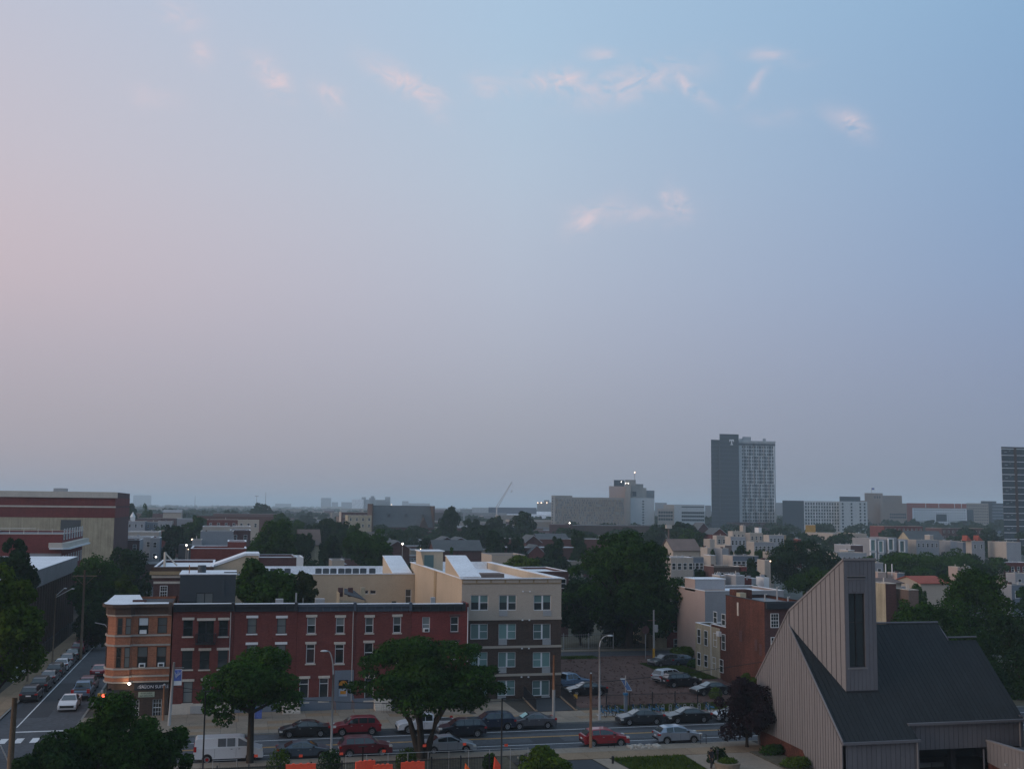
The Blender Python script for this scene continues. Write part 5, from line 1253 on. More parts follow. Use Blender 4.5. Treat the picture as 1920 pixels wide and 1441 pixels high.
# the lot
def lotcar(kind, pn, rgb, label, px, py, rz, **k):
    x, y = G(px, py); return car(kind, pn, rgb, label, x, y, rz, 'cars parked on the vacant lot', z=.13, **k)
lotcar('pickup', 'light_blue', (.13, .20, .30), 'light blue pickup truck at the edge of the apartment building', 1066, 1291, 0.25)
lotcar('sedan', 'black', (.012, .013, .016), 'black sedan on the lot left of the solar panel', 1099, 1304, math.pi)
lotcar('suv', 'white', (.55, .56, .58), 'white sport utility on the lot behind a black one', 1256, 1280, .35, metal=0)
lotcar('suv', 'black', (.012, .013, .016), 'black sport utility on the lot in front of the white one', 1278, 1288, .05)
lotcar('sedan', 'jet', (.010, .011, .014), 'black sedan on the lot nearest the old brick houses', 1333, 1303, math.pi + .1)
lotcar('suv', 'grey', (.085, .085, .095), 'grey sport utility behind the yellow bollard', 1246, 1250, math.pi + .3)
lotcar('sedan', 'slate_blue', (.06, .085, .115), 'slate blue car far back on the lot by the hedge', 1282, 1248, .2)
car('sedan', 'teal', (.03, .08, .085), 'dark car in the driveway behind the leafy shrub', 25.2, 93.9, math.pi / 2)
# side street, parked on the left kerb: from near to far
ls = [(55, 1314, 'suv', 'midnight', (.008, .011, .020), 'dark sport utility nearest the intersection on the side street'), (70, 1296, 'suv', 'black', (.012, .013, .016), 'black sport utility second from the intersection on the side street'),
      (84, 1281, 'sedan', 'grey', (.085, .085, .095), 'grey sedan third from the intersection on the side street'), (100, 1269, 'suv', 'jet', (.010, .011, .014), 'black sport utility just before the white car on the side street'),
      (117, 1257, 'sedan', 'white', (.55, .56, .58), 'white sedan on the side street'), (127, 1247, 'sedan', 'charcoal', (.025, .030, .036), 'charcoal sedan behind the white one on the side street'),
      (137, 1239, 'sedan', 'teal', (.03, .08, .085), 'dark teal sedan with a bright windshield on the side street'), (150, 1226, 'suv', 'maroon', (.13, .012, .022), 'maroon sport utility on the side street beyond the tree trunk'),
      (168, 1212, 'suv', 'cherry', (.22, .012, .022), 'cherry sport utility on the side street past the maroon one'), (174, 1203, 'sedan', 'grey', (.085, .085, .095), 'grey car after the cherry one on the side street'),
      (181, 1196, 'sedan', 'silver', (.36, .38, .41), 'silver car far along the side street'), (187, 1190, 'suv', 'black', (.012, .013, .016), 'black car farthest but one on the side street'), (192, 1184, 'sedan', 'slate_blue', (.06, .085, .115), 'slate blue car farthest along the side street')]
yy = 133.8
for i, (px_, py_, kd, pn, rgb, lab) in enumerate(ls):
    yv = G(px_, py_ - 3)[1]; yy = max(yv, yy + (5.2 if i else 0)); car(kd, pn, rgb, lab, -20.55, yy, math.pi / 2, 'cars parked on the left of the side street')
for (px_, py_, kd, pn, rgb, lab) in [(190, 1266, 'sedan', 'cherry', (.22, .012, .022), 'red car parked beside the corner building on the side street'), (172, 1292, 'suv', 'maroon', (.13, .012, .022), 'maroon car behind the traffic signal on the side street'),
                                    (152, 1306, 'pickup', 'light_blue', (.13, .20, .30), 'light blue truck near the mouth of the side street'), (131, 1327, 'sedan', 'white', (.55, .56, .58), 'white car waiting at the mouth of the side street')]:
    car(kd, pn, rgb, lab, -15.3 if kd != 'sedan' or pn != 'white' else -15.8, G(px_, py_)[1], math.pi / 2 if pn != 'white' else -math.pi / 2)

# ------------------------------------------------------------------ poles, lights, signs
def pole(name, label, cat, px, pt, pb, r=.1, m='polepaint', seg=10, Y=None, lean=0.0, group=None):
    x, y = G(px, pb, .14) if Y is None else (PY(px, pb, Y)[0], Y)
    z = PY(px, pt, y)[1]; t = thing(name, label, cat, (x, y, .1), 0, group)
    MB().tube([(x, y, -.1), (x + lean * .5, y, z * .5), (x + lean, y, z)], [r, r * .85, r * .7], seg).build('shaft', M[m], t, smooth=True)
    return t, x, y, z
def street_lamp(label, px, pt, pb, side, Y=None, arm=1.5, rise=.6, group='street lamps on curved arms'):
    x, y = G(px, pb, .14) if Y is None else (PY(px, pb, Y)[0], Y)
    z = PY(px, pt, y)[1]; t = thing('street_lamp', label, 'street lamp', (x, y, .14), 0, group)
    MB().tube([(x, y, 0), (x, y, .5), (x, y, .52), (x, y, z - rise * 2)], [.16, .16, .11, .075], 10).build('shaft', M['polepaint'], t, smooth=True)
    pts = [(x + side * arm * (1 - math.cos(a)) , y, z - rise * 2 + rise * 2 * math.sin(a)) for a in [math.pi / 2 * k / 6 for k in range(7)]]
    MB().tube(pts, [.07, .065, .06, .055, .05, .045, .04], 8).build('arm', M['polepaint'], t, smooth=True)
    e = pts[-1]; MB().sphere((e[0] + side * .28, y, e[2] - .03), .34, .28, 10, 6).build('lamp_head', M['steel'], t)
    return t
street_lamp('tall grey street lamp before the stoop house, arm to the left', 621, 1219, 1408, -1, Y=101.0, arm=.55, rise=1.0)
street_lamp('grey street lamp at the lot fence, arm curving right', 1124, 1191, 1348, 1, arm=.85, rise=.55, Y=113.7)
tp, x, y, z = pole('rusty_pole', 'rusty steel pole at the near kerb in front of the red crossover', 'pole', 1107.5, 1262, 1400, .14, 'rust', Y=101.0); MB().sphere((x, y, z), .1).build('cap', M['steel'], tp); P1 = (x, y, z)
tp, x, y, z = pole('rusty_pole', 'rusty pole standing against the brown brick apartment building', 'pole', 1038, 1228, 1340, .15, 'rust', Y=114.2); P2 = (x, y, z); MB().tube([(x, y, .1), (x, y, 3.2)], .16, 8).build('grey_base_paint', M['polepaint'], tp)
tp, x, y, z = pole('wooden_pole', 'short brown wooden pole in front of the salon windows', 'pole', 305.5, 1284, 1350, .13, 'rust', Y=121.5); P3 = (x, y, z); MB().sphere((x, y, z + .05), .12).build('cap', M['steel'], tp)
tb, x, y, z = pole('banner_pole', 'grey steel pole with a blue banner between salon and row house', 'pole', 317, 1241, 1350, .16, 'polepaint', Y=118.5, lean=.25)
MB().box(x + .25, x + 1.2, y - .03, y + .03, z - .55, z - .51).build('banner_arm', M['steel'], tb)
bx0, bx1 = PY(324, 1270, 118.5)[0], PY(341, 1270, 118.5)[0]; bz1, bz0 = PY(332, 1254, 118.5)[1], PY(332, 1284, 118.5)[1]
bn = MB().box(bx0, bx1, y - .02, y + .02, bz0, bz1).build('banner', M['white'], tb); MB().box(bx0 + .04, bx1 - .04, y - .03, y - .021, bz0 + (bz1 - bz0) * .28, bz1 - .05).build('picture_panel', M['bannerblue'], bn)
for k in range(7): MB().tube([(bx0 + .3 + k * .05, y - .034, bz0 + .7 + k * .06), (bx0 + .12 + k * .12, y - .034, bz1 - .15 - (k % 3) * .14)], .02, 4).build('painted_stroke', M['signtext'], bn)
# black poles at the fence in the foreground
for (p_, t_, l_, yv) in ((380, 1296, 'thin black pole crossing the rear of the white van', 92.5), (940, 1309, 'thin black pole with a short bracket right of the spreading tree', 92.5), (679.5, 1399, 'short black pole before the maroon crossover', 92.0)):
    tq, x, y, z = pole('camera_pole', l_, 'pole', p_, t_, 1441, .075, 'iron', Y=yv); MB().box(x - .05 if p_ != 679.5 else x - .35, x + .35, y - .04, y + .04, z - .02, z + .06).build('bracket', M['iron'], tq)
tq, x, y, z = pole('utility_pole', 'weathered wooden pole at the left edge of the near corner', 'utility pole', 17, 1307, 1441, .24, 'wood', Y=84.0, lean=.12); MB().tube([(x - 1.5, y, z - 3.3), (x - .6, y, z - 3.1), (x - .1, y, z - 4.1)], .05, 6).build('arm', M['steel'], tq)
# side street poles
tq, x, y, z = pole('utility_pole', 'wooden utility pole with a crossarm on the side street', 'utility pole', 151, 1068, 1236, .2, 'wood', Y=170.5); MB().box(x - 1.6, x + 1.6, y - .07, y + .07, z - .9, z - .75).build('crossarm', M['wood'], tq)
for s in (-1, 1): MB().tube([(x + s * 1.3, y, z - .85), (x, y, z - 2.2)], .03, 4).build('brace', M['wood'], tq)
U1 = (x, y, z)
for (p_, pt_, yv, l_) in ((97, 1112, 157, 'slim street lamp with two arms before the brown building'), (52, 1188, 150, 'plain dark pole left of the white low wall')):
    tq, x, y, z = pole('street_lamp' if p_ == 97 else 'dark_pole', l_, 'pole', p_, pt_, 1262, .12, 'wood', Y=yv)
    if p_ == 97:
        for s, dx in ((-1, .9), (1, 1.9)): MB().tube([(x, y, z - .3 - (s > 0) * .2), (x + dx, y - .4 * s, z + .6)], .045, 5).build('arm', M['steel'], tq); MB().sphere((x + dx + .15, y - .4 * s, z + .6), .22, .4).build('lamp_head', M['steel'], tq)
tq, x, y, z = pole('street_lamp', 'street lamp with a pale arm showing left of the corner building', 'street lamp', 204, 1182, 1240, .09, 'polepaint', Y=140); MB().tube([(x, y, z - .1), (x - .6, y, z + .7), (x - 1.7, y, z + .95)], .05, 6).build('arm', M['steel'], tq)
# traffic signal on the corner
sx, sy = PY(190, 1310, 117.5)[0], 117.5; sz1 = PY(194, 1299, 117.5)[1]; sz0 = PY(194, 1320, 117.5)[1]
ts = thing('traffic_signal', 'yellow traffic signal showing red beside the salon awning', 'traffic light', (sx, sy, .14))
MB().tube([(sx + .05, sy + .2, .1), (sx + .05, sy + .2, sz1 + .3)], .09, 8).build('post', M['polepaint'], ts)
hx = PY(194.5, 1310, sy)[0]; HH = sz1 - sz0
hd = MB().box(hx - .2, hx + .2, sy - .22, sy + .02, sz0, sz1).build('signal_head', M['sigyel'], ts)
for k, mm in enumerate(('redlamp', 'trim', 'trim')):
    zz = sz1 - HH * (k + .5) / 3; MB().tube([(hx, sy - .221, zz), (hx, sy - .26, zz)], HH / 6.6, 14).build('lens', M[mm], hd)
    vb = MB(); n = 9; vs = [(hx + HH / 6 * math.cos(math.pi * q / n), zz + HH / 6 * math.sin(math.pi * q / n)) for q in range(n + 1)]
    for q in range(n): vb.quad((vs[q][0], sy - .222, vs[q][1]), (vs[q + 1][0], sy - .222, vs[q + 1][1]), (vs[q + 1][0], sy - .42, vs[q + 1][1]), (vs[q][0], sy - .42, vs[q][1]))
    vb.build('visor', M['sigyel'], hd)
hx2 = PY(186.5, 1310, sy)[0]; MB().box(hx2 - .18, hx2 + .06, sy - .18, sy + .22, sz0, sz1).build('signal_head', M['sigyel'], ts)
# bike share station
tsn = thing('solar_kiosk', 'blue rental kiosk under a tilted solar panel by the lot fence', 'kiosk', (xat(1172, 117), 117.0, .14))
kx = PY(1173, 1330, 117)[0]; MB().box(kx - .16, kx + .16, 116.85, 117.15, .14, 2.0).build('cabinet', M['bluegrey'], tsn)
kz0, kz1 = PY(1172, 1322, 117)[1], PY(1172, 1298, 117)[1]; MB().box(kx - .24, kx + .2, 116.75, 117.2, 2.001, kz1).build('kiosk_head', M['bluebox'], tsn)
MB().tube([(kx, 117, kz1), (kx, 117, 4.0)], .05, 6).build('panel_mast', M['polepaint'], tsn)
q = [PY(*p, 117) for p in ((1166, 1273), (1175, 1273), (1183, 1293), (1173.5, 1293))]
pn = MB().prism([(q[0][0], 117.5, q[0][1]), (q[1][0], 117.5, q[1][1]), (q[2][0], 116.6, q[2][1]), (q[3][0], 116.6, q[3][1])], (0, .05, .04)).build('panel_frame', M['steel'], tsn)
qc = Vector((sum(p[0] for p in q) / 4, 117.02, sum(p[1] for p in q) / 4))
MB().prism([Vector(v).lerp(qc, .13) + Vector((0, -.03, -.005)) for v in ((q[0][0], 117.5, q[0][1]), (q[1][0], 117.5, q[1][1]), (q[2][0], 116.6, q[2][1]), (q[3][0], 116.6, q[3][1]))], (0, .01, .008)).build('solar_cells', M['solar'], pn)
dock0 = None
def dock(px, lab, bike):
    global dock0
    x = PY(px, 1340, 116.2)[0]
    if dock0 is None:
        t = thing('bike_dock', lab, 'bike dock', (0, 0, 0), 0, 'docks of the bike rental station'); WL[t.name] = Vector((0, 0, 0))
        MB().tube([(-.14, 0, 0), (-.14, 0, .75), (-.1, 0, .84), (.1, 0, .84), (.14, 0, .75), (.14, 0, 0)], .035, 6).build('frame', M['steel'], t, local=True); MB().box(-.09, .09, -.08, .08, .3, .62).build('lock_box', M['bluegrey'], t, local=True)
        MB().box(-.5, .5, -.4, .3, 0, .03).build('base_plate', M['steel'], t, local=True)
        dock0 = t; t.location = (x, 116.2, .14); return
    copy_tree(dock0, (x, 116.2, .14), 0, lab, 'docks of the bike rental station')
bike0 = None
def bike(px, lab, rz):
    global bike0
    x = PY(px, 1340, 115.6)[0]
    if bike0 is None:
        t = thing('bicycle', lab, 'bicycle', (0, 0, 0), 0, 'blue rental bicycles in the station'); WL[t.name] = Vector((0, 0, 0)); B = M['bluebox']
        def ring(cx, m, nm):
            b = MB(); b.tube([(cx + .31 * math.cos(2 * math.pi * k / 18), 0, .33 + .31 * math.sin(2 * math.pi * k / 18)) for k in range(19)], .028, 5, False)
            w = b.build(nm, M[m], t, local=True); s = MB()
            for k in range(6): a = math.pi * k / 6; s.tube([(cx - .3 * math.cos(a), 0, .33 - .3 * math.sin(a)), (cx + .3 * math.cos(a), 0, .33 + .3 * math.sin(a))], .006, 3)
            s.build('spokes', M['steel'], w, local=True)
        ring(-.52, 'rubber', 'wheel'); ring(.52, 'rubber', 'wheel')
        MB().tube([(.52, 0, .33), (.42, 0, .8), (.36, 0, 1.05)], .03, 6).build('fork', B, t, local=True)
        MB().tube([(.42, 0, .78), (.1, 0, .38), (-.05, 0, .36), (-.18, 0, .85)], .045, 6).build('frame', B, t, local=True); MB().tube([(-.52, 0, .33), (-.05, 0, .36)], .025, 5).build('chain_stay', B, t, local=True)
        MB().box(-.32, -.06, -.07, .07, .88, .95).build('saddle', M['trim'], t, local=True); MB().tube([(.34, -.28, 1.08), (.38, 0, 1.04), (.34, .28, 1.08)], .022, 5).build('handlebar', M['trim'], t, local=True)
        MB().box(.40, .68, -.16, .16, .82, 1.02).build('basket', M['trim'], t, local=True); MB().box(-.86, -.3, -.05, .05, .60, .72).build('rear_fender', B, t, local=True)
        bike0 = t; t.location = (x, 115.6, .14); t.rotation_euler = (0, 0, rz); return
    copy_tree(bike0, (x, 115.6, .14), rz, lab, 'blue rental bicycles in the station')
words = ['first', 'second', 'third', 'fourth', 'fifth', 'sixth', 'seventh', 'eighth', 'ninth', 'tenth', 'eleventh', 'twelfth', 'thirteenth', 'fourteenth']
for i, p in enumerate((1128, 1142, 1156, 1188, 1203, 1218, 1232, 1243, 1257, 1271, 1284, 1297, 1311, 1326)): dock(p, f'{words[i]} steel bike dock counting right from the street lamp', False)
for i, p in enumerate((1128, 1142, 1156, 1188, 1203, 1218, 1232, 1271, 1326)): bike(p + 3, f'{words[i]} blue rental bicycle counting right from the street lamp', math.radians(98 + (i * 37) % 26))
# fence along the lot
def picket_fence(label, p, q, h, n, posts, cat='fence', z0=.1, m='iron', pr=.012, prail=.02):
    t = thing('iron_fence', label, cat, ((p[0] + q[0]) / 2, (p[1] + q[1]) / 2, z0)); P, Q = Vector((*p, z0)), Vector((*q, z0))
    me = MB().box(-pr, pr, -pr, pr, .08, h).mesh('picket', M[m]); pm_ = MB().box(-.045, .045, -.045, .045, 0, h + .14).mesh('post', M[m])
    for k in range(n): inst('picket', me, t, P.lerp(Q, (k + .5) / n))
    for k in range(posts): inst('post', pm_, t, P.lerp(Q, k / (posts - 1)))
    for zz in (.18, h - .12): MB().tube([P + Vector((0, 0, zz)), Q + Vector((0, 0, zz))], prail, 4).build('rail', M[m], t)
    return t
picket_fence('black iron fence between the lot and the bike station', (xr1 + 2.8, 118.6), (60.5, 118.6), 1.75, 150, 9)
picket_fence('black iron picket fence along the bottom of the view', (-5.0, 91.6), (20.8, 91.6), 1.75, 200, 12, z0=.06)
t = thing('chain_fence', 'thin temporary wire fence with steel posts behind the picket fence', 'fence', (14, 93.2, .06))
xs_ = [PY(p, 1400, 93.2)[0] for p in (400, 445, 649, 688, 728, 765, 803, 842, 879, 918, 957, 990)]
pz = MB().tube([(0, 0, 0), (0, 0, 1.95)], .025, 6).mesh('post', M['steel'])
for x in xs_: inst('post', pz, t, (x, 93.2, .06))
for a_, b_ in zip(xs_, xs_[1:]):
    if b_ - a_ < 3: MB().tube([(a_, 93.2, 1.98), (b_, 93.2, 1.98)], .018, 4).build('rail', M['steel'], t)
for i, (p_, q_) in enumerate(((480, 1416), (564, 1416), (640, 1412), (720, 1407), (796, 1397), (871, 1394), (949, 1396))):
    x, z = PY(p_, q_, 93.0); f = MB().box(x - .14, x + .14, 92.98, 93.0, z - .1, z + .1).build('warning_flag', M['orange'])
    tag(f, f'{words[i]} small red warning flag from the left on the wire fence', 'flag', 'red warning flags on the wire fence')
# orange barriers
def barrier(label, px0, px1, pt, Y, rz=0.0):
    a0, z = PY(px0, pt, Y); a1 = PY(px1, pt, Y)[0]; w = (a1 - a0) / 2; cx = (a0 + a1) / 2
    t = thing('safety_barrier', label, 'barrier', (cx, Y, .06), rz, 'orange plastic barriers behind the picket fence'); WL[t.name] = Vector((0, 0, 0)); h = z
    MB().prism([(-w, -.28, 0), (-w, -.28, h * .25), (-w, -.12, h * .55), (-w, -.09, h), (-w, .09, h), (-w, .12, h * .55), (-w, .28, h * .25), (-w, .28, 0)], (2 * w, 0, 0)).build('shell', M['orange'], t, local=True)
    for k in (-.5, 0, .5): MB().box(w * k - .09, w * k + .09, -.15, .15, h, h + .05).build('lug', M['orange'], t, local=True)
barrier('long orange barrier at the left below the slate blue sedan', 536, 592, 1434, 90.3); barrier('tilted orange barrier touching the short black pole', 666, 704, 1428, 90.2, .22); barrier('orange barrier right of the short black pole', 700, 736, 1435, 89.8); barrier('orange barrier with torn white stickers right of the middle', 752, 796, 1430, 90.3)
for (p0_, p1_, pt_, l_, mm) in ((870, 882, 1431, 'orange cone shaped marker beside the netting', 'flag'), (924, 938, 1419, 'tall red orange folded barrier by the thin pole', 'orange')):
    a0, z = PY(p0_, pt_, 90.5); a1 = PY(p1_, pt_, 90.5)[0]
    tq = thing('safety_marker', l_, 'marker', ((a0 + a1) / 2, 90.5, .06)); MB().prism([(a0, 90.4, .06), (a1, 90.4, .06), (a1, 90.4, z * .7), (a0 + (a1 - a0) * .3, 90.4, z)], (0, .35, 0)).build('body', M[mm], tq)
x_ = PY(484, 1340, 121)[0]; tq = thing('recycling_bin', 'blue recycling bin on the far sidewalk behind the round tree trunk', 'bin', (x_, 121, .14)); MB().box(x_ - .35, x_ + .35, 120.6, 121.2, .14, 1.05).build('body', M['bannerblue'], tq); MB().box(x_ - .38, x_ + .38, 120.55, 121.25, 1.052, 1.14).build('lid', M['bluebox'], tq)
rb_ = MB(); r_ = random.Random(5)
for k in range(60): x, y, s = r_.uniform(35.6, 38.6), r_.uniform(99.6, 100.9), r_.uniform(.04, .12); rb_.box(x - s, x + s, y - s, y + s, .14, .14 + s * 1.6)
tag(rb_.build('edging_stones', M['offwhite']), 'pale stones heaped in a kerb bed left of the silver blue crossover', 'stones', kind='stuff')
# bike rack, bollards, planter, topiary, person
rx = [PY(p, 1388, 100.6)[0] for p in (1313.5, 1324)]; tag(MB().tube([(rx[0], 100.6, .1), (rx[0], 100.6, 1.0), (rx[1], 100.6, 1.0), (rx[1], 100.6, .1)], .035, 6).build('bike_rack', M['iron']), 'black hoop bike rack at the kerb right of the silver blue crossover', 'bike rack')
for p_, l_ in ((1141, 'small black hoop bollard left of the near kerb flower bed'),): x = PY(p_, 1400, 100.7)[0]; tag(MB().tube([(x, 100.7, .1), (x, 100.7, .7), (x + .55, 100.7, .7), (x + .55, 100.7, .1)], .03, 6).build('bollard_hoop', M['iron']), l_, 'bike rack')
for p_, q_, yv, l_ in ((1149, 1416, 94.6, 'black bollard on the left edge of the lawn'), (1244, 1415, 96.6, 'black bollard at the far corner of the lawn'), (1291, 1434, 92.0, 'dark bollard on the plaza left of the person')):
    x = PY(p_, 1430, yv)[0]; zt_ = PY(p_, q_, yv)[1]; tq = thing('bollard', l_, 'bollard', (x, yv, .12)); MB().tube([(x, yv, .1), (x, yv, zt_ - .15)], .1, 10).build('post', M['iron'], tq); MB().sphere((x, yv, zt_ - .12), .13).build('cap', M['iron'], tq)
rng = np.random.default_rng(77)
tx, tz = PY(1342, 1398, 93.5); tt_ = thing('topiary', 'dark green domed topiary beside the person at the plaza edge', 'shrub', (tx + .1, 93.5, .12))
inst('foliage', leaf_cloud('foliage', rng, [(0, 0, 0, .95, .9, 1.25), (0, 0, -.8, 1.05, 1, .9)], 5200, .17, LEAF['dark']), tt_, (tx + .1, 93.5, tz - 1.35)); MB().tube([(tx + .1, 93.5, .1), (tx + .1, 93.5, tz - .8)], .08).build('stem', M['bark'], tt_)
lx = PY(1345.5, 1405, 92.3)[0]; lt = thing('garden_lamp', 'black lamp post in front of the domed topiary', 'lamp post', (lx, 92.3, .12)); MB().tube([(lx, 92.3, .1), (lx, 92.3, PY(1345, 1412, 92.3)[1])], .07).build('shaft', M['iron'], lt); MB().tube([(lx, 92.3, PY(1345, 1412, 92.3)[1]), (lx, 92.3, PY(1345, 1405, 92.3)[1])], .13).build('lamp_head', M['iron'], lt)
px_, _ = PY(1364, 1440, 90.5); tpn = thing('planter', 'round concrete planter with low green plants', 'planter', (px_, 90.5, .12)); MB().tube([(px_, 90.5, .1), (px_, 90.5, .75)], [.95, 1.1], 20).build('bowl', M['concrete'], tpn); inst('foliage', leaf_cloud('foliage', rng, [(0, 0, 0, .8, .8, .3)], 1500, .14, LEAF['fresh']), tpn, (px_, 90.5, .8))
def person(label, X, Y, rz, shirt, hair):
    t = thing('person', label, 'person', (X, Y, .13), rz); WL[t.name] = Vector((0, 0, 0))
    J = dict(pel=(0, 0, .95), ch=(0, 0, 1.28), nk=(0, 0, 1.47), hd=(0, -.02, 1.56), ht=(0, -.02, 1.70), sl=(-.18, 0, 1.42), el=(-.25, .02, 1.14), hl=(-.24, -.10, .90), sr=(.18, 0, 1.42), er=(.25, .02, 1.14), hr=(.24, -.08, .88),
             kl=(-.11, -.12, .50), fl=(-.11, -.06, .08), tl=(-.11, -.22, .04), kr=(.11, .05, .50), fr=(.11, .16, .10), tr=(.11, .02, .04))
    nm = list(J); Rr = dict(pel=.16, ch=.155, nk=.06, hd=.085, ht=.075, sl=.07, el=.045, hl=.035, sr=.07, er=.045, hr=.035, kl=.065, fl=.045, tl=.035, kr=.065, fr=.045, tr=.035)
    E_ = [('pel', 'ch'), ('ch', 'nk'), ('nk', 'hd'), ('hd', 'ht'), ('ch', 'sl'), ('sl', 'el'), ('el', 'hl'), ('ch', 'sr'), ('sr', 'er'), ('er', 'hr'), ('pel', 'kl'), ('kl', 'fl'), ('fl', 'tl'), ('pel', 'kr'), ('kr', 'fr'), ('fr', 'tr')]
    me = bpy.data.meshes.new('body'); me.from_pydata([J[k] for k in nm], [(nm.index(a), nm.index(b)) for a, b in E_], []); me.materials.append(M['skin'])
    o = bpy.data.objects.new('body', me); link(o, t); sk = o.modifiers.new('skin', 'SKIN'); sd = me.skin_vertices[0].data
    for i, k in enumerate(nm): sd[i].radius = (Rr[k], Rr[k] * (.7 if k in ('pel', 'ch') else 1))
    sd[0].use_root = True; o.modifiers.new('sub', 'SUBSURF').levels = 2; o.modifiers['sub'].render_levels = 2
    def lump(nm2, m, pts, rads): MB().tube(pts, rads, 12).build(nm2, M[m], t, True, local=True)
    lump('shirt', shirt, [(0, 0, .92), (0, 0, 1.15), (0, 0, 1.36), (0, 0, 1.46)], [.185, .18, .20, .09])
    for s in (-1, 1): lump('sleeve', shirt, [(s * .16, 0, 1.41), (s * .25, .02, 1.18)], [.09, .07])
    lump('trouser_leg', 'trim', [(-.09, 0, .95), (-.11, -.11, .50), (-.11, -.06, .10)], [.12, .09, .07]); lump('trouser_leg', 'trim', [(.09, 0, .95), (.11, .05, .50), (.11, .15, .12)], [.12, .09, .07])
    MB().sphere((0, .01, 1.655), .105, 1.0, 12, 8).build('hair', M[hair], t, True, local=True)
    for s in (-1, 1):
        for k in range(5): MB().tube([(s * .24, -.10, .88), (s * (.225 + .012 * k), -.13 + .012 * k, .80 - (.02 if k in (1, 2, 3) else 0))], [.011, .008], 5).build('finger', M['skin'], t, True, local=True)
    for s in (-1, 1): MB().sphere((s * .033, -.105, 1.62), .012).build('eye', M['white'], t, local=True)
    MB().tube([(0, -.10, 1.61), (0, -.13, 1.585)], [.012, .016], 6).build('nose', M['skin'], t, local=True)
px_, pz_ = PY(1334, 1425, 91.0); person('person in black shirt walking at the bottom right of the plaza', px_, 91.0, .3, 'cloth_black', 'cloth_black')
# yellow bollard, stop sign and pole at the back of the lot
x, y = PY(1226, 1250, 157)[0], 157.0
tg = thing('wooden_pole', 'grey utility pole with a transformer and yellow base at the back of the lot', 'utility pole', (x, y, .13)); z = PY(1229, 1143, y)[1]
MB().tube([(x, y, 0), (x, y, z)], [.17, .11], 8).build('shaft', M['polepaint'], tg); MB().tube([(x, y, 0), (x, y, 1.7)], .19, 8).build('yellow_guard', M['sigyel'], tg); MB().tube([(x + .35, y, z - 3.1), (x + .35, y, z - 2.1)], .28, 10).build('transformer', M['steel'], tg); MB().box(x - .9, x + .3, y - .06, y + .06, z - 1.5, z - 1.4).build('crossarm', M['wood'], tg)
x = PY(1215, 1240, 157)[0]; tg = thing('stop_sign', 'dark red back lot stop sign left of the utility pole', 'sign', (x, 158, .13)); MB().tube([(x, 158, .1), (x, 158, 4.1)], .05).build('post', M['steel'], tg); MB().poly([(x + .6 * math.cos(math.pi / 8 + k * math.pi / 4), 157.92, 4.2 + .6 * math.sin(math.pi / 8 + k * math.pi / 4)) for k in range(8)]).build('plate', M['brick_dark'], tg)
zf = 170.2; picket_fence('wire fence along the street behind the lot', (38, zf), (58, zf), 2.3, 60, 6, m='steel', pr=.008)
MB().box(0, .01, 0, .01, 0, .01)
# cables
cable('overhead cable drooping from the salon pole past the row of houses', P3, (P2[0], P2[1], P2[2] - 4.2), 1.1, .03)
cable('overhead cable running right from the rusty pole over the bike station', (P2[0], P2[1], P2[2] - 3.0), (66, 114.2, 7.0), .55, .03)
cable('thin overhead cable above the vacant lot from the big tree to the back pole', (38, 166, 11.2), (PY(1226, 1170, 157)[0], 157, PY(1226, 1170, 157)[1]), .5, .025)
cable('utility wire from the crossarm to the right on the side street', (U1[0] + 1.4, U1[1], U1[2] - .8), (U1[0] + 14, 196, 11.5), .8, .025)
cable('second utility wire from the crossarm on the side street', (U1[0] - 1.4, U1[1], U1[2] - .8), (U1[0] + 11, 196, 10.5), .9, .025)
# ------------------------------------------------------------------ trees
tree('round street tree in front of the row, trunk beside the white van', 368, 577, 1206, 1362, 100.6, 'mid', 24000, .26, 11, 34, .28, base_px=476, trunk_r=.30)
tree('wide spreading tree with several dark stems at the near kerb', 650, 948, 1192, 1348, 99.8, 'mid', 32000, .27, 12, 44, .24, base_px=797, trunk_r=.34, multi=5)
tree('big olive green tree at the left edge above the side street', -75, 92, 1058, 1350, 108, 'fresh', 22000, .34, 13, 34, .28)
tree('tall dark tree behind the olive one at the left edge', -14, 78, 1006, 1150, 160, 'dark', 12000, .42, 14, 24, .3)
tree('leafy tree in the bottom left corner, nearest the crosswalk', 100, 292, 1296, 1500, 80, 'mid', 22000, .22, 15, 34, .28)
tree('low green tree at the bottom left right of the corner tree', 215, 368, 1345, 1500, 82, 'mid', 15000, .22, 16, 28, .28)
tree('dark bushy tree at the bottom left below the crosswalk', 15, 190, 1368, 1500, 78, 'dark', 16000, .22, 17, 28, .28)
tree('small bright green shrub tree hiding a driveway car', 968, 1072, 1396, 1475, 88.5, 'fresh', 5200, .26, 18, 16, .32)
tree('purple leaved tree before the church gable', 1343, 1452, 1266, 1412, 98.6, 'purple', 15000, .22, 19, 30, .27, base_px=1399, trunk_r=.16)
tree('huge dense tree behind the vacant lot', 1056, 1298, 992, 1222, 170, 'mid', 46000, .46, 20, 60, .22, trunk_r=.6)
tree('dark undergrowth tree left below the huge one', 1048, 1130, 1085, 1230, 176, 'dark', 9000, .42, 21, 22, .3)
tree('dark undergrowth tree right below the huge one', 1120, 1225, 1110, 1228, 175, 'dark', 9000, .42, 22, 22, .3)
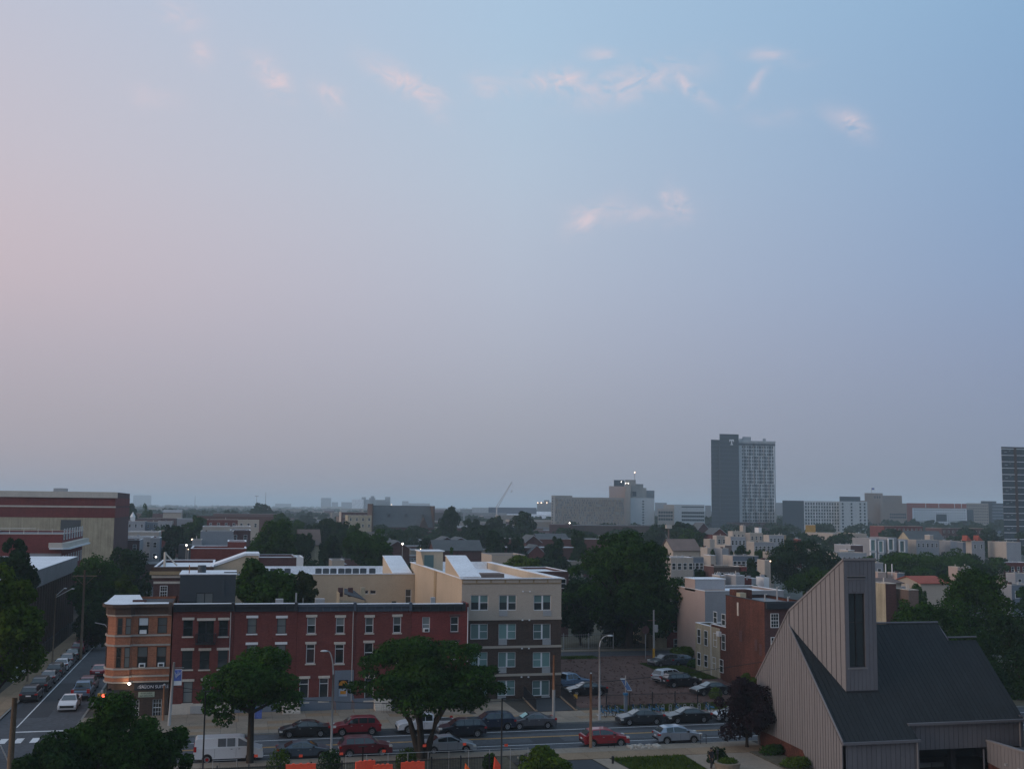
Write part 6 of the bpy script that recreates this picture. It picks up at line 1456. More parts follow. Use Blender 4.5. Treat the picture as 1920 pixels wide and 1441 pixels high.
# left of the side street and behind the row
tree('broad street tree on the left of the side street by the brown building', 128, 232, 1034, 1218, 196, 'mid', 17000, .42, 23, 32, .28, base_px=160)
tree('dark street tree farther along the side street', 184, 292, 1024, 1185, 232, 'dark', 15000, .46, 24, 30, .28)
tree('small yellowish street tree above the corner building', 212, 262, 1074, 1160, 186, 'fresh', 6000, .34, 25, 16, .32)
tree('shaded street tree between the poles and the corner building', 150, 215, 1110, 1225, 181, 'dark', 9000, .38, 26, 22, .3, base_px=168)
tree('leaning tree with a bare notch behind the grey rooftop addition', 428, 520, 1044, 1165, 150, 'mid', 8500, .44, 27, 18, .34)
tree('olive tree in the yard behind the white lintel house', 476, 572, 1070, 1165, 148, 'mid', 8500, .44, 28, 20, .34)
tree('small upright tree before the beige rear wing', 542, 602, 1066, 1165, 147, 'olive', 5200, .42, 29, 14, .36)
tree('tall pointed dark tree left of the beige bulkhead', 462, 560, 966, 1075, 246, 'mid', 12000, .5, 30, 26, .3)
tree('fine leaved tree behind the white roof parapet', 640, 752, 990, 1072, 252, 'mid', 12000, .5, 31, 26, .3)
tree('round light green tree behind the apartment roof', 940, 1028, 1041, 1085, 206, 'fresh', 6500, .4, 32, 18, .3)
# right-hand side
tree('dark tree behind the church tower on its left', 1436, 1576, 1008, 1128, 246, 'dark', 17000, .5, 33, 34, .26)
tree('lower green tree leaning against the church roof line', 1480, 1600, 1062, 1150, 205, 'mid', 11000, .42, 34, 24, .28)
tree('small tree behind the brick corner house chimneys', 1378, 1432, 1096, 1128, 168, 'mid', 4200, .32, 35, 14, .32)
tree('small tree right of the cream party walls', 1376, 1440, 1066, 1110, 215, 'dark', 4500, .4, 36, 14, .32)
tree('long leafy crown left of the white roofed houses', 1632, 1760, 1034, 1112, 268, 'mid', 13000, .5, 37, 28, .28)
tree('rounded leafy crown below the pale grey blocks', 1722, 1862, 1022, 1108, 276, 'mid', 14000, .5, 38, 28, .28)
tree('leafy tree rising behind the church ridge', 1660, 1790, 1118, 1260, 128, 'mid', 18000, .32, 39, 32, .28)
tree('broad tree with light tips behind the church verge', 1736, 1900, 1062, 1255, 140, 'mid', 24000, .34, 40, 38, .27)
tree('dark tree at the right edge behind the church', 1836, 1985, 1128, 1400, 120, 'dark', 20000, .32, 41, 34, .28)
tree('drooping tree between the church verge and the right gable', 1776, 1880, 1180, 1400, 110, 'dark', 15000, .28, 42, 28, .28)
for i, (a, b_, c, d, yv, lab) in enumerate(((1384, 1420, 1262, 1300, 112, 'bright green bush left of the church gable'), (1400, 1440, 1290, 1330, 108, 'second bright bush by the church gable'))):
    tree(lab, a, b_, c, d + 20, yv, 'fresh', 2200, .22, 50 + i, 10, .34, cat='bush', name='bush')
for i, (a, b_, c, yv, lab) in enumerate(((500, 545, 1404, 93.5, 'leafy bush behind the left of the picket fence'), (596, 640, 1404, 94, 'small bush at the foot of the tall street lamp'), (742, 782, 1402, 95, 'weedy bush left of the spreading tree trunk'), (905, 930, 1412, 94, 'weeds beside the netting'), (1255, 1305, 1212, 158, 'hedge at the foot of the taupe house'), (1290, 1330, 1235, 148, 'scrub beside the yellow house ell'),
                                      (1330, 1352, 1290, 124, 'vine covered shrub at the lot corner'), (1425, 1470, 1395, 95, 'low shrub below the purple tree'), (1464, 1520, 1418, 90, 'dark low shrubs at the church brick base'))):
    z = PY((a + b_) / 2, c, yv)[1]; rg = np.random.default_rng(60 + i); w = (PY(b_, c, yv)[0] - PY(a, c, yv)[0]) / 2; cx = PY((a + b_) / 2, c, yv)[0]
    t = thing('bush', lab, 'bush', (cx, yv, .1)); inst('foliage', leaf_cloud('foliage', rg, [(0, 0, 0, w, w * .7, z / 2), (w * .4, .1, z * .1, w * .6, w * .5, z * .4)], 1500 if yv < 100 else 2200, .16 if yv < 100 else .3, LEAF['mid' if i % 2 else 'fresh']), t, (cx, yv, z / 2))
# ------------------------------------------------------------------ houses right of the lot
def side_building(name, label, cat, X, y0, y1, x1, z, wl, wf, roofm='roofgrey', coping='offwhite', z0=.1, par=.35):
    """building whose left face stands on the line X, from Y0 (near) to Y1"""
    t = thing(name, label, cat, ((X + x1) / 2, (y0 + y1) / 2, z0))
    MB().quad((X, y0, z0), (X, y1, z0), (X, y1, z), (X, y0, z)).build('side_wall', M[wl], t); MB().quad((x1, y0, z0), (x1, y1, z0), (x1, y1, z), (x1, y0, z)).build('side_wall', M[wl], t)
    MB().quad((X, y0, z0), (x1, y0, z0), (x1, y0, z), (X, y0, z)).build('front_wall', M[wf], t); MB().quad((X, y1, z0), (x1, y1, z0), (x1, y1, z), (X, y1, z)).build('back_wall', M[wf], t)
    flat_roof(t, X, x1, y0, y1, z, roofm, coping, par)
    return t
XB = 61.0; WL_ = Wall('L', XB)
zB = PX(1430, 1128, XB)[1]
tb = side_building('corner_house', 'three storey old brick corner house with patched orange side wall', 'house', XB, 124.5, 135.3, 66.6, zB, 'brick_old', 'brick_dark', 'roofgrey', 'cornice_black')
MB().box(XB + .1, 66.6, 124.0, 124.48, zB - .75, zB - .02).build('cornice', M['cornice_black'], tb)
WB = Wall('F', 124.5)
for (pl, pr, pt, pb) in ((1444.5, 1460, 1149, 1176), (1445, 1460, 1194, 1222)):
    h_ = px_hole(WB, pl, pr, pt, pb); window(WB, tb, (h_[0] + h_[1]) / 2, h_[2], h_[1] - h_[0], h_[3] - h_[2], 'h6', 'white', 'glass', depth=-.07)
MB().box(XB - .06, XB - .002, 131.5, 131.9, zB - 2.2, zB - .6).build('drain_elbow', M['offwhite'], tb)
for (yy_, zz_, w_) in ((131.0, 5.6, .8), (126.8, 5.0, .7), (125.6, 4.6, .7)): MB().box(XB - .03, XB - .002, yy_ - w_ / 2, yy_ + w_ / 2, zz_, zz_ + 1.3).build('bricked_opening', M['brick_dark'], tb)
for (x_, h_) in ((62.3, .7), (63.9, 1.6), (65.3, .4)): MB().tube([(x_, 127, zB - .3), (x_, 127, zB + h_), (x_ + .25, 127, zB + h_)], .09, 6).build('vent_pipe', M['steel'], tb)
MB().box(61.2, 62.0, 131.5, 132.6, zB - .3, zB + .55).build('chimney', M['stucco_yellow'], tb); MB().box(XB + .4, XB + 2.5, 133, 135, zB - .3, zB + .8).build('roof_hatch', M['brick_old'], tb)
XE = 61.3; zE = PX(1345, 1172, XE)[1]
te1 = side_building('rear_ell', 'three storey yellow and brick ell behind the old brick house', 'house', XE, 135.35, 140.6, 66, zE, 'brick_old', 'brick_dark', 'roofdark', 'white')
MB().box(XE - .05, XE - .002, 137.8, 140.6, .2, zE - .3).build('stucco_panel', M['stucco_yellow'], te1)
WE = Wall('L', XE)
def lwin(W, t, pxc, pt, pb, w, **k):
    a, z1_ = W.px(pxc, pt); _, z0_ = W.px(pxc, pb); window(W, t, a, z0_, w, z1_ - z0_, 'h', 'white', 'glass', depth=-.07, **k)
for (p_, t_, b2) in ((1341.5, 1146, 1168), (1357, 1150, 1172), (1341.5, 1186, 1212), (1357, 1188, 1218), (1339.5, 1231, 1254), (1353, 1235, 1260)): lwin(WE, te1, p_, t_ , b2, 1.15)
ac_ = MB().box(XE - .45, XE - .08, 137.2, 138.0, 5.5, 6.1).build('air_conditioner', M['white'], te1); MB().tube([(XE - .08, 140.5, .2), (XE - .08, 140.5, zE)], .05, 5).build('downspout', M['white'], te1)
XF = 61.6; zF = PX(1316, 1170, XF)[1]
te2 = side_building('rear_ell', 'lower yellow stucco ell with stained base at the back of the old brick house', 'house', XF, 140.65, 146.5, 66, zF, 'stucco_yellow', 'stucco_yellow', 'roofdark', 'white')
WE2 = Wall('L', XF)
for (p_, t_, b2) in ((1311, 1178, 1206), (1324, 1181, 1210), (1311, 1222, 1247), (1324, 1227, 1250)): lwin(WE2, te2, p_, t_, b2, 1.15)
XT = 65.8; z3_ = PX(1322, 1108, XT)[1]
tt1 = side_building('taupe_house', 'tall taupe sided new house with a stepped roof pavilion', 'house', XT, 153.0, 163.5, 78, z3_, 'stucco_pink', 'greywall', 'roofwhite', 'white')  # fronts of house and pavilion painted greyer to carry their shade
zt4 = PX(1310, 1087, XT)[1]; MB().box(XT, 70.5, 156.6, 160.4, z3_ - .3, zt4).build('roof_pavilion', M['stucco_pink'], tt1); MB().box(XT - .1, 70.6, 156.5, 160.5, zt4, zt4 + .1).build('pavilion_roof', M['roofwhite'], tt1); MB().box(XT + .02, 70.4, 156.54, 156.59, z3_, zt4 - .05).build('pavilion_front', M['greywall'], tt1)
block('red_house', 'house', 'narrow red brick house left of the taupe house', 1250, 1275, 1130, 171, 9, 'brick_red2', 'stucco_yellow', 'roofwhite', 'white', 0, 1)
tr_ = [o for o in bpy.data.objects if o.name == 'red_house'][0]; WR = Wall('F', 171)
for (t_, b2) in ((1136, 1153), (1166, 1184), (1197, 1217)): h_ = px_hole(WR, 1264, 1272, t_, b2); window(WR, tr_, (h_[0] + h_[1]) / 2, h_[2], .9, h_[3] - h_[2], 'h', 'white', 'glass', depth=-.07)
block('rear_ell', 'house', 'plain tan rear wall half hidden by the huge tree', 1218, 1252, 1126, 174, 8, 'stucco_yellow', 'stucco_yellow', 'roofdark', 'roofdark'); block('rear_ell', 'house', 'low tan shed beside the back lot pole', 1228, 1250, 1188, 169, 4, 'stucco_yellow', 'stucco_yellow', 'roofdark', 'roofdark')
# houses beside and behind the apartment building
block('outbuilding', 'building', 'small beige flat roofed building behind the apartment roof', 922, 985, 1040, 232, 10, 'stucco_grey', 'stucco_grey', 'roofgrey', 'greywall')
block('brick_house', 'house', 'low brick house with a bright white roof right of the apartment roof', 988, 1066, 1071, 188, 14, 'brick_dark', 'stucco_grey', 'roofwhite', 'roofwhite', 1, 4)
# dark brick corner block behind the salon building
XBk = PY(289, 1070, 158)[0]
tk, X0_, X1_, zk = block('brick_block', 'building', 'dark brick block with an orange cornice behind the grey rooftop addition', 289, 400, 1063, 158, 20, 'brick_dark', 'brick_dark', 'roofwhite', 'roofwhite', 0, 0)
Wk = Wall('F', 158)
for pyy, hh, mm, pd in ((1067, .7, 'brownstone', .3), (1073.5, .45, 'cornice_gold', .5), (1080, .35, 'offwhite', .25), (1091.5, .3, 'offwhite', .08)): z = Wk.px(310, pyy)[1]; Wk.box(MB(), X0_ - (pd if pd > .2 else 0), X1_, z - hh / 2, z + hh / 2, .003, pd).build('cornice', M[mm], tk)
h_ = px_hole(Wk, 300, 313.5, 1097, 1119); window(Wk, tk, (h_[0] + h_[1]) / 2, h_[2], h_[1] - h_[0], h_[3] - h_[2], 'h6', 'white', 'glass', sill='offwhite', depth=-.07)
MB().tube([(X0_ + 1.2, 160, zk), (X0_ + 1.2, 160, zk + 1.9)], .18, 6).build('roof_post', M['offwhite'], tk); MB().bar((X0_ + 1.3, 160, zk + 1.7), (X0_ + 2.8, 160, zk + .1), .14).build('brace', M['offwhite'], tk)
block('brick_box', 'building', 'red brick stair block with a white roof edge left of the beige bulkhead', 358, 462, 1028, 196, 12, 'brick_red', 'brick_red', 'roofwhite', 'roofwhite', 1, 1, 1.4, 2.4, 'brick_dark', firsttop=1.8)
block('brick_box', 'building', 'small red brick upper block with a white cap', 427, 462, 1015, 204, 8, 'brick_red', 'brick_red', 'roofwhite', 'roofwhite')
block('brick_box', 'building', 'dark brick parapet right of the beige bulkhead with white end', 485, 556, 1045, 190, 12, 'brick_dark', 'greywall', 'roofwhite', 'greywall')
block('white_end', 'building', 'white sloping roof end right of the dark brick parapet', 556, 569, 1045, 190, 8, 'white', 'white', 'roofwhite', 'white')
block('vent_house', 'building', 'small beige vent house behind the long white parapet', 622, 646, 1050, 205, 6, 'stucco_grey', 'stucco_grey', 'roofgrey', 'steel')
# ------------------------------------------------------------------ left side of the side street
XS = -27.0; zS = PX(76, 1066, XS)[1]
tS = thing('institute_building', 'long brown building with a pale roof along the side street', 'building', (-40, 195, .1))
y0s, y1s = 138, 222
MB().quad((XS, y0s, 0), (XS, y1s, 0), (XS, y1s, zS), (XS, y0s, zS)).quad((-60, y0s, 0), (XS, y0s, 0), (XS, y0s, zS), (-60, y0s, zS)).quad((-60, y1s, 0), (XS, y1s, 0), (XS, y1s, zS), (-60, y1s, zS)).build('wall', M['brick_brown'], tS)
MB().box(XS - 33, XS + .35, y0s - .3, y1s + .3, zS - 2.2, zS).build('fascia', M['greywall'], tS) if False else MB().box(XS + .003, XS + .35, y0s, y1s, zS - 2.4, zS + .05).build('fascia', mat('grey_fascia', (.17, .165, .165), .8), tS)
MB().box(-60, XS + .36, y0s, y1s, zS + .051, zS + .12).build('roof', M['roofwhite'], tS)
fm_ = MB().box(0, .32, -.22, .22, 0, zS - 2.9).mesh('pilaster', M['brownstone'])
for k in range(34): inst('pilaster', fm_, tS, (XS + .003, y0s + 1 + k * 2.45, .3))
WSi = Wall('R', XS)
for k in range(33): window(WSi, tS, y0s + 2.2 + k * 2.45, 1.2, 1.2, zS - 4.6, 'v', 'black', 'glass', depth=-.07)
fnc = thing('iron_fence', 'dark fence panels along the brown building on the side street', 'fence', (-24.7, 175, .12))
for k in range(28): MB().box(-24.75, -24.68, 168.5 + k * 2.5, 170.92 + k * 2.5, .14, 2.0).build('fence_panel', M['black'], fnc)
pf = MB().box(-.06, .06, -.06, .06, 0, 2.1).mesh('post', M['black'])
for k in range(29): inst('post', pf, fnc, (-24.7, 168.45 + k * 2.5, .12))
tag(MB().box(-24.9, -24.65, 150, 168, .1, 1.6).build('low_wall', M['white']), 'low white wall at the near end of the dark fence', 'wall')
tag(MB().box(-24.8, -24.72, 155, 168, 1.62, 3.0).build('dark_screen', M['black']), 'dark screen above the low white wall', 'fence')
# red and beige blocks beyond
tR, X0_, X1_, zR = block('school_building', 'building', 'large red and beige brick building at the upper left', -60, 217, 921, 290, 40, 'stucco_yellow', 'brick_dark', 'roofgrey', 'offwhite', z0=0)
Wr = Wall('F', 290)
for pa, pb, mm, pd in ((921.5, 932, 'offwhite', .5), (932, 947.5, 'brick_red2', .05), (947.5, 950.5, 'offwhite', .2), (950.5, 969.5, 'brick_red2', .051)):
    za_, zb_ = Wr.px(110, pb)[1], Wr.px(110, pa)[1]; Wr.box(MB(), X0_ - (pd if pd > .1 else -.01), X1_ + (pd if pd > .1 else -.01), za_, zb_ - .004, .003, pd).build('band', M[mm], tR)
    MB().box(X1_ + .003, X1_ + pd, 290, 330, za_, zb_ - .004).build('band', M[mm], tR) if pd < .1 else None
xv = Wr.px(105, 915)[0]; MB().box(xv - 1.4, xv + 1.4, 296, 300, zR - .2, zR + .9).build('roof_unit', M['steel'], tR)
sp_ = mat('stain', (.22, .19, .15), .9, .1, noise=.3)
for (pa, pb, qa, qb) in ((100, 152, 974, 1000),): Wr.box(MB(), Wr.px(pa + 14, qa)[0], Wr.px(pb, qa)[0], Wr.px(120, qb)[1], Wr.px(120, qa)[1], .003, .02).build('stain', M['slate'], tR)
tQ, X0_, X1_, zQ = block('balcony_building', 'building', 'red brick building with a white curved balcony cornice', -60, 117, 1001, 236, 32, 'brick_red2', 'brick_red2', 'roofgrey', 'offwhite', z0=0)
Wq = Wall('F', 236)
za_, zb_ = Wq.px(110, 1029)[1], Wq.px(110, 1017)[1]; xa_ = Wq.px(93, 1020)[0]
MB().poly([(xa_, 235.99, za_ + .3), (xa_, 234.6, za_ + .3), (X1_ + .3, 234.6, za_ + .3), (X1_ + 1.3, 235.8, za_ + .3), (X1_ + 1.3, 268, za_ + .3), (X1_ + .003, 268, za_ + .3), (X1_ + .003, 235.99, za_ + .3)])
bl = [(xa_, 235.99), (xa_, 234.6), (X1_ + .3, 234.6), (X1_ + 1.3, 235.8), (X1_ + 1.3, 268), (X1_ + .003, 268), (X1_ + .003, 235.99)]
MB().prism([(x, y, za_ + .3) for x, y in bl], (0, 0, zb_ - za_ - .3)).build('balcony', M['offwhite'], tQ)
bl2 = [(xa_ + .2, 235.98), (xa_ + .2, 234.3), (X1_ + .5, 234.3), (X1_ + 1.6, 235.7), (X1_ + 1.6, 268), (X1_ + .003, 268), (X1_ + .003, 235.98)]
MB().prism([(x, y, za_) for x, y in bl2], (0, 0, .295)).build('balcony_base', M['white'], tQ)
WQ = Wall('R', X1_)
for k in range(8): window(WQ, tQ, 238.5 + k * 3.9, zb_ + .5, 1.6, 2.1, 'v', 'white', 'blind', depth=-.07); window(WQ, tQ, 238.5 + k * 3.9, za_ - 3.4, 1.6, 2.1, 'v', 'white', 'blind', depth=-.07)
MB().box(X1_ - 8, X1_, 235.9, 235.98, Wq.px(110, 1042)[1], Wq.px(110, 1037)[1]).build('stone_band', M['greywall'], tQ)
for k in range(6): x = X0_ + 2 + k * (X1_ - X0_ - 4) / 5; MB().tube([(x, 237, zQ), (x, 237, zQ + 1.1)], .05, 4).build('roof_rail_post', M['offwhite'], tQ)
MB().tube([(X0_, 237, zQ + 1.1), (X1_ - 5, 237, zQ + 1.1)], .06, 4).build('roof_rail', M['offwhite'], tQ)

# ------------------------------------------------------------------ middle distance houses: (left, right, roof y, distance, wall, side, roof, rows, cols, label)
HL = [
 (226, 262, 1012, 330, 'brick_dark', 'greywall', 'roofwhite', 2, 2, 'low dark brick house left of the blue sided house on the side street'),
 (232, 285, 1007, 352, 'greywall', 'greywall', 'roofwhite', 2, 4, 'grey house with chimneys on its white roof on the side street'),
 (282, 300, 1008, 345, 'greywall', 'bluegrey', 'roofwhite', 3, 1, 'tall narrow house with a blue side wall on the side street'),
 (226, 298, 997, 400, 'cream', 'cream', 'roofwhite', 1, 5, 'long cream house with a bright white roof behind the blue sided house'),
 (298, 322, 995, 420, 'brick_red', 'brick_red', 'roofgrey', 1, 2, 'small red house at the right end of the white roof'),
 (238, 272, 977, 560, 'greywall', 'bluegrey', 'roofgrey', 1, 3, 'pale grey row left of the blue strip far along the street'),
 (272, 296, 978, 565, 'bluegrey', 'bluegrey', 'roofgrey', 1, 2, 'blue strip house in the far row'),
 (296, 322, 977, 560, 'greywall', 'cream', 'roofgrey', 1, 2, 'pale house at the right end of the far row'),
 (256, 330, 971, 640, 'brick_dark', 'brick_dark', 'roofgrey', 1, 6, 'long dark red row with dormers in the haze'),
 (376, 438, 996, 300, 'greywall', 'greywall', 'roofgrey', 0, 0, 'pale grey windowless house left of the pointed tree'),
 (360, 378, 1012, 290, 'greywall', 'greywall', 'roofgrey', 0, 0, 'stepped grey wall at the left of the windowless house'),
 (432, 470, 994, 330, 'brick_dark', 'greywall', 'roofwhite', 1, 2, 'dark house with a white roof right of the grey one'),
 (380, 470, 987, 360, 'cream', 'greywall', 'roofwhite', 1, 5, 'white roofed row behind the windowless grey house'),
 (388, 446, 974, 470, 'brick_red', 'brick_dark', 'roofgrey', 1, 4, 'brick warehouse with a white hatch in the haze'),
 (446, 486, 975, 470, 'stucco_grey', 'stucco_grey', 'roofgrey', 1, 3, 'tan warehouse right of the brick one'),
 (640, 700, 960, 620, 'brick_dark', 'cream', 'roofgrey', 2, 6, 'dark flat apartment block left of the slate roofed church'),
 (652, 698, 966, 590, 'stucco_yellow', 'stucco_yellow', 'roofgrey', 2, 4, 'tan brick block left of the slate roofed church'),
 (1240, 1300, 1045, 250, 'cream', 'cream', 'roofwhite', 1, 4, 'cream house peeking right of the huge tree'),
 (1278, 1335, 1045, 262, 'bluegrey', 'greywall', 'roofgrey', 2, 5, 'blue grey bay windowed row right of the huge tree'),
 (1318, 1342, 1041, 248, 'cream', 'cream', 'roofwhite', 0, 0, 'cream party wall between the two grey rows'),
 (1353, 1422, 1042, 262, 'bluegrey', 'cream', 'roofgrey', 2, 6, 'dark grey row of houses with white windows'),
 (1318, 1386, 1062, 228, 'brick_brown', 'brick_dark', 'roofgrey', 1, 5, 'brown brick row with five upper windows'),
 (1386, 1400, 1062, 228, 'brick_red2', 'brick_red2', 'roofgrey', 1, 1, 'narrow bright red house at the end of the brown row'),
 (1334, 1360, 1079, 205, 'cream', 'cream', 'roofwhite', 0, 0, 'cream wall with a red coping'),
 (1356, 1396, 1079, 203, 'greywall', 'greywall', 'roofwhite', 0, 0, 'pale grey wall behind the taupe house'),
 (1396, 1418, 1084, 204, 'greywall', 'brick_red2', 'roofwhite', 0, 0, 'grey wall with a red edge'),
 (1418, 1442, 1083, 206, 'white', 'white', 'roofwhite', 0, 0, 'white walled house right of the red edge'),
 (1418, 1444, 1050, 240, 'cream', 'cream', 'roofgrey', 0, 0, 'large cream gable wall beside the dark tree'),
 (1430, 1450, 1035, 262, 'cream', 'cream', 'roofgrey', 0, 0, 'cream chimney like wall above the gable wall'),
 (1312, 1336, 1027, 290, 'cream', 'cream', 'roofgrey', 0, 0, 'stepped cream party wall right of the brown gabled roof'),
 (1336, 1366, 1028, 300, 'greywall', 'greywall', 'roofgrey', 0, 0, 'pale grey box house in the middle of the roofs'),
 (1340, 1372, 1022, 330, 'shingle', 'cream', 'shingle', 0, 0, 'brown roofed house among the cream walls'),
 (1318, 1340, 1011, 350, 'cream', 'cream', 'roofgrey', 0, 0, 'cream wall left of the stepped tower wall'),
 (1336, 1362, 1004, 380, 'cream', 'cream', 'roofgrey', 1, 2, 'stepped tower like cream wall'),
 (1358, 1398, 1006, 370, 'greywall', 'cream', 'roofgrey', 1, 4, 'grey row right of the stepped cream wall'),
 (1398, 1452, 1016, 345, 'greywall', 'cream', 'roofgrey', 1, 5, 'pale grey row below the brown block'),
 (1364, 1396, 996, 430, 'stucco_grey', 'cream', 'roofgrey', 1, 3, 'tan house with two dark windows'),
 (1386, 1398, 985, 470, 'cream', 'cream', 'roofgrey', 0, 0, 'tall cream chimney block'),
 (1396, 1430, 999, 440, 'stucco_grey', 'cream', 'roofgrey', 1, 3, 'tan house right of the chimney block'),
 (1414, 1428, 989, 480, 'white', 'white', 'roofwhite', 0, 0, 'small white cube on the roofs'),
 (1430, 1470, 1003, 420, 'greywall', 'cream', 'roofgrey', 1, 4, 'grey green row left of the long warehouse'),
 (1468, 1625, 1000, 470, 'stucco_grey', 'cream', 'roofgrey', 0, 0, 'long pale warehouse with a wide blank wall'),
 (1450, 1474, 1003, 440, 'cornice_gold', 'brick_red', 'roofgrey', 0, 0, 'small ochre block at the warehouse corner'),
 (1488, 1502, 1010, 400, 'brick_red2', 'brick_red2', 'roofgrey', 0, 0, 'bright red wall patch left of the dark tree'),
 (1560, 1618, 1022, 360, 'brick_dark', 'greywall', 'roofwhite', 0, 0, 'dark maroon strip building with white trim'),
 (1572, 1602, 1031, 330, 'cream', 'cream', 'roofwhite', 0, 0, 'cream cube in front of the maroon strip'),
 (1545, 1625, 1036, 318, 'greywall', 'cream', 'roofgrey', 1, 6, 'low grey houses in front of the maroon strip'),
 (1627, 1730, 986, 560, 'brick_red', 'brick_red', 'roofgrey', 2, 9, 'long dark red brick mill on the right'),
 (1730, 1850, 990, 600, 'brick_dark', 'brick_dark', 'roofgrey', 2, 10, 'darker brick mill continuing to the right'),
 (1616, 1630, 1012, 400, 'greywall', 'cream', 'roofgrey', 1, 1, 'narrow grey house before the white framed houses'),
 (1700, 1760, 1012, 395, 'greywall', 'cream', 'roofgrey', 1, 5, 'grey flat row right of the white framed houses'),
 (1733, 1750, 1003, 405, 'cream', 'cream', 'roofwhite', 0, 0, 'cream stair cube above the grey row'),
 (1755, 1800, 1014, 398, 'greywall', 'greywall', 'roofgrey', 0, 0, 'blank grey wall right of the cream cube'),
 (1795, 1812, 1016, 390, 'bluegrey', 'bluegrey', 'roofgrey', 0, 0, 'dark slot between grey walls'),
 (1811, 1846, 1014, 378, 'greywall', 'cream', 'roofgrey', 1, 2, 'cream fronted house with two red dormers'),
 (1846, 1914, 1016, 372, 'greywall', 'cream', 'roofgrey', 0, 0, 'big blank pale grey wall at the right'),
 (1864, 1925, 1054, 300, 'brick_red', 'cream', 'roofwhite', 1, 4, 'low brick row with white cornice at the right edge'),
 (1634, 1656, 1055, 232, 'greywall', 'stucco_pink', 'roofgrey', 1, 1, 'small roof pavilion right of the church tower'),
 (1622, 1662, 1073, 226, 'stucco_pink', 'stucco_pink', 'roofgrey', 0, 0, 'pink beige wall right of the church tower'),
 (1661, 1696, 1074, 225, 'bluegrey', 'stucco_pink', 'roofgrey', 0, 0, 'blue grey sided box with two white flues'),
 (1781, 1805, 1063, 232, 'stucco_pink', 'stucco_pink', 'roofgrey', 0, 0, 'pink beige roof cube over the trees'),
 (1804, 1822, 1064, 234, 'greywall', 'greywall', 'roofgrey', 0, 0, 'pale grey half of the roof cube'),
 (1630, 1680, 1094, 150, 'brick_dark', 'stucco_yellow', 'roofgrey', 0, 0, 'dark brick house roof with a tan wall right of the tower'),
 (1676, 1722, 1106, 148, 'shingle', 'shingle', 'roofgrey', 0, 0, 'mottled brown mansard right of the tan wall'),
 (1890, 1935, 1075, 240, 'greywall', 'greywall', 'roofgrey', 1, 2, 'grey flat house at the right edge above the trees'),
 (1880, 1935, 1096, 210, 'bluegrey', 'greywall', 'roofgrey', 1, 2, 'slate grey house at the right edge'),
]
for (a, b_, c, yv, wl, sd, rf_, rw, cl, lab) in HL:
    dep = 9 if (b_ - a) < 30 else 13
    block('row_house' if rw else 'house_block', 'house', lab, a, b_, c, yv, dep, wl, sd, rf_, 'offwhite' if rf_ != 'roofwhite' else 'roofwhite', rw, cl, ww=.95, wh=1.55, rowstep=3.2, par=.3, fit=(.3 if rw else .6))
# red copings, flues, pitched roofs
def gable(name, label, cat, p0, p1, pe, pr_, Y, dep, wallm, roofm, axis='x', dor=0):
    if p0 > 700: dep = min(dep, 9)
    x0, ze = PY(p0, pe, Y); x1 = PY(p1, pe, Y)[0]; zr_ = PY((p0 + p1) / 2, pr_, Y + dep / 2)[1]
    t = thing(name, label, cat, ((x0 + x1) / 2, Y + dep / 2, 0))
    if axis == 'x':
        MB().prism([(x0, Y, 0), (x0, Y, ze), (x0, Y + dep / 2, zr_ - .1), (x0, Y + dep, ze), (x0, Y + dep, 0)], (x1 - x0, 0, 0)).build('wall', M[wallm], t)
        b = MB(); o = .4; s = (zr_ - ze) / (dep / 2)
        b.prism([(x0 - o, Y - o, ze - s * o + .05), (x0 - o, Y + dep / 2, zr_ + .05), (x0 - o, Y + dep + o, ze - s * o + .05), (x0 - o, Y + dep + o, ze - s * o - .1), (x0 - o, Y + dep / 2, zr_ - .1), (x0 - o, Y - o, ze - s * o - .1)], (x1 - x0 + 2 * o, 0, 0)); b.build('roof', M[roofm], t)
    else:
        xm_ = (x0 + x1) / 2
        MB().prism([(x0, Y, 0), (x0, Y, ze), (xm_, Y, zr_ - .1), (x1, Y, ze), (x1, Y, 0)], (0, dep, 0)).build('wall', M[wallm], t)
        b = MB(); s = (zr_ - ze) / ((x1 - x0) / 2); o = .4
        b.prism([(x0 - o, Y - o, ze - s * o + .05), (xm_, Y - o, zr_ + .05), (x1 + o, Y - o, ze - s * o + .05), (x1 + o, Y - o, ze - s * o - .12), (xm_, Y - o, zr_ - .12), (x0 - o, Y - o, ze - s * o - .12)], (0, dep + 2 * o, 0)); b.build('roof', M[roofm], t)
        b = MB(); b.prism([(x0 - o, Y - o - .05, ze - s * o - .25), (xm_, Y - o - .05, zr_ - .25), (x1 + o, Y - o - .05, ze - s * o - .25), (x1 + o, Y - o - .05, ze - s * o + .02), (xm_, Y - o - .05, zr_ + .02), (x0 - o, Y - o - .05, ze - s * o + .02)], (0, .04, 0)); b.build('barge_board', M['greywall'], t)
    return t, x0, x1, ze, zr_
gable('gabled_house', 'grey roofed brick house with a small front gable behind the apartment building', 'house', 815, 903, 1030, 1012, 300, 18, 'brick_dark', 'slate')
gable('gabled_house', 'small twin gable left of the grey roofed brick house', 'house', 826, 850, 1012, 1005, 340, 14, 'brick_dark', 'slate', 'y'); gable('gabled_house', 'second small gable left of the spreading far tree', 'house', 852, 876, 1012, 1006, 342, 14, 'brick_dark', 'slate', 'y')
gable('gabled_house', 'brick gable with a street light in front of it', 'house', 722, 768, 1026, 1012, 310, 16, 'brick_dark', 'slate', 'y'); gable('gabled_house', 'slate roofed house left of the street light', 'house', 700, 735, 1016, 1008, 330, 14, 'brick_dark', 'slate')
gable('gabled_house', 'brown roofed house with tan gable between the far trees on the left', 'house', 562, 600, 1020, 992, 300, 14, 'stucco_yellow', 'shingle')
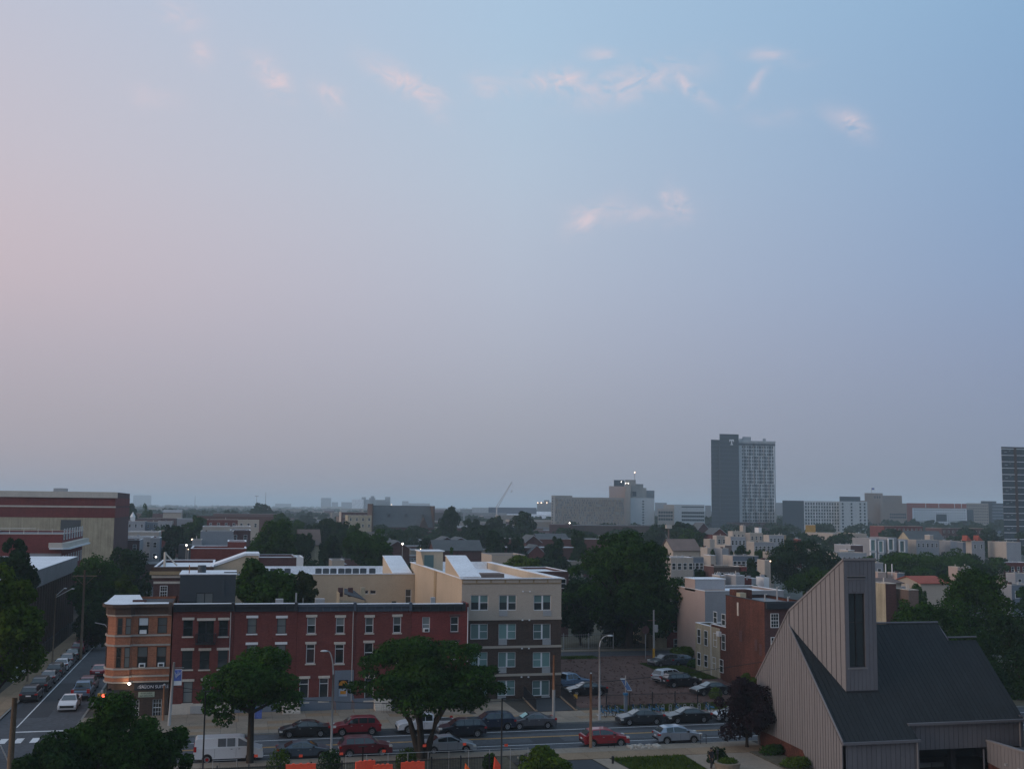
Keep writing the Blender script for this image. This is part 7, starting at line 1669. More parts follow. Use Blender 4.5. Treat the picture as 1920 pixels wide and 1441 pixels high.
gable('gabled_house', 'brick house with pointed white trimmed gable right of the far tree', 'house', 986, 1014, 1014, 1002, 350, 20, 'brick_dark', 'slate', 'y'); gable('gabled_house', 'long slate roof right of the pointed gable', 'house', 1010, 1065, 1010, 1000, 370, 16, 'brick_dark', 'slate')
gable('gabled_house', 'low roof right below the pointed gable', 'house', 992, 1020, 1034, 1020, 330, 12, 'brick_red', 'slate', 'y')
gable('gabled_house', 'broad brown roofed hall right of the huge tree', 'house', 1262, 1312, 1030, 1010, 300, 24, 'stucco_grey', 'shingle'); gable('gabled_house', 'dark roofed house with brick gable right of the far grove', 'house', 1336, 1362, 1000, 989, 440, 16, 'brick_red', 'slate', 'y')
gable('gabled_house', 'dark steep gable beside the far grove', 'house', 1308, 1330, 992, 979, 480, 16, 'brick_dark', 'slate', 'y'); gable('gabled_house', 'dark roofed hall with tan gable end at the right', 'house', 1706, 1770, 1010, 995, 430, 22, 'stucco_yellow', 'slate')
gable('gabled_house', 'red roofed house among the trees at the right', 'house', 1726, 1775, 1092, 1079, 205, 10, 'stucco_grey', 'redroof'); gable('gabled_house', 'low brown roof right of the church tower', 'house', 1634, 1690, 1092, 1083, 185, 8, 'stucco_grey', 'shingle')
gable('gabled_house', 'distant pale arched roof left of the pointed tree', 'house', 306, 340, 960, 955, 720, 20, 'stucco_grey', 'roofgrey')
for i, p_ in enumerate((1813, 1834)):
    x, z = PY(p_, 1013, 378); t = thing('roof_dormer', ('left' if i == 0 else 'right') + ' red triangular dormer on the cream fronted house', 'dormer', (x, 378.5, z)); MB().prism([(x, 378.2, z - .1), (x + 2.3, 378.2, z - .1), (x + .4, 378.2, z + 1.9)], (0, 3, 0)).build('cheek', M['redroof'], t)
for i, (p_, q_, yv) in enumerate(((1665, 1057, 226), (1677, 1057, 226), (1822, 1064, 233))):
    x, z = PY(p_, q_, yv); zb__ = PY(p_, q_ + 16, yv)[1]; tag(MB().tube([(x, yv + 1, zb__ - .8), (x, yv + 1, z)], .12, 6).build('flue_pipe', M['white']), ('left', 'right', 'single')[i] + (' white flue on the blue grey box' if i < 2 else ' white flue beside the pink beige roof cube'), 'flue')
x, z = PY(247, 969, 560); t = thing('turret', 'small white pointed turret in the haze at the left', 'turret', (x, 566, 0)); MB().box(x - 1, x + 1, 565, 567, 0, z).build('base', M['white'], t); MB().tube([(x, 566, z), (x, 566, z + 2.4)], [1.3, .05], 8).build('spire', M['white'], t)
x, z = PY(1256, 991, 330); t = thing('billboard_post', 'pale tank like box on a thin post right of the huge tree', 'sign', (x, 331, 0)); MB().tube([(x, 331, 0), (x, 331, z)], .25, 6).build('post', M['shingle'], t); MB().box(x - .5, x + .5, 330.6, 331.4, z, z + .3).build('platform', M['shingle'], t); MB().box(x - .9, x + .9, 330.5, 331.5, z + .1, z + 1.2).build('box', M['offwhite'], t)
# four white framed modern houses
for i, (p_, w_, tp_) in enumerate(((1629.5, 12, 1009.5), (1644.5, 11, 1012), (1663, 12, 1008), (1684, 12, 1011.5))):
    t, X0_, X1_, z = block('modern_house', 'house', ('first', 'second', 'third', 'fourth')[i] + ' modern house from the left with a tall white framed bay', p_, p_ + w_ + 6, tp_ - .5, 388, 12, 'greywall', 'greywall', 'roofgrey', 'greywall')
    Wm = Wall('F', 388); a0 = X0_ + .1; a1 = X0_ + (X1_ - X0_) * .62
    for (za_, zb_) in ((z - 4.7, z - .25), (z - 9.2, z - 5.0)):
        b = MB(); Wm.box(b, a0, a0 + .3, za_, zb_, .01, .7); Wm.box(b, a1 - .3, a1, za_, zb_, .01, .7); Wm.box(b, a0 + .3, a1 - .3, zb_ - .3, zb_, .01, .7); Wm.box(b, a0 + .3, a1 - .3, za_, za_ + .25, .01, .7); fo = b.build('bay_frame', M['white'], t)
        Wm.box(MB(), a0 + .3, a1 - .3, za_ + .26, zb_ - .31, .1, .2).build('bay_glass', M['teal'], fo)
# ------------------------------------------------------------------ skyline
def grid(mb, W, a0, a1, z0, z1, nc, nr, fw, fh, d=.08, skip=None):
    for r in range(nr):
        for c in range(nc):
            if skip and skip(c, r): continue
            a = a0 + (a1 - a0) * (c + .5) / nc; z = z0 + (z1 - z0) * (r + .5) / nr; w = (a1 - a0) / nc * fw / 2; h = (z1 - z0) / nr * fh / 2
            W.box(mb, a - w, a + w, z - h, z + h, .003, d)
def sbox(name, label, p0, p1, pt, Y, dep, m, cat='building', t=None, z0=0, part='wall', pb=None):
    x0, z = PY(p0, pt, Y); x1 = PY(p1, pt, Y)[0]; z = PY((p0 + p1) / 2, pt, Y)[1]
    if pb is not None: z0 = PY((p0 + p1) / 2, pb, Y)[1]
    if t is None: t = thing(name, label, cat, ((x0 + x1) / 2, Y + dep / 2, z0))
    dx = x0 * 1.02 * dep / Y if p0 > 440 else x1 * 1.02 * dep / Y      # a block set square to the bearing it is seen on
    MB().prism([(x0, Y, z0), (x1, Y, z0), (x1 + dx, Y + dep, z0), (x0 + dx, Y + dep, z0)], (0, 0, z - z0)).build(part, M[m], t)
    return t, x0, x1, z
def stuffpart(mb, nm, m, t): o = mb.build(nm, M[m] if isinstance(m, str) else m, t); o['kind'] = 'stuff'; return o
tow_dark = mat('tower_dark_panel', (.050, .066, .080), .6, .3, noise=.05, nscale=.1); M['tower_dark'] = tow_dark
M['tower_lt'] = mat('tower_light_panel', (.42, .45, .46), .7, .3, noise=.05, nscale=.1); M['tower_glass'] = mat('tower_glass', (.04, .06, .07), .25, .5, noise=.3, nscale=.3)
M['concrete_old'] = mat('weathered_concrete', (.27, .26, .24), .9, .2, noise=.12, nscale=.08); M['haze_block'] = mat('distant_masonry', (.22, .23, .24), .9, .2, noise=.15, nscale=.05)
YT = 900.0
tT, x0, x1, z = sbox('tower', 'tall dark residential tower with a white letter T near its top', 1333, 1349, 824, YT, 26, 'tower_dark'); x0t = x0
_, xa, xb, zt_ = sbox('', '', 1349, 1385, 813.5, YT - 2, 30, 'tower_dark', t=tT); xs_ = (PY(1346, 900, YT)[0], PY(1350, 900, YT)[0])
_, xc, xd, zc_ = sbox('', '', 1385, 1453.5, 828, YT, 26, 'tower_lt', t=tT)
WT2 = Wall('F', YT); zA_ = WT2.px(1420, 835)[1]; zB_ = WT2.px(1420, 979)[1]
MB().box(xc + .01, xd - .01, YT - .3, YT - .003, zA_ , zc_ - 1.4).build('top_band', M['tower_dark'], tT); MB().box(xc, xd + .3, YT - .5, YT - .01, zc_ - .2, zc_ + .8).build('cornice', M['tower_lt'], tT)
x0w, x1w = WT2.px(1390.5, 900)[0], WT2.px(1451.5, 900)[0]
b = MB(); grid(b, WT2, x0w, x1w, zB_, zA_, 13, 22, .52, .62, .10); stuffpart(b, 'windows', 'tower_glass', tT)
b = MB(); b2_ = MB()
for r in range(22):
    blk = ((r + 1) // 4) % 2
    for c in range(13):
        if (c % 4) in ((0, 1) if blk else (2, 3)):
            a = x0w + (x1w - x0w) * (c + (.02 if c % 2 else 1.0)) / 13; za_ = zB_ + (zA_ - zB_) * r / 22; WT2.box(b, a - .28, a + .28, za_, za_ + (zA_ - zB_) / 22 * .98, .11, .35)
        elif c % 2: a = x0w + (x1w - x0w) * (c + .5) / 13; za_ = zB_ + (zA_ - zB_) * (r + .1) / 22; WT2.box(b2_, a - 1.25, a + 1.25, za_, za_ + (zA_ - zB_) / 22 * .8, .012, .09)
M['tower_white'] = mat('tower_white_fin', (.72, .74, .76), .6, .3, noise=.03); stuffpart(b, 'white_fins', 'tower_white', tT); stuffpart(b2_, 'dark_panels', 'tower_dark', tT)
b = MB()
zlo = WT2.px(1341, 826)[1]
for k in range(24):
    zz = k * 3.5 + 2
    if zz < zlo - 1: b.box(x0t + .2, xa - .3, YT - .06, YT - .004, zz, zz + .35)
    if zz < zt_ - 1.5: b.box(xa + .3, xb - .3, YT - 2.06, YT - 2.004, zz, zz + .3)
stuffpart(b, 'floor_lines', mat('tower_line', (.10, .125, .14), .6), tT)
WT3 = Wall('F', YT - 2); tx0, tz1 = WT3.px(1367.5, 823.5); tx1, tz0 = WT3.px(1376, 834); cx = (tx0 + tx1) / 2; s = (tx1 - tx0) / 2; hh = tz1 - tz0
b = MB(); WT3.box(b, cx - s, cx + s, tz1 - hh * .22, tz1, .01, .3); WT3.box(b, cx - s, cx - s * .72, tz1 - hh * .42, tz1 - hh * .225, .01, .3); WT3.box(b, cx + s * .72, cx + s, tz1 - hh * .42, tz1 - hh * .225, .01, .3); WT3.box(b, cx - s * .2, cx + s * .2, tz0 + hh * .16, tz1 - hh * .225, .01, .3); WT3.box(b, cx - s * .52, cx + s * .52, tz0, tz0 + hh * .155, .01, .3); b.build('letter_t', M['tower_white'], tT)
for (p0_, p1_, q_) in ((1392, 1408, 818.5), (1430, 1436, 822), (1386, 1393, 822)): sbox('', '', p0_, p1_, q_, YT + 8, 6, 'steel', t=tT, z0=zc_ + .81, part='roof_plant')
sbox('', '', 1362, 1455, 979, YT - 6, 4, 'brick_dark', t=tT, part='podium')
# building right of it
tM, x0, x1, z = sbox('residence_hall', 'mid rise residence hall with white fins right of the dark tower', 1467, 1507, 938, 860, 30, 'tower_dark')
_, x0, x1, z = sbox('', '', 1507, 1574, 939, 860, 24, 'tower_lt', t=tM); Wm = Wall('F', 860); zb_ = Wm.px(1540, 996)[1]
b = MB(); grid(b, Wm, x0 + .6, x1 - .4, zb_, z - .9, 13, 9, .55, .62, .1); stuffpart(b, 'windows', 'tower_glass', tM)
b = MB()
for r in range(9):
    for c in range(13):
        if (c + (r // 2) * 2) % 4 < 1: a = x0 + .6 + (x1 - x0 - 1) * (c + .02) / 13; za_ = zb_ + (z - .9 - zb_) * r / 9; Wm.box(b, a - .22, a + .22, za_, za_ + (z - .9 - zb_) / 9, .11, .35)
stuffpart(b, 'white_fins', 'tower_white', tM)
_, x0, x1, z = sbox('', '', 1574, 1626, 939.5, 852, 30, 'tower_lt', t=tM); sbox('', '', 1574, 1613, 930.5, 858, 14, 'tower_dark', t=tM, z0=z, part='penthouse'); Wm = Wall('F', 852)
b = MB(); grid(b, Wm, x0 + .8, x1 - .5, Wm.px(1600, 996)[1], z - .8, 6, 9, .38, .6, .1, skip=lambda c, r: c == 1 or c == 3); stuffpart(b, 'windows', 'tower_glass', tM)
sbox('ochre_shed', 'small ochre orange structure in front of the residence hall', 1510, 1529, 984, 640, 8, 'sigyel', z0=4)
# beige art deco block
tD, x0, x1, z = sbox('deco_building', 'beige stone block with stepped tower and a flag', 1621, 1655, 924, 1000, 30, 'deco'); sbox('', '', 1652, 1691, 928.5, 1010, 30, 'deco', t=tD); sbox('', '', 1650, 1700, 943, 990, 20, 'deco', t=tD); sbox('', '', 1612, 1622, 938, 1000, 22, 'deco', t=tD)
b = MB(); Wd = Wall('F', 1000); grid(b, Wd, Wd.px(1638, 930)[0], Wd.px(1652, 930)[0], Wd.px(1640, 934)[1], Wd.px(1640, 929)[1], 3, 1, .4, .9, .1); Wd2 = Wall('F', 990); grid(b, Wd2, Wd2.px(1668, 960)[0], Wd2.px(1699, 960)[0], Wd2.px(1680, 972)[1], Wd2.px(1680, 961)[1], 9, 2, .75, .6, .1); stuffpart(b, 'windows', 'tower_glass', tD)
x, z = PY(1634, 914, 1005); MB().tube([(x, 1005, PY(1634, 924, 1005)[1]), (x, 1005, z)], .2, 5).build('flag_pole', M['steel'], tD); fx = thing('flag', 'small flag flying over the beige stone block', 'flag', (x, 1005, z)); MB().box(x, x + 3, 1004.9, 1005, z - 1.9, z - .1).build('cloth', M['bannerblue'], fx)
# red and white apartment block
tP, x0, x1, z = sbox('dormitory', 'long white dormitory with a red top band and red left end', 1700, 1812, 943.5, 1040, 25, 'tower_white'); Wp = Wall('F', 1040); zc1 = Wp.px(1750, 952)[1]
Wp.box(MB(), x0 - .1, x1, zc1, z + .1, .003, .5).build('red_band', M['redroof'], tP); Wp.box(MB(), x0 - .1, Wp.px(1710, 960)[0], 0, zc1 - .003, .003, .5).build('red_end', M['redroof'], tP)
b = MB(); grid(b, Wp, Wp.px(1713, 960)[0], x1 - 1, Wp.px(1750, 988)[1], zc1 - .8, 22, 7, .4, .42, .1); stuffpart(b, 'windows', 'tower_glass', tP); b = MB()
for k in (1735, 1759.5, 1789, 1802): a = Wp.px(k, 945)[0]; Wp.box(b, a - .3, a + .3, zc1, z + .1, .51, .6)
b.build('white_strips', M['tower_white'], tP); Wp.box(MB(), Wp.px(1755, 970)[0], Wp.px(1775, 970)[0], Wp.px(1765, 977)[1], Wp.px(1765, 963.5)[1], .11, .3).build('glass_block', M['tower_glass'], tP)
tO, x0, x1, z = sbox('office_block', 'cream office block right of the red topped dormitory', 1812, 1853, 943, 980, 25, 'cream'); Wo = Wall('F', 980); b = MB(); grid(b, Wo, x0 + .5, x1 - .5, Wo.px(1830, 988)[1], z - 1, 12, 8, .42, .42, .1); stuffpart(b, 'windows', 'tower_glass', tO); Wo.box(MB(), x0 + .3, Wo.px(1825, 960)[0], Wo.px(1820, 981)[1], Wo.px(1820, 955)[1], .11, .2).build('dark_panel', M['tower_dark'], tO)
tO, x0, x1, z = sbox('office_block', 'blue grey glass office behind the cream block', 1839, 1868, 939, 1050, 25, 'tower_dark'); _, x0, x1, z = sbox('', '', 1860, 1884, 943, 1040, 25, 'bluegrey', t=tO); Wo = Wall('F', 1040); b = MB()
for k in range(7): zz = z - 2 - k * 3.2; Wo.box(b, x0, x1, zz, zz + 1.5, .01, .1)
stuffpart(b, 'window_bands', 'tower_glass', tO)
# right-edge tower with white floor bands
tE, x0, x1, z = sbox('glass_tower', 'dark glass tower with thin white floor bands at the right edge', 1877, 1990, 838.5, 520, 30, 'siding'); We_ = Wall('F', 520); b, b2_, b3_ = MB(), MB(), MB(); nfl = int(z / 3.35)
xg0, xg1 = We_.px(1904, 950)[0], We_.px(1909, 950)[0]
for k in range(nfl):
    zz = z - 1.2 - k * 3.35
    if zz < 2: break
    for (A, B) in ((x0 + .1, xg0), (xg1, x1 - .1)): We_.box(b, A, B, zz, zz + .25, .003, .5)
    n = 9
    for c in range(n): a = x0 + .4 + (xg0 - x0 - .6) * c / n; We_.box(b2_, a, a + (xg0 - x0) / n * .8, zz - 2.9, zz - .15, .003, .12); 
    for c in range(14): a = xg1 + .3 + (x1 - xg1 - .6) * c / 14; We_.box(b2_, a, a + (x1 - xg1) / 14 * .8, zz - 2.9, zz - .15, .003, .12)
    if k % 2 == 0: We_.box(b3_, x0 + 1.8, x0 + 3.4, zz - 1.7, zz - 1.5, .121, .2); We_.box(b3_, x0 + 4.6, x0 + 5.4, zz - .9, zz - .7, .121, .2)
stuffpart(b, 'floor_bands', 'tower_white', tE); stuffpart(b2_, 'windows', 'tower_glass', tE); stuffpart(b3_, 'balcony_slabs', 'tower_lt', tE)
We_.box(MB(), xg0 + .1, xg1 - .1, 0, z - .1, .003, .4).build('brown_pier', M['brick_brown'], tE)
# patterned concrete block and the tower complex behind it
tG, x0, x1, z = sbox('concrete_block', 'long concrete block with a pattern of upright fins', 1034, 1171, 932, 780, 30, 'concrete_old'); sbox('', '', 1034, 1073, 928.5, 781, 20, 'concrete_old', t=tG); Wg = Wall('F', 780)
rr = random.Random(4); b = MB(); b2_ = MB()
for r in range(11):
    for c in range(70):
        a = x0 + 2.8 + (x1 - x0 - 3) * c / 70; zz = z - 1.5 - r * 1.75
        if rr.random() < .5: Wg.box(b, a, a + .22, zz - 1.3, zz + .2, .003, .5)
        if rr.random() < .55: Wg.box(b2_, a + .27, a + .50, zz - 1.2, zz, .003, .1)
stuffpart(b, 'concrete_fins', M['stucco_grey'], tG); stuffpart(b2_, 'slot_windows', 'tower_dark', tG); Wg.box(MB(), x0 + .1, x0 + 2.6, 0, z + .8, .003, .3).build('end_strip', M['cream'], tG)  # pale strip paints the lit left face that the slanted block hides
b = MB()
for k in range(10): Wg.box(b, x0 + .4, x0 + 1.0, z - 1.5 - k * 1.9, z - .6 - k * 1.9, .301, .36)
stuffpart(b, 'windows', 'tower_glass', tG)
tH, x0, x1, z = sbox('hospital_tower', 'stepped concrete hospital tower with a roof mast', 1142, 1174, 911, 840, 24, 'stucco_pink');  # warm front colour stands for the tower's lit left face
for (p0_, p1_, q_, yv, mm) in ((1156, 1200, 911.5, 846, 'concrete_old'), (1151, 1171, 899.5, 850, 'tower_dark'), (1172, 1192, 899, 850, 'concrete_old'), (1173, 1183, 908, 838, 'cream'), (1181, 1227, 933, 826, 'tower_lt'), (1184, 1212, 914, 842, 'concrete_old'), (1192, 1206, 907, 856, 'concrete_old'), (1208, 1227, 919, 850, 'haze_block'), (1172, 1182, 920, 824, 'cream')): sbox('', '', p0_, p1_, q_, yv, 20, mm, t=tH)
b = MB(); Wh = Wall('F', 826); grid(b, Wh, Wh.px(1204, 950)[0], Wh.px(1208, 950)[0], Wh.px(1206, 982)[1], Wh.px(1206, 937)[1], 1, 9, .9, .45, .1); Wh2 = Wall('F', 842); grid(b, Wh2, Wh2.px(1186, 930)[0], Wh2.px(1193, 930)[0], Wh2.px(1190, 930)[1], Wh2.px(1190, 921)[1], 1, 1, 1, 1, .1); stuffpart(b, 'windows', 'tower_glass', tH)
x, z = PY(1190, 884, 855); zb_ = PY(1190, 899, 855)[1]; MB().tube([(x, 855, zb_), (x, 855, z)], .25, 5).build('mast', M['steel'], tH); MB().sphere((x, 855, z - .5), .5).build('beacon', M['lampw'], tH)
for (p_, q_) in ((1165, 903), (1173, 905.5), (1178, 905.5)): x, z = PY(p_, q_, 849.8); MB().box(x - .3, x + .3, 849.6, 849.8, z - .3, z + .3).build('roof_light', M['lamp'], tH)
# white office with ribbon windows
tI, x0, x1, z = sbox('office_building', 'cream office building with ribbon windows left of the dark tower', 1233, 1264, 953, 820, 20, 'cream'); sbox('', '', 1244, 1264, 945.5, 824, 18, 'cream', t=tI); _, xa, xb, zz = sbox('', '', 1264, 1321, 945.5, 818, 24, 'tower_lt', t=tI); b = MB(); Wi = Wall('F', 820); Wj = Wall('F', 818)
for q_ in (960, 966.5, 973): grid(b, Wi, x0 + .5, x1 - 1, Wi.px(1250, q_ + 2)[1], Wi.px(1250, q_ - 2)[1], 6, 1, .8, 1, .1)
for q_ in (950, 961, 967.5, 974.5): grid(b, Wj, Wj.px(1278, 960)[0], xb - .4, Wj.px(1300, q_ + (1 if q_ == 950 else 2))[1], Wj.px(1300, q_ - (1 if q_ == 950 else 2))[1], 12, 1, .92, 1, .1)
stuffpart(b, 'windows', 'tower_glass', tI)
# arena hall, beacons, crane
tJ, x0, x1, z = sbox('arena_hall', 'wide flat arena hall with a dark band in the haze', 885, 916, 951, 1200, 60, 'tower_lt'); sbox('', '', 916, 1006, 951, 1205, 60, 'bluegrey', t=tJ); sbox('', '', 950, 1034, 964, 1120, 40, 'tower_white', t=tJ); sbox('', '', 1006, 1034, 959, 1150, 40, 'tower_white', t=tJ); sbox('', '', 868, 950, 961, 1150, 30, 'haze_block', t=tJ); sbox('', '', 966, 1034, 972, 1100, 20, 'haze_block', t=tJ)
tN, x0, x1, z = sbox('distant_block', 'small distant block with three lights on its roof', 1007, 1034, 941, 1500, 30, 'haze_block'); sbox('', '', 1020, 1030, 937, 1502, 20, 'haze_block', t=tN)
for p_ in (1008, 1014.5, 1025): x, z = PY(p_, 942, 1499); MB().sphere((x, 1498, z), .7).build('roof_light', M['lampw'], tN)
tr2 = thing('crane', 'lattice boom crane leaning right against the hazy sky', 'crane', (PY(931, 950, 1150)[0], 1150, 0))
A, B_ = PY(931.5, 951, 1150), PY(960, 903, 1150); A = Vector((A[0], 1150, A[1])); B_ = Vector((B_[0], 1150, B_[1])); n1 = Vector((.86, 0, -.5)) * .9; b = MB()
for s in (-1, 1):
    for dy in (-.9, .9): b.tube([A + n1 * s * 1.1 + Vector((0, dy, 0)), B_ + n1 * s * .3 + Vector((0, dy * .3, 0))], .16, 4)
for k in range(22):
    f0, f1 = k / 22, (k + 1) / 22; s = 1 if k % 2 else -1; b.tube([A.lerp(B_, f0) + n1 * s * (1.1 - .8 * f0), A.lerp(B_, f1) - n1 * s * (1.1 - .8 * f1)], .12, 3)
b.build('boom', M['steel'], tr2); MB().tube([B_, B_ + Vector((.8, 0, -9))], .07, 3).build('hoist_line', M['steel'], tr2); MB().box(A.x - 4, A.x + 2, 1147, 1153, 0, 4).build('crawler', M['haze_block'], tr2); MB().tube([Vector((A.x, 1150, 3)), A], .8, 6).build('boom_foot', M['steel'], tr2); MB().box(B_.x - .8, B_.x + .2, 1149.5, 1150.5, B_.z - 10.5, B_.z - 9).build('hook_block', M['steel'], tr2)
# slate-roofed church in the distance
tU, x0, x1, ze_, zr2 = gable('old_church', 'dark old church with a huge slate roof in the middle distance', 'church', 699, 812, 986, 947.5, 590, 20, 'brick_dark', 'slate')
MB().box(x0 - .6, x0, 589.5, 610.5, 0, zr2 + .8).build('end_parapet', M['brick_brown'], tU); MB().box(x1, x1 + .7, 589.5, 610.5, 0, zr2).build('end_parapet', M['brick_brown'], tU)
wm2 = MB().box(-.5, .5, -.1, 0, 0, 3.2).mesh('lancet_window', M['tower_glass']); bm2 = MB().box(-.35, .35, -1.0, 0, 0, ze_ - 1.2).mesh('buttress', M['brick_brown'])
for k in range(12): a = x0 + 2.5 + (x1 - x0 - 5) * k / 11; inst('lancet_window', wm2, tU, (a, 589.98, 5)); (inst('buttress', bm2, tU, (a + (x1 - x0) / 24, 589.98, 0)) if k < 11 else None)
MB().prism([(x1 - 8, 588.5, 0), (x1 - 8, 588.5, ze_ - 2), (x1 - 5, 588.5, ze_ + 4.5), (x1 - 2, 588.5, ze_ - 2), (x1 - 2, 588.5, 0)], (0, 8, 0)).build('transept', M['brick_brown'], tU)
for k in range(3): MB().box(x0 + 8 + k * 9, x0 + 9.2 + k * 9, 593.5, 594.6, ze_ + 5.0, ze_ + 6.4).build('roof_vent', M['slate'], tU)
# low dark mill below the concrete block
tV, x0, x1, z = sbox('brick_mill', 'long low dark brick mill in front of the concrete block', 1036, 1230, 985, 590, 30, 'brick_brown'); sbox('', '', 1030, 1073, 983, 584, 20, 'brick_dark', t=tV); MB().box(x0, x1, 589.8, 590, z + .003, z + .3).build('coping', M['greywall'], tV)
# far hazy slabs
FS = [(250, 284, 928, 6200, 'hazy slab block alone on the horizon at the left'), (516, 546, 944, 5200, 'low hazy block at the horizon left of the hazy tower'), (602, 621, 933, 4600, 'hazy tower in the middle of the left horizon'), (622, 634, 941, 4600, 'low hazy annex right of the hazy tower'), (640, 660, 941, 4200, 'hazy sloping block left of the pale apartments'),
      (754, 766, 939, 4200, 'hazy twin chimney block above the slate church'), (766, 806, 943, 4200, 'hazy long block above the slate church'), (1228, 1250, 942, 1600, 'faint dome like block behind the cream office'), (1455, 1468, 942, 1500, 'faint tall block right of the dark tower'), (1322, 1333, 947, 1300, 'pale block touching the dark tower')]
for (a, b_, c, yv, lab) in FS: sbox('distant_block', lab, a, b_, c, yv, 40, 'haze_block')
tX, x0, x1, z = sbox('apartment_complex', 'hazy apartment complex with a pale left face', 660, 682, 935.5, 3000, 30, 'tower_white')
for (a, b_, c) in ((682, 692, 936), (678, 686, 931.5), (692, 704, 933), (695, 702, 929.5), (704, 724, 936.5), (722, 732, 931), (704, 732, 939)): sbox('', '', a, b_, c, 3010, 30, 'haze_block', t=tX)
for i, (p_, q_, yv) in enumerate(((366, 929, 2400), (481.5, 929, 2100), (498.5, 922, 1900))):
    x, z = PY(p_, q_, yv); t = thing('radio_mast', ('faint thin mast above the far trees at the left', 'faint mast with a cross top', 'taller thin mast right of the cross topped one')[i], 'mast', (x, yv, 0)); MB().tube([(x, yv, 0), (x, yv, z)], [.6, .3], 5).build('mast', M['haze_block'], t)
    if i == 1: MB().box(x - 3, x + 3, yv - .3, yv + .3, z - 1, z).build('top_platform', M['haze_block'], t)
# street lights that are lit
for i, (p_, q_, yv, mm, s, lab) in enumerate(((360.5, 1011, 300, 'lampw', .30, 'warm lit street light beside the grey windowless house'), (349.5, 1021.5, 290, 'lamp', .28, 'white lit street light lower on the side street'), (353, 1029, 280, 'lampw', .14, 'faint lit street light below the white one'), (292.5, 1043.5, 330, 'lamp', .28, 'white lit street light by the blue sided house'),
        (755, 1019, 300, 'lamp', .32, 'white lit street light before the brick gable'), (788.5, 1028.5, 290, 'lampw', .14, 'small lit light left of the beige stair tower'), (1068, 980, 560, 'lamp', .42, 'bright light on the low brick mill'), (1444.5, 1051.5, 238, 'lampw', .18, 'lit lamp beside the cream gable wall'), (734, 945.5, 1400, 'lampw', .55, 'tiny distant light above the slate church'))):
    x, z = PY(p_, q_, yv); t = thing('lit_street_light', lab, 'street lamp', (x, yv, 0)); MB().sphere((x, yv, z), s * .75).build('lamp', M[mm], t); MB().tube([(x, yv + s, 0), (x, yv + s, z)], .08, 4).build('post', M['polepaint'], t)
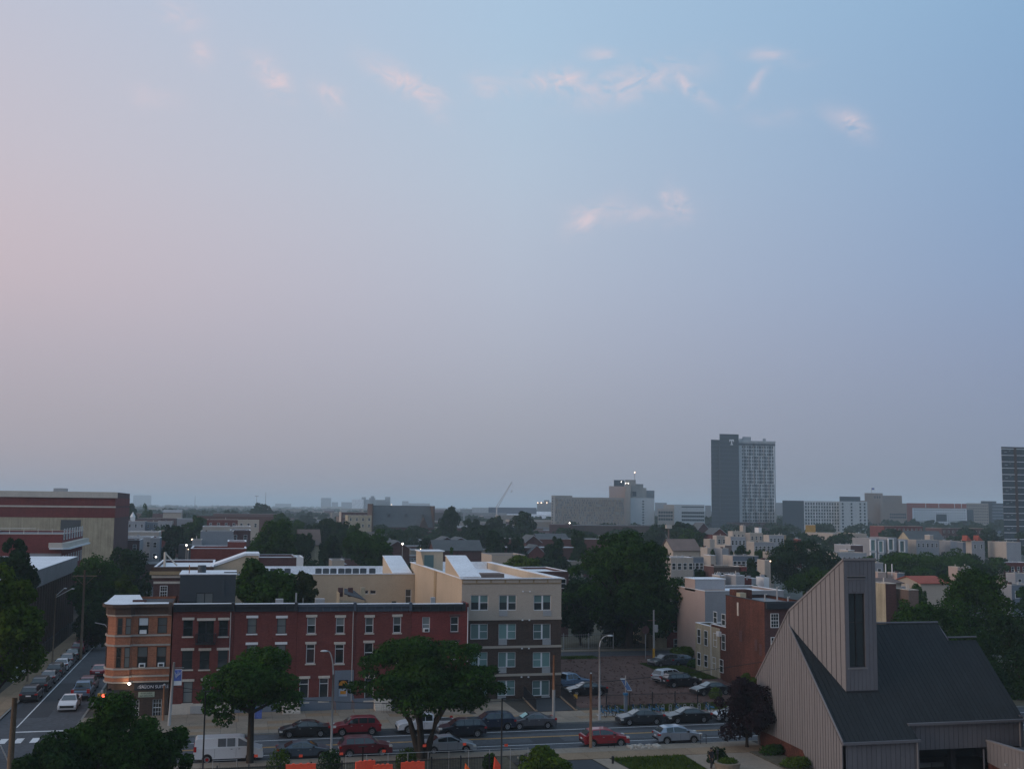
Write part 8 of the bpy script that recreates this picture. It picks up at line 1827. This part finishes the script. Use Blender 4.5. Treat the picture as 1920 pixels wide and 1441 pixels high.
# ------------------------------------------------------------------ tree belts and far roofs
FT = [  # left, right, top, distance, kind, label
 (226, 262, 944, 640, 'dark', 'dark tree touching the red and beige building'), (256, 293, 941, 660, 'mid', 'rounded tree right of the dark one at the upper left'), (318, 352, 953, 760, 'dark', 'hazy tree before the arched roof'), (296, 345, 950, 900, 'dark', 'hazier tree behind the arched roof'),
 (338, 392, 965, 430, 'mid', 'tall light green tree far along the side street'), (296, 352, 985, 360, 'dark', 'dark tree over the far end of the side street'), (302, 334, 1012, 330, 'dark', 'low dark tree beside the blue sided house'), (330, 372, 980, 470, 'dark', 'dark tree closing the side street'), (366, 400, 968, 560, 'mid', 'green tree above the white roofed row'),
 (410, 452, 953, 900, 'dark', 'dark hazy tree left of the masts'), (462, 520, 942, 880, 'dark', 'big dark hazy tree below the masts'), (500, 560, 962, 520, 'mid', 'yellow green tree behind the pointed tree'), (540, 580, 975, 420, 'mid', 'pale green tree right of the pointed tree'), (556, 600, 957, 900, 'dark', 'faint round tree left of the hazy tower'),
 (570, 640, 968, 420, 'dark', 'dark grove tree behind the brown gable'), (600, 668, 972, 380, 'dark', 'broad dark tree left of the fine leaved one'), (640, 702, 980, 340, 'mid', 'green tree below the tan brick block'), (540, 600, 1000, 300, 'dark', 'low dark tree below the brown gable'), (590, 652, 1005, 290, 'dark', 'low dark tree behind the white parapet'), (690, 760, 1000, 350, 'dark', 'low tree in front of the slate church'),
 (818, 866, 946, 500, 'dark', 'tall round tree right of the slate church'), (862, 912, 968, 480, 'dark', 'lower tree beside the tall round one'), (900, 955, 966, 500, 'dark', 'wide dark tree below the arena hall'), (945, 1010, 959, 480, 'dark', 'domed dark tree left of the concrete block'), (868, 930, 985, 420, 'dark', 'dark tree below the arena trees'), (930, 985, 985, 400, 'dark', 'dark tree right below the arena trees'),
 (905, 958, 991, 330, 'dark', 'pine like dark tree above the apartment roof'), (950, 992, 1000, 330, 'dark', 'dark tree left of the pointed gable'), (1014, 1066, 1005, 300, 'dark', 'bushy dark tree left of the huge tree'), (1066, 1100, 995, 330, 'dark', 'dark tree behind the huge tree on its left'), (775, 830, 1008, 380, 'dark', 'low tree at the foot of the slate church'), (836, 870, 1022, 280, 'mid', 'small green tree before the grey roofed brick house'),
 (1150, 1215, 987, 500, 'dark', 'grey green grove tree above the huge tree'), (1205, 1262, 979, 470, 'dark', 'grove tree right of the huge tree top'), (1245, 1320, 977, 450, 'dark', 'big grove tree below the cream office'), (1268, 1325, 990, 400, 'mid', 'green grove tree beside the brown gabled roof'), (1370, 1410, 985, 560, 'dark', 'small dark tree below the dark tower'), (1452, 1490, 985, 600, 'dark', 'small tree at the foot of the residence hall'),
 (1368, 1402, 1018, 290, 'dark', 'dark tree among the cream roofs'), (1408, 1440, 1025, 280, 'mid', 'green tree among the cream roofs'), (1390, 1420, 1030, 300, 'mid', 'second small green tree among the cream roofs'), (1398, 1420, 1045, 235, 'dark', 'dark conifer before the red house end'), (1325, 1345, 1030, 275, 'mid', 'small tree before the grey box house'), (1460, 1480, 1016, 330, 'mid', 'small tree left of the red wall patch'),
 (1790, 1840, 998, 480, 'dark', 'dark tree right of the tan gable end'), (1836, 1882, 1000, 470, 'dark', 'dark tree before the glass tower'), (1600, 1650, 1040, 290, 'mid', 'leafy tree below the first white framed house'), (1560, 1612, 1048, 270, 'dark', 'dark tree behind the church tower top'), (1850, 1890, 1045, 300, 'mid', 'leafy tree left of the low brick row'), (1660, 1700, 990, 520, 'dark', 'reddish dark tree before the brick mill'),
 (1186, 1250, 1060, 245, 'dark', 'tree in the gap right behind the huge tree'), (1296, 1330, 1062, 232, 'dark', 'small dark tree left of the brown brick row'),
 (60, 130, 985, 330, 'dark', 'hidden tree behind the balcony building'), (1900, 1960, 1100, 200, 'mid', 'leafy tree under the slate grey house at the right edge'), (1700, 1740, 1095, 180, 'mid', 'leafy tree left of the red roofed house'),
]
for i, (a, b_, c, yv, mm, lab) in enumerate(FT): fartree(lab, a, b_, c, yv, mm, i)
# masses too far or too many to count: roofs and treetops out to the horizon
rr = random.Random(21)
def far_houses(nm, lab, y0, y1, n, m, seed, hmax=9, pr=1980):
    r = random.Random(seed); b = MB()
    for k in range(n):
        y = y0 * (y1 / y0) ** r.random(); px_ = r.uniform(-60, 1980); x = PY(px_, 950, y)[0]; w = r.uniform(5, 22) * (1 + y / 5000); h = r.uniform(5, hmax) * (1 if r.random() < .93 else 1.8)
        if (abs(x + 17.6) < 6 + y * .004 and y < 800) or (px_ > 1220 and y < 1100): continue
        b.box(x - w, x + w, y, y + r.uniform(9, 16), 0, h)
    o = b.build(nm, M[m]); tag(o, lab, 'rooftops', kind='stuff'); return o
far_houses('far_rooftops', 'pale distant row house roofs stretching to the horizon', 620, 5200, 1100, 'city_pale', 31, 9.5); far_houses('far_rooftops', 'brick distant row houses between the tree tops', 560, 4200, 900, 'city_brick', 32, 9); far_houses('far_rooftops', 'white distant flat roofs among the trees', 640, 5000, 260, 'city_pale', 33, 8.5)
far_houses('mid_rooftops', 'brick row house backs filling the blocks between the nearer trees', 310, 600, 170, 'city_brick', 34, 6.5)
def treetops(nm, lab, y0, y1, n, seed, m, s0, s1, leaves=26, hh=(6, 14)):
    r = np.random.default_rng(seed); N = n
    y = y0 * (y1 / y0) ** r.random(N); px_ = r.uniform(-80, 2000, N); x = y * np.tan(YAW + np.arctan((px_ - 960) / FP))
    ok = ~((np.abs(x + 17.6) < 5 + y * .003) & (y < 900)); x, y = x[ok], y[ok]; N = len(x)
    R = (s0 + (s1 - s0) * r.random(N)) * (1 + y / 9000); top = hh[0] + (hh[1] - hh[0]) * r.random(N)
    k = np.repeat(np.arange(N), leaves); n_ = len(k); d = r.normal(size=(n_, 3)); d /= np.linalg.norm(d, axis=1)[:, None]; d[:, 2] = np.abs(d[:, 2]) * .9 - .1
    rad = .75 + .4 * r.random(n_)
    pos = np.stack([x[k] + d[:, 0] * R[k] * rad, y[k] + d[:, 1] * R[k] * rad, top[k] - R[k] * .8 + d[:, 2] * R[k] * .8 * rad], 1)
    nrm = d + r.normal(size=(n_, 3)) * .5; nrm /= np.linalg.norm(nrm, axis=1)[:, None]; a = r.normal(size=(n_, 3)); u = np.cross(nrm, a); u /= np.linalg.norm(u, axis=1)[:, None]; v = np.cross(nrm, u)
    s = (R[k] * (5.2 / math.sqrt(leaves)) * (.5 + .6 * r.random(n_)))[:, None] * .5
    q = np.stack([pos - u * s, pos + v * s * .8, pos + u * s, pos - v * s * .8], 1).reshape(-1, 3); me = bpy.data.meshes.new(nm)
    me.vertices.add(4 * n_); me.loops.add(4 * n_); me.polygons.add(n_); me.vertices.foreach_set('co', q.astype(np.float32).ravel()); me.loops.foreach_set('vertex_index', np.arange(4 * n_, dtype=np.int32)); me.polygons.foreach_set('loop_start', np.arange(0, 4 * n_, 4, dtype=np.int32)); me.polygons.foreach_set('loop_total', np.full(n_, 4, np.int32)); me.materials.append(LEAF[m]); me.update()
    o = bpy.data.objects.new(nm, me); C.objects.link(o); tag(o, lab, 'treetops', kind='stuff')
treetops('far_treetops', 'hazy tree tops merging into the horizon', 900, 8000, 2600, 41, 'dark', 5, 9, 40, (8, 15)); treetops('middle_treetops', 'dark tree tops between the far row houses', 430, 1000, 420, 42, 'dark', 3.5, 6.5, 220, (7, 13)); treetops('yard_treetops', 'yard trees filling the blocks behind the nearer houses', 235, 460, 150, 43, 'dark', 3, 5.5, 600, (5, 9))

# ------------------------------------------------------------------ the hazy air
hz = MB().box(-15000, 17000, -400, 27000, -3, 93).build('haze', None)
hm = bpy.data.materials.new('haze_volume'); hm.use_nodes = True; nt = hm.node_tree; nt.nodes.clear(); pv = nt.nodes.new('ShaderNodeVolumePrincipled'); ou = nt.nodes.new('ShaderNodeOutputMaterial'); nt.links.new(pv.outputs[0], ou.inputs['Volume'])
pv.inputs['Color'].default_value = (.79, .93, 1.0, 1); pv.inputs['Density'].default_value = 0.00020; pv.inputs['Anisotropy'].default_value = 0.1
hz.data.materials.append(hm); tag(hz, 'pale evening haze filling the air over the city', 'haze', kind='stuff')
